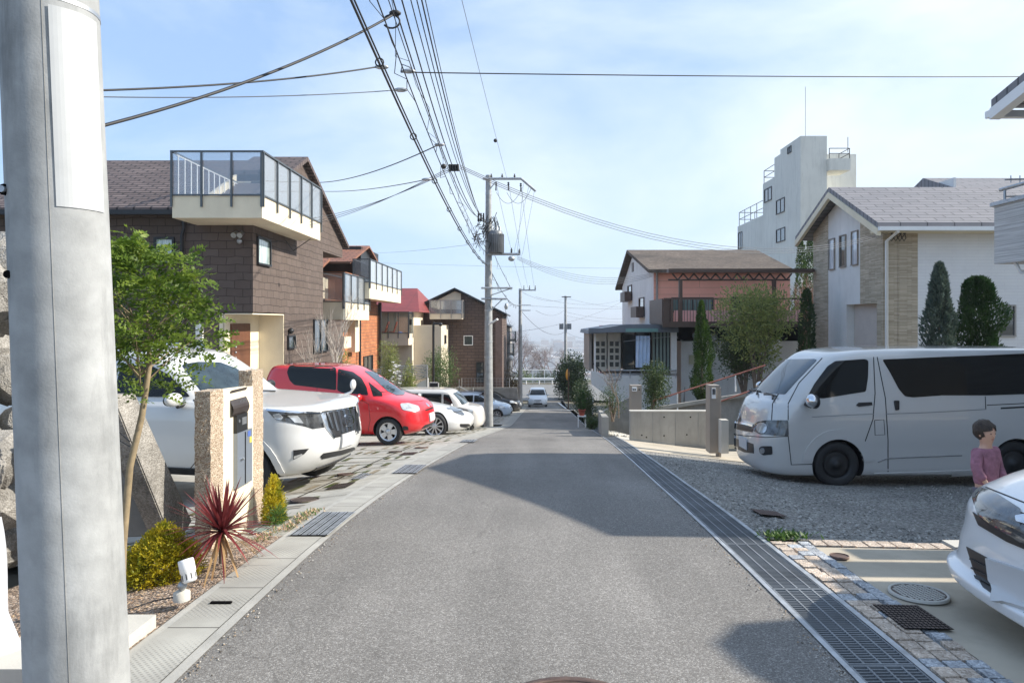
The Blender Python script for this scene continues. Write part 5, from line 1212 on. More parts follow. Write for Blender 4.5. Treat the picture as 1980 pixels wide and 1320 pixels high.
# young tree beside the near pole: branches with paired leaflets
t = thing('young_tree', 'young bright green tree with feathery leaves beside the near pole', 'tree', (-2.36, 4.0, 0))
m = MB(); m.tube([(-2.385, 4.0, -.05), (-2.37, 4.0, .3), (-2.33, 4.0, .75), (-2.27, 4.02, 1.05), (-2.23, 4.03, 1.35), (-2.26, 4.05, 1.7)], [.024, .021, .019, .018, .014, .006], 10)
f = MB(); rn = random.Random(21)
def frond(p, d, l, nl, wd):
    d = d.normalized(); side = d.cross(Vector((rn.uniform(-.9, .9), rn.uniform(-1.2, .3), .7)))
    if side.length < .1: side = Vector((1, 0, 0))
    side.normalize(); q = p
    for k in range(nl):
        q = q+(d+Vector((0, 0, -.5*k/nl)))*(l/nl)
        for s_ in (-1, 1):
            f.leaf(q, side*s_+d*.55+rv(rn)*.25, side.cross(d)+rv(rn)*.5, wd*(1-.35*k/nl), wd*.46)
    f.leaf(q, d, Vector((0, 0, 1)), wd, wd*.45)
tips = []
for i in range(30):
    u = rn.random(); base = Vector((-2.28, 4.02, 1.2+.45*u)); a = rn.random()*2*PI
    d = Vector((math.cos(a), math.sin(a)*.9, .25+.9*rn.random())); L_ = .22+.18*rn.random()*(1.25-u*.5)
    mid = base+d*L_*.5+Vector((0, 0, .03)); e = base+d*L_+Vector((0, 0, -.02)); m.tube([base, mid, e], [.0045, .003, .0015], 5, cap=False)
for k in range(350):
    a = rn.random()*6.28; z = 1.17+rn.random()**.9*.87; hh = (z-1.12)/.93
    rr = .43*rn.random()**.42*(math.sin(min(1, hh*2.2+.25)*PI/2))*(1-hh)**.42; p = Vector((-2.25+rr*math.cos(a)*1.05, 4.05+rr*math.sin(a), z+.05*math.sin(a*3)))
    if noise.noise(p*5) < -.10: continue
    if p.x > -2.12 and p.z < 1.32: continue
    for q in range(4): aa = a+rn.uniform(-1.6, 1.6); frond(p+rv(rn)*.05, Vector((math.cos(aa), math.sin(aa), rn.uniform(-.35, .8))), rn.uniform(.10, .16), rn.randint(4, 6), rn.uniform(.032, .048))
m.build('trunk', M('young_bark', (.26, .20, .12), .8, var=.2, vs=20), t); f.build('foliage', lf_fresh, t)
m = MB(); m.tube([(-2.33, 4.0, .9), (-2.6, 4.3, .93)], .004, 4); m.tube([(-2.33, 4.0, .87), (-2.6, 4.3, .87)], .004, 4); solo(m, 'tie_wire', m_cable, 'two thin ties holding the young tree trunk', 'tie')
# golden shrubs
def feathery(label, x, y, rx, ry, h, n, seed):
    t = thing('golden_shrub', label, 'shrub', (x, y, G(x, y))); rn = random.Random(seed); m = MB(); z0 = G(x, y)
    for i in range(n):
        a = rn.random()*6.28; u = rn.random(); el = rn.random()*1.5; v = Vector((math.cos(a)*math.cos(el), math.sin(a)*math.cos(el), math.sin(el)))
        k = (.55+.45*rn.random())*(1+.22*noise.noise(v*2.5+Vector((seed, 0, 0)))); c = Vector((x+v.x*rx*k, y+v.y*ry*k, z0+.02+v.z*h*k))
        d = (v+rv(rn)*.6+Vector((0, 0, .3))).normalized()
        for j in range(4): m.leaf(c+d*.012*j, d+rv(rn)*.8, rv(rn), .022, .009)
    m.build('foliage', lf_yel, t); b = MB()
    for i in range(8): a = i*.8; b.tube([(x, y, z0), (x+.5*rx*math.cos(a), y+.5*ry*math.sin(a), z0+.5*h)], .006, 5)
    b.build('stem', m_bark, t)
feathery('round golden-yellow shrub at the foot of the young tree', -2.44, 4.55, .24, .22, .29, 5200, 2)
feathery('small golden shrub behind the letterbox wall', -2.25, 6.05, .075, .12, .36, 1800, 5)
bush('grass_tuft', 'small green tuft at the foot of the small golden shrub', -2.17, 5.9, G(-2.1, 5.85), .06, .09, .14, m_weed, 260, .07, 3, 'grass', 5, trunk=False, lw=.12)
# cordyline
t = thing('cordyline', 'spiky dark red cordyline in front of the letterbox wall', 'plant', (-2.06, 4.6, 0)); rn = random.Random(3); m = MB()
for i in range(150):
    a = rn.random()*6.28; el = rn.uniform(-.35, 1.35); d = Vector((math.cos(a)*math.cos(el), math.sin(a)*math.cos(el), math.sin(el))); L_ = rn.uniform(.32, .44); c = Vector((-2.06, 4.6, .19)); s_ = d.cross(Vector((0, 0, 1))).normalized(); w_ = .0125
    old = el < .1 and rn.random() < .6; pts = [c+d*L_*k/5+Vector((0, 0, -.10*(k/5)**2*(1.2 if el < .5 else .3)-(.12*(k/5) if old else 0))) for k in range(6)]
    for k in range(5):
        wa = w_*(1.0 if k else .6); wb = w_*(1-(k+1)/5)**.6 if k < 4 else 0.0004
        wa = w_*(1-k/5)**.6 if k else .005
        m.face([pts[k]-s_*wa, pts[k+1]-s_*wb, pts[k+1]+s_*wb, pts[k]+s_*wa], 1 if old else 0)
m.build('leaves', [leafmat('red_blade', (.13, .025, .03), (.30, .06, .06), (.38, .15, .10), 6, .35), leafmat('tan_blade', (.35, .20, .09), (.5, .33, .16), None, 6, .3)], t)
b = MB(); b.tube([(-2.06, 4.6, -.02), (-2.06, 4.6, .18)], .02, 8); b.build('stem', m_bark, t)
# garden spot light
t = thing('garden_spotlight', 'white tilted garden spotlight on a round base by the kerb', 'garden light', (-1.97, 3.9, .02))
T = Matrix.Translation((-1.93, 3.88, .185)) @ Matrix.Rotation(R(-20), 4, 'Y') @ Matrix.Rotation(R(-14), 4, 'X')
b = MB(); b.lathe([(.001, .062), (.028, .06), (.040, .065), (.042, .055), (.042, -.005), (.038, -.008), (.038, -.052), (.03, -.062), (.001, -.062)], T, 28); hd = b.build('head', m_white_p, t)
b = MB()
for i in range(9): b.box(.036, .0395, -.003, .003, -.048, -.016, T=T @ Matrix.Rotation(2*PI*i/9, 4, 'Z'))
b.build('cooling_slot', m_dark, hd, root=t)
b = MB(); b.tube([(-1.955, 3.88, .14), (-1.965, 3.885, .09), (-1.97, 3.9, .06)], .013, 10); b.ball((-1.965, 3.885, .1), .026, 7); b.build('bracket', m_steel, t)
b = MB(); b.lathe([(.045, 0), (.045, .045), (.02, .06), (.001, .06)], Matrix.Translation((-1.975, 3.9, .012)), 24); b.build('base', m_conc2, t)
m = MB(); m.tube([(-1.98, 3.9, .035), (-2.1, 3.85, .03), (-2.2, 3.7, .03), (-2.35, 3.6, .03)], .004, 5); solo(m, 'lamp_cable', m_cable, 'black cable from the garden spotlight over the soil', 'cable')
# letterbox wall
t = thing('letterbox_wall', 'cream gate wall between rough pink granite posts with letterbox and intercom', 'gate wall', (-2.48, 5.5, -.1))
def roughpost(x0, x1, y0, y1, zb, zt, nm):
    m = MB(); nx, ny, nz = 5, 7, 34; rn = random.Random(int(zt*100))
    def jit(p): v = Vector(p); k = noise.noise_vector(v*38)*.007; return v+k
    def grid(f, nu, nv):
        vs = [jit(f(i/nu, j/nv)) for j in range(nv+1) for i in range(nu+1)]; m.mesh(vs, [(j*(nu+1)+i, j*(nu+1)+i+1, (j+1)*(nu+1)+i+1, (j+1)*(nu+1)+i) for j in range(nv) for i in range(nu)], 0, False)
    grid(lambda u, v: (x0+(x1-x0)*u, y0, zb+(zt-zb)*v), nx, nz); grid(lambda u, v: (x1, y0+(y1-y0)*u, zb+(zt-zb)*v), ny, nz)
    grid(lambda u, v: (x1-(x1-x0)*u, y1, zb+(zt-zb)*v), nx, nz); grid(lambda u, v: (x0, y1-(y1-y0)*u, zb+(zt-zb)*v), ny, nz); grid(lambda u, v: (x0+(x1-x0)*u, y0+(y1-y0)*v, zt), nx, ny)
    m.build(nm, m_granite, t)
roughpost(-2.535, -2.415, 5.2, 5.42, -.25, Z(757, 5.2), 'post'); roughpost(-2.56, -2.44, 6.05, 6.3, -.3, Z(717, 6.05), 'post')
b = MB(); b.prism([(5.425, -.25), (6.045, -.25), (6.045, Z(747, 6.0)), (5.425, Z(757, 5.3))], 'x', -2.515, -2.43); b.build('panel', m_cream, t)
def onwall(a, b_, c, d_, xf, th, mat, nm, parent=None):
    y0, y1 = YX(a, -2.43), YX(c, -2.43); z1_, z0_ = Z(b_, (y0+y1)/2), Z(d_, (y0+y1)/2)
    m = MB(); m.box(-2.43+xf, -2.43+xf+th, y0, y1, z0_, z1_); return m.build(nm, mat, parent or t, root=t), (y0, y1, z0_, z1_)
# curved dark name plate
m = MB(); y0, y1 = YX(444.5, -2.43), YX(476, -2.43); ym = (y0+y1)/2; z1_, z0_ = Z(751, ym), Z(801, ym)
for i in range(10):
    u0, u1 = i/10, (i+1)/10
    cx = lambda u: -2.43+.012+.018*math.sin(u*2*PI)
    m.mesh([(cx(u0), y0, z0_+(z1_-z0_)*u0), (cx(u0), y1, z0_+(z1_-z0_)*u0), (cx(u1), y1, z0_+(z1_-z0_)*u1), (cx(u1), y0, z0_+(z1_-z0_)*u1)], [(0, 1, 2, 3)], 0, True)
npl = m.build('name_plate', M('dark_copper', (.075, .06, .055), .4, metal=.5, var=.2), t)
m = MB()
for i in range(5): yy = y0+(y1-y0)*(.5+.09*i); m.box(-2.43+.014, -2.43+.016, yy, yy+.008, (z0_+z1_)/2-.008, (z0_+z1_)/2+.008)
m.build('lettering', m_steel, npl, root=t)
ic, q = onwall(451, 800, 472.5, 834, 0, .03, m_dark, 'intercom'); 
m = MB(); m.tube([(-2.4, q[0]+.045, q[3]-.05), (-2.395, q[0]+.045, q[3]-.05)], .014, 12); m.box(-2.4, -2.397, q[0]+.1, q[1]-.03, q[3]-.09, q[3]-.03); m.build('camera_lens', m_steel, ic, root=t)
mb_, q = onwall(451, 832, 480, 936, 0, .035, m_mail, 'mailbox')
m = MB(); yy = (q[0]+q[1])/2+.0; m.box(-2.395, -2.388, yy-.004, yy+.004, q[2]+.01, q[3]-.01); m.build('seam', m_dark, mb_, root=t)
m = MB(); m.tube([(-2.395, yy-.08, (q[2]+q[3])/2), (-2.37, yy-.08, (q[2]+q[3])/2+.01)], .012, 8); m.build('knob', m_steel, mb_, root=t)
m = MB(); m.box(-2.394, -2.392, q[1]-.10, q[1]-.04, q[3]-.06, q[3]-.015); m.box(-2.394, -2.392, q[1]-.06, q[1]-.02, q[3]-.12, q[3]-.07, 1); m.build('sticker', [M('blue_sticker', (.08, .14, .4), .5, var=0), M('yellow_sticker', (.75, .6, .1), .5, var=0)], mb_, root=t)
# leaning stone slabs
m_slab = stone('weathered_slab', [(0, (.19, .178, .16)), (.5, (.26, .247, .225)), (1, (.34, .325, .30))], 95, .9, .6, .01, .4, 3)
def slab(label, pts, y, th, tilt, mat=None):
    dp = lambda a: y+(a-300)*tilt
    fr = [P(a, b_, dp(a)) for a, b_ in pts]; nrm = (fr[1]-fr[0]).cross(fr[2]-fr[0]).normalized(); nrm = nrm if nrm.y > 0 else -nrm; nrm.z = 0
    bk = [p+nrm.normalized()*th for p in fr]; n = len(fr)
    bm = bmesh.new(); vs = [bm.verts.new(p) for p in fr+bk]
    bm.faces.new(vs[:n]); bm.faces.new(list(reversed(vs[n:])))
    for i in range(n): bm.faces.new((vs[i], vs[i+n], vs[(i+1) % n+n], vs[(i+1) % n]))
    bmesh.ops.recalc_face_normals(bm, faces=bm.faces); bmesh.ops.bevel(bm, geom=bm.edges[:], offset=.008, segments=2, affect='EDGES')
    me = bpy.data.meshes.new('stone_slab'); bm.to_mesh(me); bm.free(); me.materials.append(mat or m_slab); o = bpy.data.objects.new('stone_slab', me); col.objects.link(o); return tag(o, label, 'stone slab')
slab('front leaning grey stone slab behind the young tree', ((217, 764), (262, 760), (372, 1006), (352, 1040), (325, 1030)), 5.1, .16, .006)
slab('second leaning stone slab partly hidden behind the front slab', ((222, 850), (245, 870), (320, 1035), (215, 1040)), 5.35, .15, .001, m_concd)  # darker material puts the shade on this slab into its colour
# rock wall far left and white sheet
m = MB(); rn = random.Random(6)
for i in range(60):
    c = Vector((rn.uniform(-4.8, -3.55), rn.uniform(4.3, 6.0), rn.uniform(-.2, 2.0))); r_ = rn.uniform(.16, .3)
    pr = [(max(1e-3, math.sin(PI*k/6)), -math.cos(PI*k/6)) for k in range(7)]; vs = []
    b = MB(); b.lathe(pr, Matrix.Translation(c) @ Matrix.Rotation(rn.random()*3, 4, rv(rn)) @ Matrix.Diagonal((r_, r_, r_*.7, 1)), 9)
    vs = [Vector(v)+noise.noise_vector(Vector(v)*6)*.05 for v in b.v]; m.mesh(vs, b.f, 0, False)
solo(m, 'rock_wall', m_slab, 'rough dry stone retaining wall behind the near pole at the left edge', 'wall')
m = MB(); n_ = 26
def tp(u, v):
    a = u*2*PI; r_ = (.38-.14*v)*(1+.12*math.sin(a*5+v*4)+.05*math.sin(a*11)); return (-2.86+r_*math.cos(a)*1.2, 3.2+r_*math.sin(a), -.25+.86*v+.03*math.sin(a*3))
for i in range(n_*2):
    for j in range(12): m.face([tp(i/n_/2, j/12), tp((i+1)/n_/2, j/12), tp((i+1)/n_/2, (j+1)/12), tp(i/n_/2, (j+1)/12)], 0, True)
m.face([tp(i/n_/2, 1) for i in range(n_*2)], 0, True)
solo(m, 'tarpaulin', M('white_sheet', (.46, .48, .52), .45, var=.2, vs=3, bump=1, bs=5), 'white plastic sheet bundle at the lower left behind the near pole', 'tarpaulin')

# right garden
cone_tree('cypress', 'tall narrow green cypress behind the low concrete wall', X(1357, 22), 22, Z(775, 22), Z(583, 22), .38, lf_thuja, 11000, .07, 2, .9, rough=.45)
bush('garden_tree', 'tree with pale yellow-green leaves in front of the railed deck', X(1462, 25), 25, Z(770, 25), 1.35, 1.2, 4.25, lf_olive, 7500, .13, 4, 'tree', 24, lw=.42, crown_low=.3)
bush('garden_tree', 'darker leafy tree under the pale-leaved tree against the lower wall', X(1440, 25.6), 25.6, Z(770, 25.6), 1.1, .9, 2.6, lf_shrub, 5000, .11, 14, 'tree', 22, lw=.42, crown_low=.3)
bush('garden_shrub', 'rounded green shrub behind the grey mailbox pillar', X(1262, 20), 20, Z(800, 20), .45, .4, 1.5, lf_shrub, 5000, .06, 6, 'shrub', 20)
bush('garden_shrub', 'sparse low shrub left of the grey mailbox pillar', X(1185, 19.5), 19.5, Z(808, 19.5), .5, .3, .95, lf_shrub, 1500, .045, 8, 'shrub', 14)
bare_tree('bare_shrub', 'thin leafless shrub in the pebble bed left of the grey mailbox pillar', X(1196, 18.8), 18.8, Z(808, 18.8), 1.5, .5, m_bark, 4, 4, .02)
cone_tree('cypress', 'blue-green conifer left of the rounder one behind the van', X(1816, 17), 17, -1.6, Z(512, 17), .55, lf_blue, 16000, .10, 3, 1.0, rough=.45)
cone_tree('juniper', 'broad dark green conifer right of the blue-green one behind the van', X(1890, 17.6), 17.6, -1.6, Z(538, 17.6), .78, lf_dark, 26000, .09, 9, .62, rough=.5)
cone_tree('cypress', 'very dark tall cypress against the left corner of the white house', X(1560, 27), 27, -1.8, Z(560, 27), .42, lf_dark, 6000, .10, 7, .6)
cone_tree('juniper', 'pointed juniper above the pink house roof, left of its twin', X(1549, 34), 34, -2, Z(468, 34), .45, lf_thuja, 5000, .12, 8, .7)
cone_tree('juniper', 'pointed juniper above the pink house roof, nearest the white house', X(1566, 34.5), 34.5, -2, Z(458, 34.5), .4, lf_thuja, 4500, .12, 11, .7)
bare_tree('bare_tree', 'reddish bare tree between the pink house and the white house', X(1550, 33), 33, -1, 5.2, .7, M('red_twig', (.22, .12, .10), .9, var=.2), 5, 6, .08)
bush('hedge_shrub', 'low greenery at the foot of the white house beyond the van', X(1945, 19), 19, -1.6, 1.1, .5, 1.9, lf_shrub, 3500, .07, 15, 'shrub', 16)
# road edge right, farther
bush('camellia', 'large dark round camellia beside the junction', X(1106, 68), 68, -6.3, 1.7, 1.8, 4.3, lf_cam, 11000, .2, 3, 'tree', 34)
bush('hedge', 'dark trimmed hedge below the camellia by the road edge', X(1124, 46), 46, -4.5, .75, 2.4, 1.9, lf_cam, 6000, .10, 5, 'hedge', 26, trunk=False)
bush('roadside_shrub', 'dark shrub in front of the white porch base', X(1141, 27), 27, G(3, 27), .38, .5, 1.35, lf_shrub, 3500, .06, 12, 'shrub', 14)
bush('roadside_shrub', 'small speckled shrub at the end of the low garden wall', X(1146, 23.5), 23.5, G(2.9, 23.5), .3, .4, .55, lf_shrub, 1800, .05, 13, 'shrub', 10)
b = MB(); c = P(1138, 770, 29); b.box(c.x-.15, c.x+.2, 28.9, 29.2, -2.8, c.z); b.build('gate_post', m_white) and None
o = bpy.data.objects['gate_post']; tag(o, 'small white gate post among the roadside shrubs', 'gate post')
m = MB(); rn = random.Random(14)
for k_ in range(700):
    x = rn.uniform(X(1180, 18), X(1219, 18)); y = rn.uniform(18, 20.6); z = G(x, y)+.03; s_ = rn.uniform(.02, .05); m.ball((x, y, z), s_, 3)
tag(m.build('white_pebbles', m_conc2), kind='stuff')
# left garden plants behind cars
bare_tree('bare_tree', 'leafless pale-barked tree before the slate house wall', X(640, 21), 21, -1.6, 4.1, .45, m_barkp, 6, 5, .045, 1.1)
bare_tree('bare_tree', 'second slimmer leafless tree left of the pale-barked one', X(614, 20.6), 20.6, -1.6, 3.2, .4, m_barkp, 16, 4, .03, 1.1)
bush('slender_tree', 'slim yellow-green tree against the orange wall', X(666, 24), 24, -2, .28, .28, 2.4, lf_olive, 1300, .06, 3, 'tree', 10, crown_low=.35)
bush('slender_tree', 'taller yellow-green bamboo-like tree before the orange house', X(752, 27), 27, -2.6, .42, .4, 3.6, lf_olive, 3800, .09, 4, 'tree', 20, lw=.25, crown_low=.25)
bush('slender_tree', 'short yellowish tree right of the magnolia', X(790, 27.4), 27.4, -2.6, .38, .35, 2.5, lf_olive, 2200, .07, 7, 'tree', 14, crown_low=.2)
t = bush('magnolia', 'small magnolia with white blossoms behind the red car', X(764, 25), 25, -2.3, .35, .35, 2.2, lf_shrub, 350, .06, 7, 'tree', 14, crown_low=.2, trunkmat=m_barkp)
m = MB(); rn = random.Random(2)
for i in range(26):
    c = P(rn.uniform(754, 774), rn.uniform(695, 745), 25+rn.uniform(-.2, .2))
    for k in range(7): a = k*.9; m.leaf(c, Vector((math.cos(a), math.sin(a), .8)), Vector((0, 0, 1)), .10, .06)
m.build('blossom', m_white_p, t)
bush('garden_tree', 'bushy green tree in front of the cream wing wall', X(850, 35), 35, -3.5, 1.0, .9, 3.6, leafmat('willow_leaf', (.05, .11, .03), (.16, .24, .08), None, 4, .35), 5200, .12, 17, 'tree', 24, lw=.22, crown_low=.4)
bush('ivy_shrub', 'ivy-covered bush with a bird bath of leaves beside the wing wall', X(862, 34), 34, -3.3, .35, .3, 2.3, lf_shrub, 1800, .07, 19, 'shrub', 12)
bush('roadside_shrub', 'brownish shrub growing under the far pole', X(985, 51), 51, -5, .8, .8, 3.2, leafmat('dry_leaf', (.10, .07, .03), (.22, .15, .07), (.15, .17, .06), 3, .3), 3500, .12, 23, 'shrub', 18)
# trees beyond the guard rail
tw = M('grey_twig', (.20, .16, .155), .9, var=.2)
for i, (px_, y, h_, s_, lb) in enumerate(((1015, 92, 8.0, 3, 'spreading bare tree left of centre beyond the guard rail'), (985, 90, 9.5, 5, 'tall bare tree beside the far pole at the left of the junction'), (1050, 100, 7.4, 7, 'bare tree beyond the mesh fence, between pole and camellia'), (968, 80, 8.5, 9, 'bare tree rising behind the grey house roof'), (1072, 104, 7.4, 12, 'rightmost bare tree beyond the mesh fence'))):
    bare_tree('bare_tree', lb, X(px_, y), y, -8.6 if y > 88 else -6.3, h_, .75, tw, s_, 7, .14, .3, fork=3)
for i, (px_, y, lb) in enumerate(((1015, 91, 'bright green bush at the left behind the mesh fence'), (1048, 93, 'dark green bush in the middle behind the mesh fence'), (1075, 92, 'low green bush at the right behind the mesh fence'))):
    bush('hillside_shrub', lb, X(px_, y), y, -8.2, 1.6, 1.5, 3.4-.2*i, lf_shrub if i else leafmat('lime_leaf', (.08, .14, .02), (.2, .28, .05), None, 3, .3), 2200, .2, 31+i, 'shrub', 16)
# far town on the coastal plain
m = MB(); rn = random.Random(44)
for i in range(1500):
    y = 1200+rn.random()**1.3*2300; x = rn.uniform(-.35, .35)*y; w_ = rn.uniform(8, 26); h_ = rn.choice((6, 8, 10, 14, 22, 34))*rn.uniform(.7, 1.2); z = G(x, y)-.1; m.box(x-w_, x+w_, y, y+rn.uniform(10, 25), z, z+h_, rn.choice((0, 0, 1, 2)))
tag(m.build('distant_town', [M('town_white', (.62, .60, .58), .9), M('town_grey', (.36, .34, .36), .9), M('town_brown', (.42, .30, .25), .9)]), kind='stuff')
m = MB()
for i in range(2600):
    y = 130+rn.random()**1.5*1500; x = rn.uniform(-.3, .3)*y; z = G(x, y)
    s_ = rn.uniform(2, 5); m.ball((x, y, z+s_*.5), s_, 4)
tag(m.build('hillside_woods', leafmat('wood_leaf', (.04, .06, .03), (.12, .12, .06), (.2, .14, .1), .1, .1)), kind='stuff')
b = MB(); b.box(X(1162, 40), X(1200, 40), 40, 41, Z(640, 40)-3, Z(629, 40)); b.build('parapet_wall', m_pinkp) ; tag(bpy.data.objects['parapet_wall'], 'pink parapet wall just above the porch roof', 'wall')
t = thing('parapet_rail', 'fine metal rail beside the pink parapet above the porch roof', 'railing', (X(1190, 40), 40, Z(640, 40))); rail([P(1177, 640, 39.9), P(1203, 640, 39.9)], .33, .012, m_steel, t, 'rail', .08, 1)
# ================================================================ CARS
def paint(name, c, var=0, rough=.32, metal=0):
    m, t, b = newmat(name); b.inputs['Base Color'].default_value = c4(c); b.inputs['Roughness'].default_value = rough; b.inputs['Metallic'].default_value = metal
    b.inputs['Coat Weight'].default_value = 1; b.inputs['Coat Roughness'].default_value = .03
    return m
p_white = paint('pearl_white', (.62, .62, .605)); p_red = paint('bright_red', (.62, .012, .018)); p_silver = paint('silver_paint', (.57, .56, .54), metal=.2, rough=.3)
p_beige = paint('two_tone_beige', (.62, .59, .55)); p_black = paint('black_paint', (.012, .012, .014)); p_blue = paint('pale_blue_paint', (.58, .68, .78)); p_white2 = paint('near_white', (.78, .79, .80))
m_glassd = M('tinted_glass', (.008, .009, .009), .05, var=0, coat=0, spec=.35)
m_glassw = M('windscreen_glass', (.03, .045, .055), .03, var=.4, vs=2, coat=.3, spec=.6)
m_chrome = M('chrome', (.75, .76, .78), .12, metal=1, var=0)
m_lampg = M('lamp_lens', (.55, .57, .58), .12, metal=.4, var=.35, vs=9, coat=1)
m_lampd = M('dark_lamp', (.06, .062, .065), .08, metal=.3, var=.6, vs=8, coat=1, c2=(.16, .165, .17))
m_plate = M('blank_plate', (.56, .56, .56), .5, var=.02)
m_amber = M('amber_lens', (.7, .25, .03), .2, var=0, coat=1)
m_alloy = M('alloy_rim', (.62, .63, .64), .3, metal=.7, var=.05)
m_hub = M('steel_wheel', (.035, .035, .036), .5, metal=.4, var=.2)
def pchip(keys, per=7):
    n = len(keys); t = [0]
    for a, b_ in zip(keys, keys[1:]): t.append(t[-1]+max(1e-3, math.sqrt(sum((x-y)**2 for x, y in zip(a[:3], b_[:3])))))
    out_ = []
    d = [[0]*len(keys[0]) for _ in range(n)]
    for k in range(len(keys[0])):
        s = [(keys[i+1][k]-keys[i][k])/(t[i+1]-t[i]) for i in range(n-1)]
        for i in range(n):
            if i == 0: d[i][k] = s[0]
            elif i == n-1: d[i][k] = s[-1]
            else: d[i][k] = 0 if s[i-1]*s[i] <= 0 else 2*s[i-1]*s[i]/(s[i-1]+s[i])
    for i in range(n-1):
        h = t[i+1]-t[i]
        for j in range(per):
            u = j/per; h00 = 2*u**3-3*u*u+1; h10 = u**3-2*u*u+u; h01 = -2*u**3+3*u*u; h11 = u**3-u*u
            out_.append([h00*keys[i][k]+h10*h*d[i][k]+h01*keys[i+1][k]+h11*h*d[i+1][k] for k in range(len(keys[0]))])
    out_.append(list(keys[-1])); return out_
def sgnp(v, p): return math.copysign(abs(v)**p, v)
def ring(z, xf, xr, w, df, nf, dr=.5, nr=3.0, NF=16, NS=22):
    h = []
    df = min(df, (xr-xf)*.48); dr = min(dr, (xr-xf)*.48)
    for i in range(NF):
        th = (i/NF)*PI/2; h.append((xf+df*(1-math.cos(th)**(2/nf)), w*math.sin(th)**(2/nf)))
    for i in range(NS): u = i/NS; h.append((xf+df+(xr-dr-xf-df)*u, w))
    for i in range(NF+1):
        th = (1-i/NF)*PI/2; h.append((xr-dr*(1-math.cos(th)**(2/nr)), w*math.sin(th)**(2/nr)))
    xm = (xf+xr)/2; hl = max(.1, (xr-xf)/2)
    h = [(x, y*(1-.035*((x-xm)/hl)**2)) for x, y in h]
    full = [(-x, y, z) for x, y in h]+[(-x, -y, z) for x, y in reversed(h[1:-1])]
    return full
class Car:
    def __init__(s, name, label, cat, X0, Y0, Z0, rz, keys, paintm, wheels, wr, wt, ground=None, arch=.06, cut=True, ww=.19, pitch=0, group=None, k=1.0):
        s.t = thing(name, label, cat, (X0, Y0, Z0), rz, group); s.t.rotation_euler = (0, pitch, rz)
        s.t.scale = (k, k, k); s.M = Matrix.Translation((X0, Y0, Z0)) @ Matrix.Rotation(rz, 4, 'Z') @ Matrix.Rotation(pitch, 4, 'Y') @ Matrix.Scale(k, 4); s.MI = s.M.inverted(); INV[s.t.name] = s.MI
        rs = [ring(*k) for k in pchip(keys)]; n = len(rs[0]); vs = [p for r in rs for p in r]
        fs = [(i*n+j, i*n+(j+1) % n, (i+1)*n+(j+1) % n, (i+1)*n+j) for i in range(len(rs)-1) for j in range(n)]
        b = len(rs)-1; fs.append(tuple(range(n))); fs.append(tuple(b*n+j for j in reversed(range(n))))
        me = bpy.data.meshes.new('body'); me.from_pydata(vs, [], fs)
        bm = bmesh.new(); bm.from_mesh(me); bmesh.ops.recalc_face_normals(bm, faces=bm.faces); bm.to_mesh(me); bm.free()
        me.polygons.foreach_set('use_smooth', [True]*len(me.polygons)); me.materials.append(paintm); me.materials.append(m_blk); me.update()
        s.bvh = BVHTree.FromPolygons([v.co.copy() for v in me.vertices], [tuple(p.vertices) for p in me.polygons])
        o = bpy.data.objects.new('body', me); col.objects.link(o)
        W = max(k[3] for k in keys)
        if cut:
            c = MB()
            for x in wheels:
                for sy in (1, -1):
                    R_ = wr+arch; pts = [(-x+R_*math.cos(a), wr+R_*math.sin(a)) for a in frange(0, 2*PI, PI/18)[:-1]]
                    c.prism(pts, 'y', sy*(W-.30), sy*(W+.2))
            co = c.build('cutter', m_blk, None, local=True, recalc=True)
            md = o.modifiers.new('b', 'BOOLEAN'); md.operation = 'DIFFERENCE'; md.object = co; md.solver = 'EXACT'; md.material_mode = 'TRANSFER'
            dg = bpy.context.evaluated_depsgraph_get(); nm = bpy.data.meshes.new_from_object(o.evaluated_get(dg)); o.modifiers.clear(); o.data = nm
            bpy.data.objects.remove(co); nm.set_sharp_from_angle(angle=R(38))
        o.parent = s.t; s.body = o; s.W = W; s.wr = wr; s.wheels = wheels
        for i, x in enumerate(wheels):
            for sy in (1, -1): s.wheel(x, sy, wr, ww, wt, W)
    def wheel(s, x, sy, r, w_, style, W):
        yo = sy*(W-.035); T = Matrix.Translation((-x, yo-sy*w_/2, r)) @ Matrix.Rotation(-sy*PI/2, 4, 'X')   # local z points outwards
        m = MB(); h = w_/2; ri = r*.66 if style != 'low' else r*.74
        m.lathe([(ri, h-.01), (ri+.01, h), (r*.9, h), (r*.975, h-.02), (r, h-.045), (r, -h+.045), (r*.975, -h+.02), (r*.9, -h), (ri, -h)], T, 40)
        m.lathe([(r*.80, h+.0012), (r*.84, h+.004), (r*.88, h+.0012)], T, 40)
        wo = m.build('wheel', m_black, s.t, local=True)
        m = MB(); dk = style in ('steel',)
        m.lathe([(ri+.004, h-.004), (ri-.02, h-.012), (ri-.03, h-.06), (ri-.035, -h+.02), (.01, -h+.02)], T, 36)
        if style == 'steel':
            m.lathe([(ri-.03, h-.06), (ri*.8, h-.03), (ri*.62, h-.055), (ri*.4, h-.03), (ri*.3, h-.02), (ri*.28, h+.0), (.001, h+.005)], T, 36)
        else:
            n = {'five': 5, 'six': 6, 'low': 10, 'multi': 7}[style]; half = {'five': .30, 'six': .2, 'low': .075, 'multi': .13}[style]
            for i in range(n):
                a = 2*PI*i/n
                pr = []
                for (rr, wd) in ((.16, half*1.0), (.5, half*.8), (.97, half*1.15)): pr.append((rr*(ri-.015), wd*ri))
                L_ = [(r_, wd) for r_, wd in pr]+[(r_, -wd) for r_, wd in reversed(pr)]
                Ta = T @ Matrix.Rotation(a, 4, 'Z'); m.prism(L_, 'z', h-.05, h-.012, 0, Ta)
            m.lathe([(ri*.28, h-.05), (ri*.27, h-.006), (ri*.15, h), (.001, h+.002)], T, 24)
        ro = m.build('rim', m_hub if dk else m_alloy, wo, local=True)
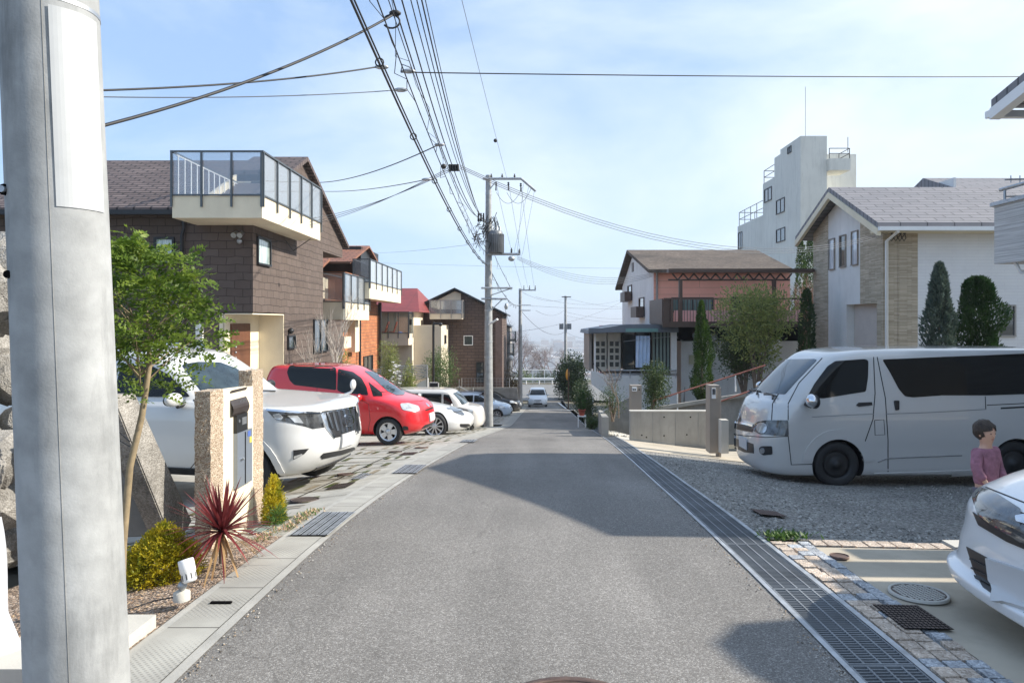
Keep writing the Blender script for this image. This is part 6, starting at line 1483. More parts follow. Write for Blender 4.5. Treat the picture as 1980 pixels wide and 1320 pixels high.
        m = MB(); m.lathe([(ri-.036, -h+.03), (.01, -h+.03)], T, 24); m.build('brake_disc', m_hub, wo, local=True)
    # --- surface patches -------------------------------------------------
    def _patch(s, poly, org, u, v, d, step, off, skirt=.03):
        """poly in plane coords; org,u,v plane; rays start at plane point and go along d(point)"""
        bm = bmesh.new(); vs = [bm.verts.new((p[0], p[1], 0)) for p in poly]; bm.faces.new(vs)
        x0 = min(p[0] for p in poly); x1 = max(p[0] for p in poly); y0 = min(p[1] for p in poly); y1 = max(p[1] for p in poly)
        for (a, b_, nrm) in ((x0, x1, (1, 0, 0)), (y0, y1, (0, 1, 0))):
            k = int((b_-a)/step)
            for i in range(1, k+1):
                q = a+(b_-a)*i/(k+1); bmesh.ops.bisect_plane(bm, geom=bm.verts[:]+bm.edges[:]+bm.faces[:], plane_co=(q if nrm[0] else 0, q if nrm[1] else 0, 0), plane_no=nrm)
        bmesh.ops.triangulate(bm, faces=[f for f in bm.faces if len(f.verts) > 4])
        dirs = {}
        for w_ in bm.verts:
            o, dr = d(w_.co.x, w_.co.y); dr = dr.normalized()
            hit, nr, idx, dist = s.bvh.ray_cast(o, dr)
            if hit is None: hit, nr, idx, dist = s.bvh.find_nearest(o+dr*((Vector((-2, 0, .7))-o).dot(dr)))
            if nr.dot(dr) > 0: nr = -nr
            dirs[w_] = nr; w_.co = hit+nr*off
        be = [e for e in bm.edges if e.is_boundary]
        r_ = bmesh.ops.extrude_edge_only(bm, edges=be); nv = [g for g in r_['geom'] if isinstance(g, bmesh.types.BMVert)]
        bm.verts.ensure_lookup_table()
        for w_ in nv:
            best = None
            for e in w_.link_edges:
                ov = e.other_vert(w_)
                if ov in dirs: best = ov; break
            if best: w_.co = w_.co-dirs[best]*(off+skirt)
        for f in bm.faces: f.smooth = True
        me = bpy.data.meshes.new('patch'); bm.to_mesh(me); bm.free(); return me
    def _add(s, me, name, mat, mirror, parent=None, sharp=40):
        me.materials.append(mat); me.set_sharp_from_angle(angle=R(sharp)); res = []
        o = bpy.data.objects.new(name, me); col.objects.link(o); o.parent = parent or s.t; INV[o.name] = s.MI; res.append(o)
        if mirror:
            m2 = me.copy()
            for v in m2.vertices: v.co.y = -v.co.y
            m2.flip_normals(); o2 = bpy.data.objects.new(name, m2); col.objects.link(o2); o2.parent = s.t; INV[o2.name] = s.MI; res.append(o2)
        return res
    def px(s, name, poly, mat, off=.010, step=4, mirror=False, parent=None, rnd=0):
        """outline as seen in the photograph, laid on the body surface"""
        if rnd: poly = roundp(poly, rnd)
        o = s.MI @ Vector((0, 0, CAMZ))
        def d(a, b_): w_ = s.MI @ P(a, b_, 5.0); return o, w_-o
        return s._add(s._patch(poly, None, None, None, d, step, off), name, mat, mirror, parent)
    def side(s, name, poly, mat, off=.009, step=.05, mirror=True, sy=-1, rnd=0, parent=None):
        if rnd: poly = roundp(poly, rnd)
        return s._add(s._patch(poly, None, None, None, lambda a, b_: (Vector((-a, sy*3, b_)), Vector((0, -sy, 0))), step, off), name, mat, mirror, parent)
    def front(s, name, poly, mat, off=.006, step=.07, mirror=False, rnd=0, sgn=1, parent=None):
        if rnd: poly = roundp(poly, rnd)
        return s._add(s._patch(poly, None, None, None, lambda a, b_: (Vector((3 if sgn > 0 else -9, a, b_)), Vector((-sgn, 0, 0))), step, off), name, mat, mirror, parent)
    def diag(s, name, poly, mat, phi, off=.006, step=.06, mirror=True, sy=-1, rnd=0):
        """poly in (u,z); view direction phi degrees from straight ahead towards the side sy"""
        if rnd: poly = roundp(poly, rnd)
        f = Vector((math.cos(R(phi)), sy*math.sin(R(phi)), 0)); uu = Vector((-f.y*sy*-1, 0, 0))
        ux = Vector((-math.sin(R(phi)), sy*math.cos(R(phi)), 0))
        return s._add(s._patch(poly, None, None, None, lambda a, b_: (Vector((-.8, 0, b_))+ux*a+f*4, -f), step, off), name, mat, mirror)
    def mirror_glass(s, px_, pz, py_, m_, r=(.10, .10, .08), arm=.1, col2=None):
        for sy in (1, -1):
            b = MB(); c = Vector((-px_, sy*(py_+arm), pz))
            b.ball(c, 1, 8, 0, (r[0]*.55, r[1], r[2])); b.build('door_mirror', m_, s.t, local=True, smooth=True)
            b = MB(); b.tube([(-px_, sy*(py_-.08), pz-.06), (c.x, c.y-sy*r[1]*.3, pz-.06)], .02, 8); b.build('mirror_arm', m_blk, s.t, local=True)
def roundp(poly, r):
    out_ = []; n = len(poly)
    for i in range(n):
        p = Vector(poly[i]); a = Vector(poly[i-1]); b_ = Vector(poly[(i+1) % n]); da = (a-p); db = (b_-p); ra = min(r, da.length*.45); rb = min(r, db.length*.45)
        q0 = p+da.normalized()*ra; q1 = p+db.normalized()*rb
        for k in range(5):
            u = k/4; out_.append(tuple((1-u)**2*q0+2*u*(1-u)*p+u*u*q1))
    return out_
def seamline(pts, w_):
    """thin strip polygon along a polyline"""
    L_, R__ = [], []
    pts = [Vector(p) for p in pts]
    for i, p in enumerate(pts):
        d = (pts[min(i+1, len(pts)-1)]-pts[max(i-1, 0)]).normalized(); nrm = Vector((-d.y, d.x)); L_.append(tuple(p+nrm*w_/2)); R__.append(tuple(p-nrm*w_/2))
    return L_+list(reversed(R__))
m_seam = M('panel_gap', (.03, .03, .03), .8, var=0); m_crease = M('body_crease', (.28, .285, .29), .4, var=0, metal=.4)

# ---------------- white four-wheel drive, front left
K = [(.30, .42, 4.50, .76, .5, 2.6), (.36, .20, 4.64, .86, .55, 2.8), (.48, .07, 4.74, .91, .60, 2.7), (.62, .01, 4.79, .935, .62, 2.6), (.72, .0, 4.80, .94, .62, 2.6), (.86, .03, 4.79, .945, .62, 2.7),
     (.98, .055, 4.77, .94, .60, 2.8), (1.06, .075, 4.75, .93, .58, 2.8), (1.11, .09, 4.74, .92, .56, 3.2), (1.145, .13, 4.735, .91, .56, 3.3), (1.165, .24, 4.73, .90, .58, 3.3), (1.18, .5, 4.72, .89, .6, 3.3), (1.205, .95, 4.71, .875, .6, 3.3), (1.225, 1.28, 4.70, .86, .55, 3.2),
     (1.30, 1.42, 4.68, .835, .45, 3.2), (1.48, 1.66, 4.62, .78, .40, 3.4), (1.66, 1.93, 4.52, .725, .38, 3.4), (1.74, 2.08, 4.45, .695, .38, 3.2), (1.785, 2.22, 4.36, .66, .42, 3), (1.82, 2.50, 4.2, .60, .5, 2.8), (1.84, 2.9, 3.95, .5, .5, 2.5), (1.845, 3.2, 3.7, .3, .3, 2.4)]
PRX, PRY, PRZ = -2.27, 8.6, -.54
C1 = Car('parked_car', 'white four-wheel drive with chrome-barred grille parked behind the letterbox wall', 'car', PRX, PRY, PRZ, R(-12), K, p_white, (.92, 3.71), .385, 'six', arch=.07, ww=.25, k=.98)
g1 = C1.px('grille', [(622, 795), (685, 786), (692, 800), (697, 832), (668, 842), (648, 846), (632, 828)], m_blk, .004)
o_ = g1[0]
for i in range(6):   # chrome bars
    a0, a1 = 629+i*10.6, 640+i*9.6; t0, b0 = 797-i*1.9, (829+i*4 if i < 3 else 843-(i-3)*2.5)
    C1.px('grille_bar', [(a0, t0), (a0+3.6, t0-.5), (a1+3.4, b0-1), (a1, b0)], m_chrome, .02, parent=o_)
C1.px('grille_surround', [(618, 797), (686, 785), (687, 788), (628, 799), (634, 826), (648, 845), (645, 848), (630, 829)], m_chrome, .012)
em = C1.px('emblem', [(671+7.5*math.cos(a), 813+11*math.sin(a)) for a in frange(0, 2*PI, PI/10)[:-1]], m_blk, .03)
rg = [(671+8*math.cos(a), 813+12*math.sin(a)) for a in frange(0, 2*PI, PI/12)]
C1.px('emblem_ring', seamline(rg[:-1]+[rg[-1]], 2.2), m_chrome, .036); 
C1.px('emblem_ring', seamline([(671+3.2*math.cos(a), 814+8*math.sin(a)) for a in frange(0, 2*PI, PI/10)], 1.6), m_chrome, .036)
C1.px('emblem_ring', seamline([(671+6*math.cos(a), 808+3*math.sin(a)) for a in frange(0, 2*PI, PI/10)], 1.6), m_chrome, .036)
C1.px('headlight', [(515, 792), (560, 796), (617, 798), (622, 812), (627, 826), (605, 829), (590, 824), (560, 817), (533, 811)], m_lampd, .006, mirror=True)
C1.px('headlight_lens', [(528+0, 801), (540, 799), (548, 807), (543, 812), (532, 809)], m_lampg, .014, step=3, mirror=True)
C1.px('headlight_lens', [(556, 803), (575, 803), (586, 818), (570, 817)], m_lampg, .014, step=3, mirror=True)
C1.px('headlight_trim', [(515, 791), (560, 794.5), (618, 796), (618, 799), (560, 798), (516, 794)], m_chrome, .012, mirror=True)
C1.px('fog_light', [(567, 870), (597, 867), (588, 877), (567, 888)], m_blk, .006, mirror=True, step=4)
C1.px('fog_lens', [(568, 881), (584, 876), (584, 879), (568, 886)], m_chrome, .012, mirror=True, step=4)
C1.px('lower_intake', [(619, 882), (625, 876), (660, 870), (684, 864), (690, 868), (662, 878), (622, 887)], m_blk, .006, step=4)
C1.front('licence_plate', [(-.17, .60), (.17, .60), (.17, .76), (-.17, .76)], m_plate, .03)
C1.front('skid_plate', [(-.4, .31), (.4, .31), (.45, .40), (-.45, .40)], m_blk, .012)
C1.px('windscreen', [(352, 706), (382, 701), (425, 702), (455, 713), (484, 731), (510, 751), (460, 757), (390, 757)], M('dark_windscreen', (.012, .02, .028), .05, var=.5, vs=3, spec=.35, c2=(.05, .075, .09)), .016, rnd=4, step=3)
C1.side('side_window', [(1.66, 1.27), (2.72, 1.25), (2.72, 1.64), (2.28, 1.63), (2.02, 1.53)], m_glassd, .014, rnd=.04)
C1.side('side_window', [(2.80, 1.25), (3.62, 1.26), (3.62, 1.63), (2.80, 1.64)], m_glassd, .014, rnd=.04)
C1.side('side_window', [(3.72, 1.27), (4.3, 1.31), (4.24, 1.56), (3.72, 1.62)], m_glassd, .014, rnd=.05)
C1.side('door_seam', seamline([(1.62, 1.24), (1.45, 1.15), (1.42, .9), (1.46, .55), (1.6, .42)], .010), m_seam, .002)
C1.side('door_seam', seamline([(2.76, 1.7), (2.76, .9), (2.76, .42)], .010), m_seam, .002)
C1.side('hood_seam', seamline([(.62, 1.10), (.9, 1.13), (1.35, 1.20)], .010), m_seam, .002)
C1.side('sill', [(1.45, .34), (3.2, .34), (3.2, .42), (1.45, .42)], m_blk, .02)
C1.side('door_handle', [(2.45, 1.03), (2.68, 1.03), (2.68, 1.07), (2.45, 1.07)], m_chrome, .02, rnd=.02)
for sy in (1, -1):   # flared arches
    m = MB()
    for wx in (.92, 3.71):
        pass
for sy in (-1, 1):
    for wx in (.92, 3.71):
        R0 = .455; pts = [(wx-(R0+.07)*math.cos(a), .385+(R0+.07)*math.sin(a)) for a in frange(.05, PI-.05, PI/16)]+[(wx+(R0)*math.cos(a), .385+(R0)*math.sin(a)) for a in frange(.05, PI-.05, PI/16)]
        C1.side('wheel_arch', pts, p_white, .022, mirror=False, sy=sy)
# door mirror on the near side, chrome wing mirror on the far fender
for sy in (-1, 1):
    b = MB(); b.ball((-1.72-(.25 if sy > 0 else 0), sy*1.03, 1.255-(.08 if sy > 0 else 0)), 1, 9, 0, (.07, .135 if sy < 0 else .10, .085)); b.build('door_mirror', p_white, C1.t, local=True, smooth=True)
    b = MB(); b.tube([(-1.70, sy*.84, 1.19), (-1.72, sy*.97, 1.17)], .03, 8); b.ball((-1.76, sy*1.03, 1.25), 1, 8, 0, (.045, .12, .075)); b.build('mirror_arm', m_blk, C1.t, local=True)
b = MB(); b.tube([(-.62, .80, 1.10), (-.52, .86, 1.13), (-.40, .90, 1.18), (-.36, .91, 1.24)], [.03, .022, .018, .016], 8); b.ball((-.37, .91, 1.29), 1, 8, 0, (.035, .07, .075)); b.build('fender_mirror', p_white, C1.t, local=True, smooth=True)
b = MB()
for y_ in (-.25, .35): b.tube([(-1.25, y_, 1.235), (-1.33, y_-.3, 1.27), (-1.32, y_-.5, 1.26)], .012, 6)
b.build('wiper', m_blk, C1.t, local=True)
for sy in (1, -1): b = MB(); b.tube([(-2.5, sy*.6, 1.80), (-2.6, sy*.6, 1.86), (-3.9, sy*.6, 1.86), (-4.0, sy*.6, 1.80)], .018, 6); b.build('roof_rail', m_chrome, C1.t, local=True)

# ---------------- red minivan
K = [(.20, .40, 3.70, .66, .4, 2.5), (.24, .18, 3.85, .76, .5, 2.5), (.34, .05, 3.95, .82, .55, 2.4), (.48, .0, 3.98, .84, .58, 2.4), (.60, .02, 3.99, .845, .58, 2.4), (.72, .05, 3.99, .845, .58, 2.4), (.82, .12, 3.98, .84, .58, 2.4), (.90, .24, 3.97, .835, .58, 2.4),
     (.96, .40, 3.96, .83, .6, 2.5), (1.02, .66, 3.95, .82, .6, 2.6), (1.06, .82, 3.94, .815, .5, 2.8), (1.18, 1.02, 3.92, .79, .4, 3), (1.35, 1.30, 3.88, .77, .35, 3.2), (1.50, 1.56, 3.84, .745, .35, 3.4), (1.62, 1.82, 3.78, .72, .4, 3.4), (1.68, 2.0, 3.72, .68, .45, 3), (1.71, 2.35, 3.6, .60, .5, 2.6), (1.72, 2.8, 3.3, .4, .4, 2.4), (1.722, 2.95, 3.1, .2, .2, 2)]
C2 = Car('parked_car', 'bright red minivan with five-spoke hubcaps parked beyond the white four-wheel drive', 'car', -2.10, 15.0, -1.0, R(-10), K, p_red, (.74, 3.34), .30, 'five', arch=.045, k=.96)
C2.px('headlight', [(773, 780), (790, 779), (810, 785), (812, 794), (800, 796), (778, 792)], m_lampg, .008, step=3, mirror=True, rnd=4)
C2.px('windscreen', [(704, 717), (732, 719), (757, 733), (783, 759), (781, 763), (767, 764), (750, 757), (728, 737)], m_glassw, .006, rnd=2)
C2.px('side_window', [(712, 738), (738, 759), (740, 766), (722, 766)], m_glassd, .006, mirror=True, rnd=2, step=4)
C2.px('side_window', [(654, 713), (682, 719), (699, 731), (709, 749), (712, 764), (661, 759), (652, 754)], m_glassd, .006, mirror=True, rnd=3)
C2.px('side_window', [(555, 719), (560, 707), (591, 705), (641, 708), (650, 712), (650, 754), (569, 744), (560, 735)], m_glassd, .006, mirror=True, rnd=3)
C2.side('door_seam', seamline([(1.42, 1.02), (1.18, .9), (1.14, .55), (1.2, .3)], .009), m_seam, .002)
C2.side('door_seam', seamline([(2.42, 1.6), (2.42, .3)], .009), m_seam, .002)
C2.front('grille', [(-.28, .70), (.28, .70), (.26, .735), (-.26, .735)], m_blk, .006)
C2.front('emblem', [(.06*math.cos(a), .80+.045*math.sin(a)) for a in frange(0, 2*PI, PI/8)[:-1]], m_chrome, .01)
C2.front('lower_intake', [(-.42, .32), (.42, .32), (.36, .40), (-.36, .40)], m_blk, .006, rnd=.03)
C2.diag('fog_light', [(.30, .34), (.42, .34), (.42, .44), (.33, .42)], m_blk, 35, .006, rnd=.02)
C2.front('licence_plate', [(-.17, .46), (.17, .46), (.17, .63), (-.17, .63)], m_plate, .03)
C2.side('door_handle', [(1.75, .88), (1.95, .88), (1.95, .92), (1.75, .92)], p_red, .025, rnd=.02)
C2.mirror_glass(1.36, 1.05, .80, p_red, (.09, .11, .08), .12)
b = MB(); b.tube([(-.92, -.2, 1.10), (-1.0, -.55, 1.14)], .01, 5); b.tube([(-.92, .35, 1.10), (-1.0, -.05, 1.16)], .01, 5); b.build('wiper', m_blk, C2.t, local=True)

# ---------------- white sports saloon
K = [(.16, .40, 4.6, .72, .5, 2.4), (.20, .14, 4.8, .85, .6, 2.3), (.30, .03, 4.92, .93, .75, 2.2), (.42, .0, 4.96, .955, .8, 2.1), (.52, .05, 4.97, .96, .82, 2.1), (.60, .14, 4.97, .96, .85, 2.1), (.68, .34, 4.96, .955, .9, 2.2), (.76, .65, 4.93, .945, .9, 2.3), (.83, 1.0, 4.88, .93, .9, 2.5), (.89, 1.38, 4.8, .915, .8, 2.6),
     (.94, 1.52, 4.7, .88, .5, 2.8), (1.08, 1.86, 4.4, .80, .4, 3), (1.22, 2.2, 4.0, .72, .4, 3), (1.33, 2.55, 3.6, .62, .4, 2.8), (1.385, 2.8, 3.4, .5, .4, 2.6), (1.40, 3.0, 3.2, .3, .3, 2)]
C3 = Car('parked_car', 'low white sports saloon with black air intakes parked beyond the red minivan', 'car', -1.60, 20.2, -1.72, R(-8), K, p_white, (.93, 3.85), .35, 'low', arch=.045, ww=.24)
C3.px('headlight', [(869, 785), (877, 786), (892, 794), (899, 802), (893, 803), (878, 797)], m_lampd, .008, step=3, mirror=True, rnd=2)
C3.px('air_intake', [(889, 819), (907, 819), (911, 824), (905, 827), (890, 825)], m_blk, .006, step=3, mirror=False, rnd=2)
C3.px('air_intake', [(911, 819), (918, 818), (918, 825), (912, 826)], m_blk, .006, step=3, rnd=2)
C3.front('windscreen', [(-.66, .97), (.66, .97), (.58, 1.15), (.5, 1.31), (-.5, 1.31), (-.58, 1.15)], m_glassw, .006, rnd=.05)
C3.side('side_window', [(1.75, .98), (2.75, .96), (2.75, 1.28), (2.35, 1.24)], m_glassd, .006, rnd=.04)
C3.side('side_window', [(2.82, .96), (3.9, 1.0), (3.5, 1.25), (2.82, 1.29)], m_glassd, .006, rnd=.04)
C3.side('door_seam', seamline([(1.55, .9), (1.4, .7), (1.45, .3)], .009), m_seam, .002)
C3.mirror_glass(1.95, 1.0, .85, p_white)

# ---------------- two-tone tall wagon
K = [(.22, .25, 3.2, .62, .3, 2.6), (.28, .08, 3.3, .70, .4, 2.6), (.45, .0, 3.38, .735, .45, 2.5), (.65, .02, 3.39, .74, .45, 2.5), (.84, .08, 3.39, .74, .45, 2.6), (.92, .18, 3.39, .735, .45, 2.7), (.97, .42, 3.38, .73, .45, 2.8), (1.0, .60, 3.38, .725, .35, 3), (1.2, .78, 3.37, .70, .3, 3.2), (1.4, .98, 3.34, .675, .3, 3.4), (1.47, 1.08, 3.3, .655, .3, 3.2), (1.52, 1.25, 3.2, .60, .35, 3), (1.535, 1.5, 3.0, .5, .35, 2.6), (1.54, 1.8, 2.7, .3, .3, 2)]
C4 = Car('parked_car', 'boxy two-tone white and beige wagon half hidden by the transformer pole', 'car', X(938, 24), 24.0, -2.28, R(-3), K, p_beige, (.62, 3.0), .27, 'multi', arch=.04)
C4.side('side_window', [(1.0, 1.02), (1.35, 1.02), (1.35, 1.40), (1.16, 1.38)], m_glassd, .006, rnd=.03); C4.side('side_window', [(1.42, 1.02), (2.1, 1.03), (2.1, 1.42), (1.42, 1.41)], m_glassd, .006, rnd=.03); C4.side('side_window', [(2.17, 1.03), (3.05, 1.05), (3.18, 1.2), (3.1, 1.40), (2.17, 1.42)], m_glassd, .006, rnd=.06)
C4.front('windscreen', [(-.6, 1.03), (.6, 1.03), (.55, 1.42), (-.55, 1.42)], m_glassw, .006, rnd=.05); C4.mirror_glass(1.05, 1.02, .72, p_white, (.07, .09, .08), .08)
C4.side('roof_band', [(1.15, 1.445), (3.2, 1.445), (3.15, 1.5), (1.3, 1.5)], p_white, .008); C4.diag('headlight', [(.3, .75), (.55, .75), (.55, .9), (.3, .88)], m_lampg, 35, .006)
C4.side('door_seam', seamline([(1.38, 1.42), (1.3, .9), (1.05, .7), (1.05, .3)], .009), m_seam, .002)

# ---------------- pale blue hatchback and black car
Kh = [(.2, .25, 3.5, .66, .4, 2.6), (.26, .08, 3.7, .76, .5, 2.5), (.42, .0, 3.8, .82, .55, 2.4), (.6, .04, 3.82, .83, .55, 2.4), (.74, .15, 3.82, .83, .55, 2.5), (.84, .38, 3.81, .82, .55, 2.6), (.92, .75, 3.8, .81, .55, 2.8), (.97, .95, 3.78, .80, .45, 3), (1.15, 1.25, 3.7, .75, .4, 3), (1.32, 1.6, 3.55, .69, .4, 3), (1.42, 1.9, 3.4, .62, .4, 2.8), (1.47, 2.2, 3.2, .5, .4, 2.6), (1.48, 2.5, 2.9, .3, .2, 2)]
def hatch(name, label, x, y, z, rz, pm, wt='multi', **k):
    c = Car(name, label, 'car', x, y, z, rz, Kh, pm, (.76, 3.2), .30, wt, arch=.045, **k)
    c.side('side_window', [(1.15, .99), (2.05, .99), (2.05, 1.36), (1.75, 1.33)], m_glassd, .006, rnd=.04); c.side('side_window', [(2.12, .99), (3.2, 1.02), (3.0, 1.30), (2.12, 1.37)], m_glassd, .006, rnd=.04)
    c.front('windscreen', [(-.66, 1.0), (.66, 1.0), (.6, 1.2), (.54, 1.38), (-.54, 1.38), (-.6, 1.2)], m_glassd, .006, rnd=.05)
    c.diag('headlight', [(.28, .66), (.62, .68), (.58, .82), (.40, .84)], m_lampg, 35, .008, rnd=.04); c.front('lower_intake', [(-.4, .32), (.4, .32), (.34, .44), (-.34, .44)], m_blk, .006, rnd=.03)
    c.front('grille', [(-.3, .62), (.3, .62), (.28, .68), (-.28, .68)], m_blk, .006); c.mirror_glass(1.25, 1.0, .78, pm, (.08, .1, .07), .08)
    c.front('licence_plate', [(-.17, .46), (.17, .46), (.17, .62), (-.17, .62)], m_plate, .012); return c
hatch('parked_car', 'pale blue hatchback just right of the transformer pole', X(991, 39), 38.6, -3.86, R(-6), p_blue)
hatch('parked_car', 'black car nose showing beyond the pale blue hatchback', X(1008, 46), 45.2, -4.36, R(-4), p_black)
hatch('car', 'small white car coming up the middle of the road', X(1040, 57), 57, -5.62, R(-90), p_white2)

# ---------------- silver van on the right
K = [(.15, .16, 4.50, .74, .45, 3.0), (.18, .05, 4.62, .82, .5, 3.0), (.28, .01, 4.68, .845, .5, 3.0), (.55, .0, 4.70, .845, .48, 3.0), (.70, .01, 4.71, .85, .48, 3.0), (.80, .045, 4.71, .85, .48, 3.1), (.84, .06, 4.71, .85, .48, 3.1), (.95, .085, 4.71, .848, .48, 3.1), (1.08, .13, 4.70, .842, .48, 3.1), (1.17, .19, 4.69, .835, .48, 3.1), (1.22, .27, 4.68, .83, .46, 3.2),
     (1.40, .45, 4.66, .815, .42, 3.4), (1.60, .67, 4.63, .795, .42, 3.6), (1.78, .88, 4.6, .775, .42, 3.8), (1.86, 1.00, 4.57, .755, .42, 3.8), (1.91, 1.14, 4.52, .72, .45, 3.6), (1.95, 1.4, 4.45, .66, .5, 3.2), (1.97, 1.8, 4.3, .56, .5, 3), (1.98, 2.3, 3.9, .35, .4, 2.6)]
VX, VY, VZ = 3.33, 10.52, -.76
C5 = Car('parked_van', 'silver high-capacity van with dark tinted side windows parked on the gravel', 'van', VX, VY, VZ, R(181), K, p_silver, (1.07, 3.64), .325, 'steel', arch=.045)
C5.px('windscreen', [(1440, 754), (1456, 726), (1478, 707), (1502, 695), (1576, 694), (1580, 696), (1545, 732), (1518, 762), (1480, 760)], m_glassw, .006, rnd=3)
C5.px('side_window', [(1560, 768), (1575, 741), (1600, 708), (1615, 698), (1672, 694), (1679, 697), (1678, 730), (1674, 757), (1640, 762), (1592, 770)], m_glassd, .006, mirror=True, rnd=4)
C5.px('side_window', [(1706, 695), (1820, 690), (1822, 764), (1765, 768), (1750, 766), (1738, 752), (1722, 722)], m_glassd, .006, mirror=True, rnd=4)
C5.px('side_window', [(1819, 690), (1908, 687), (1910, 764), (1821, 764)], m_glassd, .0065, mirror=True, step=10)
C5.px('side_window', [(1907, 687), (2000, 683), (2000, 761), (1909, 764)], m_glassd, .0065, mirror=True, step=10)
C5.px('headlight', [(1455, 822), (1466, 815), (1484, 812), (1524, 812), (1525, 842), (1500, 842), (1470, 839), (1456, 832)], m_lampd, .008, mirror=True, rnd=3)
C5.px('headlight_lens', [(1474+10*math.cos(a), 827+11*math.sin(a)) for a in frange(0, 2*PI, PI/8)[:-1]], m_lampg, .016, step=4, mirror=True)
C5.px('grille', [(1414, 815), (1435, 819), (1455, 824), (1456, 835), (1436, 832), (1418, 827)], m_blk, .006, step=4)
C5.px('grille_chrome', [(1413, 812), (1435, 816), (1456, 821), (1456, 825), (1435, 820), (1414, 816)], m_chrome, .012, step=4)
C5.px('lower_intake', [(1412, 846), (1432, 849), (1457, 858), (1458, 876), (1440, 874), (1414, 862)], m_blk, .006, step=4)
C5.px('fog_light', [(1468, 865), (1474, 862), (1493, 862), (1494, 878), (1476, 880), (1469, 875)], m_blk, .006, step=4, mirror=True, rnd=3)
C5.px('fog_lens', [(1474.5+5*math.cos(a), 871+6*math.sin(a)) for a in frange(0, 2*PI, PI/6)[:-1]], m_chrome, .012, step=3, mirror=True)
C5.front('licence_plate', [(-.17, .42), (.17, .42), (.17, .58), (-.17, .58)], m_plate, .02)
for nm, pts, w_ in (('hood_seam', [(1506, 760), (1494, 780), (1492, 812)], 1.8), ('door_seam', [(1524, 812), (1524, 780), (1545, 740), (1590, 692)], 1.8), ('door_seam', [(1524, 842), (1530, 898), (1572, 897)], 1.8), ('door_seam', [(1689, 690), (1692, 760), (1688, 810), (1672, 855)], 1.8), ('door_seam', [(1696, 690), (1712, 770), (1717, 850), (1717, 912)], 1.8),
                    ('body_crease', [(1570, 806), (1640, 802), (1690, 800)], 1.3), ('body_crease', [(1712, 800), (1800, 797), (1907, 791)], 1.6), ('door_seam', [(1905, 766), (1906, 790)], 1.6), ('slide_rail', [(1908, 783), (1990, 779)], 1.6), ('slide_rail', [(1935, 789), (1990, 786)], 3.2), ('fuel_flap', [(1691, 812), (1709, 811), (1711, 840), (1692, 841), (1691, 812)], 1.3)):
    C5.px(nm, seamline(pts, w_), m_crease if nm == 'body_crease' else m_seam, .002, step=9)
C5.px('bumper_seam', seamline([(1412, 838), (1440, 842), (1480, 845), (1524, 843)], 1.6), m_seam, .002)
C5.px('side_moulding', seamline([(1697, 893), (1715, 886), (1760, 884), (1860, 880)], 2.6), m_chrome, .006, step=9)
C5.px('sill', [(1690, 914), (1780, 911), (1900, 907), (1900, 916), (1780, 921), (1692, 922)], p_silver, .02, step=9)
hn = C5.px('door_handle', [(1655, 783), (1660, 778), (1685, 777), (1686, 783), (1660, 786)], m_blk, .016, step=4, mirror=True)
C5.px('slide_handle', [(1728, 774), (1738, 774), (1738, 792), (1731, 793)], m_blk, .016, step=4, rnd=2)
R0 = .40; C5.side('wheel_arch', [(1.07-(R0+.11)*math.cos(a), .325+(R0+.11)*math.sin(a)) for a in frange(.12, PI-.12, PI/16)]+[(1.07+(R0-.03)*math.cos(a), .325+(R0-.03)*math.sin(a)) for a in frange(.12, PI-.12, PI/16)], p_silver, .014, sy=1)
for sy in (1, -1):
    b = MB(); b.ball((-.62, sy*1.00, 1.26), 1, 9, 0, (.075, .12, .095)); b.build('door_mirror', m_chrome, C5.t, local=True, smooth=True)
    b = MB(); b.ball((-.67, sy*.985, 1.245), 1, 9, 0, (.06, .12, .10)); b.tube([(-.62, sy*.82, 1.19), (-.64, sy*.93, 1.18)], .035, 8); b.build('mirror_arm', m_blk, C5.t, local=True, smooth=True)
b = MB()
for y_, q_ in ((.55, .05), (-.1, -.6)): b.tube([(-.24, y_, 1.235), (-.33, (y_+q_)/2, 1.265), (-.30, q_, 1.25)], .014, 6); b.tube([(-.31, y_-.05, 1.275), (-.33, q_, 1.27)], .012, 5)
b.build('wiper', m_blk, C5.t, local=True)

# ---------------- white car nose at the right edge
K = [(.17, .50, 4.5, .70, .5, 2.4), (.19, .14, 4.7, .84, .5, 2.6), (.22, .04, 4.78, .88, .5, 2.6), (.27, .03, 4.8, .89, .5, 2.6), (.31, .09, 4.8, .885, .5, 2.6), (.40, .10, 4.8, .885, .52, 2.6), (.50, .09, 4.8, .89, .6, 2.4), (.60, .09, 4.8, .89, .62, 2.3), (.68, .12, 4.8, .885, .65, 2.2), (.74, .20, 4.8, .88, .7, 2.1), (.79, .33, 4.8, .875, .72, 2.1), (.84, .52, 4.8, .87, .74, 2.2), (.90, .75, 4.79, .87, .74, 2.3), (.94, 1.0, 4.78, .86, .7, 2.5), (.99, 1.25, 4.75, .845, .55, 2.8), (1.15, 1.6, 4.7, .80, .4, 3), (1.35, 2.0, 4.6, .74, .4, 3), (1.47, 2.35, 4.5, .68, .4, 3), (1.52, 2.8, 4.3, .55, .4, 2.6), (1.54, 3.3, 3.9, .3, .3, 2.2)]
C6 = Car('parked_car', 'white low car nose with dark grille cut off by the right edge', 'car', 2.32, 3.36, -.07, R(180), K, p_white2, (.95, 3.75), .33, 'multi', arch=.05)
C6.px('headlight', [(1881, 962), (1888, 940), (1920, 950), (1975, 985), (1975, 1050), (1930, 1022), (1893, 996)], m_lampd, .008, mirror=True, step=8)
C6.px('grille', [(1975, 990), (2040, 1020), (2120, 1040), (2120, 1100), (2030, 1080), (1975, 1052)], m_blk, .007, step=8)
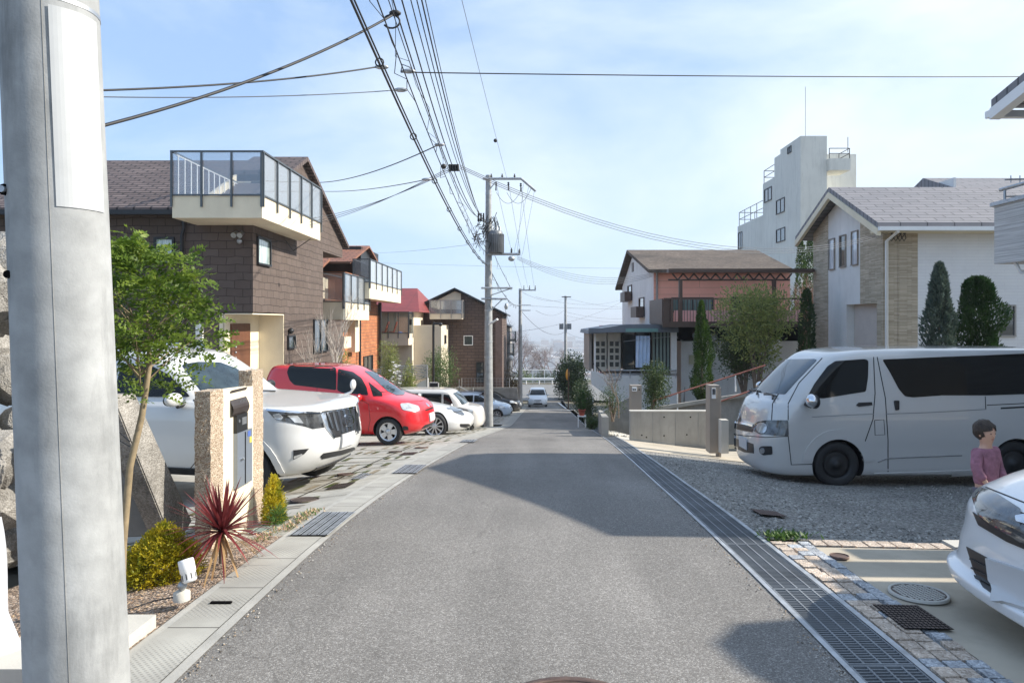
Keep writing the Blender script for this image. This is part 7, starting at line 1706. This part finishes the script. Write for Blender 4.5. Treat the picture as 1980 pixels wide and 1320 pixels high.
C6.px('grille', [(1884, 990), (1905, 1006), (1975, 1048), (2010, 1062), (2010, 1072), (1950, 1047), (1895, 1015)], m_blk, .010, step=8)
C6.px('emblem', [(1967, 1000), (1985, 998), (1995, 1004), (1990, 1016), (1970, 1010)], m_chrome, .018, step=4, rnd=3)
C6.px('air_intake', [(1870, 1056), (1914, 1080), (1922, 1150), (1900, 1134), (1886, 1108)], m_blk, .006, mirror=True, step=6)
for i in range(3): C6.px('intake_slat', seamline([(1880+i*3, 1080+i*18), (1918, 1100+i*17)], 3), m_dark, .016, step=6)
C6.px('licence_plate', [(1912, 1078), (2040, 1120), (2040, 1200), (1922, 1160)], m_plate, .02, step=12)
C6.px('reflector', [(1850, 1140), (1854, 1136), (1860, 1160), (1857, 1164)], m_chrome, .010, step=4)
C6.px('badge', [(1966, 1228), (1990, 1240), (1990, 1248), (1966, 1236)], m_dark, .008, step=6)
C6.px('hood_seam', seamline([(1892, 935), (1915, 945), (1990, 975), (2060, 995)], 2.2), m_seam, .002, step=8)
C6.side('side_window', [(1.6, 1.03), (2.6, 1.03), (2.6, 1.38), (2.2, 1.34)], m_glassd, .006)
C6.front('windscreen', [(-.68, 1.02), (.68, 1.02), (.6, 1.25), (.55, 1.42), (-.55, 1.42), (-.6, 1.25)], m_glassw, .006)

# ================================================================ PERSON
def person():
    x, y = X(1906, 5.55), 5.55; z0 = G(x, y)
    t = thing('person', 'small child in a mauve top standing between the van and the white car', 'person', (x, y, z0))
    H = 1.02
    def skin(name, pts, edges, rad, mat, lv=2, root=0):
        me = bpy.data.meshes.new(name); me.from_pydata([INV[t.name] @ Vector(p) for p in pts], edges, []); o = bpy.data.objects.new(name, me); col.objects.link(o)
        md = o.modifiers.new('s', 'SKIN')
        for i, r_ in enumerate(rad): me.skin_vertices[0].data[i].radius = (r_, r_*.85) if not isinstance(r_, tuple) else r_
        me.skin_vertices[0].data[root].use_root = True
        s2 = o.modifiers.new('u', 'SUBSURF'); s2.levels = lv; s2.render_levels = lv
        dg = bpy.context.evaluated_depsgraph_get(); nm = bpy.data.meshes.new_from_object(o.evaluated_get(dg)); o.modifiers.clear(); o.data = nm; nm.materials.clear(); nm.materials.append(mat)
        nm.polygons.foreach_set('use_smooth', [True]*len(nm.polygons)); o.parent = t; INV[o.name] = INV[t.name]; return o
    def q(dx, dy, dz): return (x+dx, y+dy, z0+dz)
    m_skin = M('skin', (.62, .36, .25), .5, var=.05)
    pts = [q(0, 0, .50), q(0, 0, .60), q(0, 0, .72), q(0, 0, .795), q(0, -.005, .84), q(0, -.01, .90), q(0, -.01, .975),
           q(.05, 0, .46), q(.055, -.015, .25), q(.055, 0, .05), q(.06, -.07, .025),
           q(-.05, 0, .46), q(-.055, -.015, .25), q(-.055, 0, .05), q(-.06, -.07, .025),
           q(.095, 0, .76), q(.125, -.01, .62), q(.11, -.08, .52), q(.10, -.11, .49),
           q(-.095, 0, .76), q(-.125, -.01, .62), q(-.11, -.08, .52), q(-.10, -.11, .49)]
    ed = [(0, 1), (1, 2), (2, 3), (3, 4), (4, 5), (5, 6), (0, 7), (7, 8), (8, 9), (9, 10), (0, 11), (11, 12), (12, 13), (13, 14), (2, 15), (15, 16), (16, 17), (17, 18), (2, 19), (19, 20), (20, 21), (21, 22)]
    rad = [.075, .07, .075, .032, .055, .078, .062, .055, .04, .027, .024, .055, .04, .027, .024, .034, .026, .02, .016, .034, .026, .02, .016]
    bo = skin('body', pts, ed, rad, m_skin); bt = BVHTree.FromPolygons([v.co.copy() for v in bo.data.vertices], [tuple(p.vertices) for p in bo.data.polygons]); I_ = INV[t.name]
    def onface(dx, dz, inset=.0):
        h, n_, i_, d_ = bt.ray_cast(I_ @ Vector((x+dx, y-1, z0+dz)), Vector((0, 1, 0)))
        return (I_.inverted() @ h)+Vector((0, inset, 0)) if h else Vector((x+dx, y-.06, z0+dz))
    for sx in (1, -1):   # fingers
        for k in range(5):
            a = (k-2)*.012; th = k == 4
            p0 = q(sx*(.10+a*.5), -.115, .487+a*.2); d = Vector((sx*a*.6-(.012*sx if th else 0), -.022, -.018 if not th else 0))
            m = MB(); m.tube([p0, Vector(p0)+d, Vector(p0)+d*1.6+Vector((0, .004, -.012))], [.0065, .006, .004], 6); m.build('finger', m_skin, t, smooth=True)
    skin('top', [q(0, 0, .44), q(0, 0, .60), q(0, 0, .72), q(0, 0, .775), q(.10, 0, .76), q(.132, -.01, .62), q(.116, -.07, .535), q(-.10, 0, .76), q(-.132, -.01, .62), q(-.116, -.07, .535)], [(0, 1), (1, 2), (2, 3), (2, 4), (4, 5), (5, 6), (2, 7), (7, 8), (8, 9)], [.115, .10, .094, .047, .050, .045, .038, .050, .045, .038], M('mauve_cloth', (.33, .15, .20), .9, var=.35, vs=14, bump=.9, bs=28), root=0)
    skin('trousers', [q(0, 0, .5), q(.053, 0, .44), q(.056, -.015, .25), q(.056, 0, .08), q(-.053, 0, .44), q(-.056, -.015, .25), q(-.056, 0, .08)], [(0, 1), (1, 2), (2, 3), (0, 4), (4, 5), (5, 6)], [.085, .066, .052, .042, .066, .052, .042], M('grey_cloth', (.16, .15, .19), .9, var=.15))
    b = MB(); c = Vector(q(0, .012, .925)); pr = [(max(1e-3, math.sin(PI*i/14)), -math.cos(PI*i/14)) for i in range(15)]
    b.lathe(pr, Matrix.Translation(c) @ Matrix.Rotation(-.35, 4, 'X') @ Matrix.Diagonal((.084, .084, .090, 1)), 28)
    hv = []
    m = MB(); idx = {}
    for f_ in b.f:
        pp = [Vector(b.v[i]) for i in f_]; cc = sum(pp, Vector())/4
        if cc.y < c.y-.045 and cc.z < c.z+.03-abs(cc.x-c.x)*.6: continue
        if cc.z < c.z-.075 and cc.y < c.y-.01: continue
        m.face(pp, 0, True)
    m.v = [tuple(Vector(v)+noise.noise_vector(Vector(v)*55)*.007) for v in m.v]
    m.build('hair', M('brown_hair', (.045, .028, .018), .45, var=.6, vs=30, bump=1, bs=60, stretch=(4, 4, .5)), t)
    m = MB()
    for sx in (1, -1): m.ball(onface(sx*.024, .905, .002), .008, 5, 0, (1, .5, .7))
    m.build('eye', m_blk, t); m = MB(); m.ball(onface(0, .882, .001), .010, 5, 0, (1, 1, 1.2)); m.build('nose', m_skin, t, smooth=True)
    m = MB(); m.ball(onface(0, .860, .003), .014, 5, 0, (1.2, .5, .35)); m.build('mouth', M('lip', (.45, .15, .13), .5, var=0), t, smooth=True)
    for sx in (1, -1): m = MB(); m.ball(q(sx*.068, .0, .895), .017, 5, 0, (.4, .8, 1.1)); m.build('ear', m_skin, t, smooth=True)
    for sx in (1, -1): m = MB(); m.ball(q(sx*.058, -.04, .03), .04, 7, 0, (.9, 1.8, .8)); m.build('shoe', m_blk, t, smooth=True)
person()
bpy.data.objects['person'].rotation_euler.z = R(22)

# ================================================================ AIR
b = MB(); b.box(-12000, 12000, -80, 30000, -141, 40)
m, nt_, bs_ = newmat('haze'); nt_.nodes.remove(bs_)
pv = NN(nt_, 'ShaderNodeVolumePrincipled'); pv.inputs['Color'].default_value = (.82, .88, .96, 1); pv.inputs['Density'].default_value = .00042; pv.inputs['Anisotropy'].default_value = .2
nt_.links.new(pv.outputs[0], nt_.nodes['Material Output'].inputs['Volume'])
if HAZE: tag(b.build('haze', m), kind='stuff')
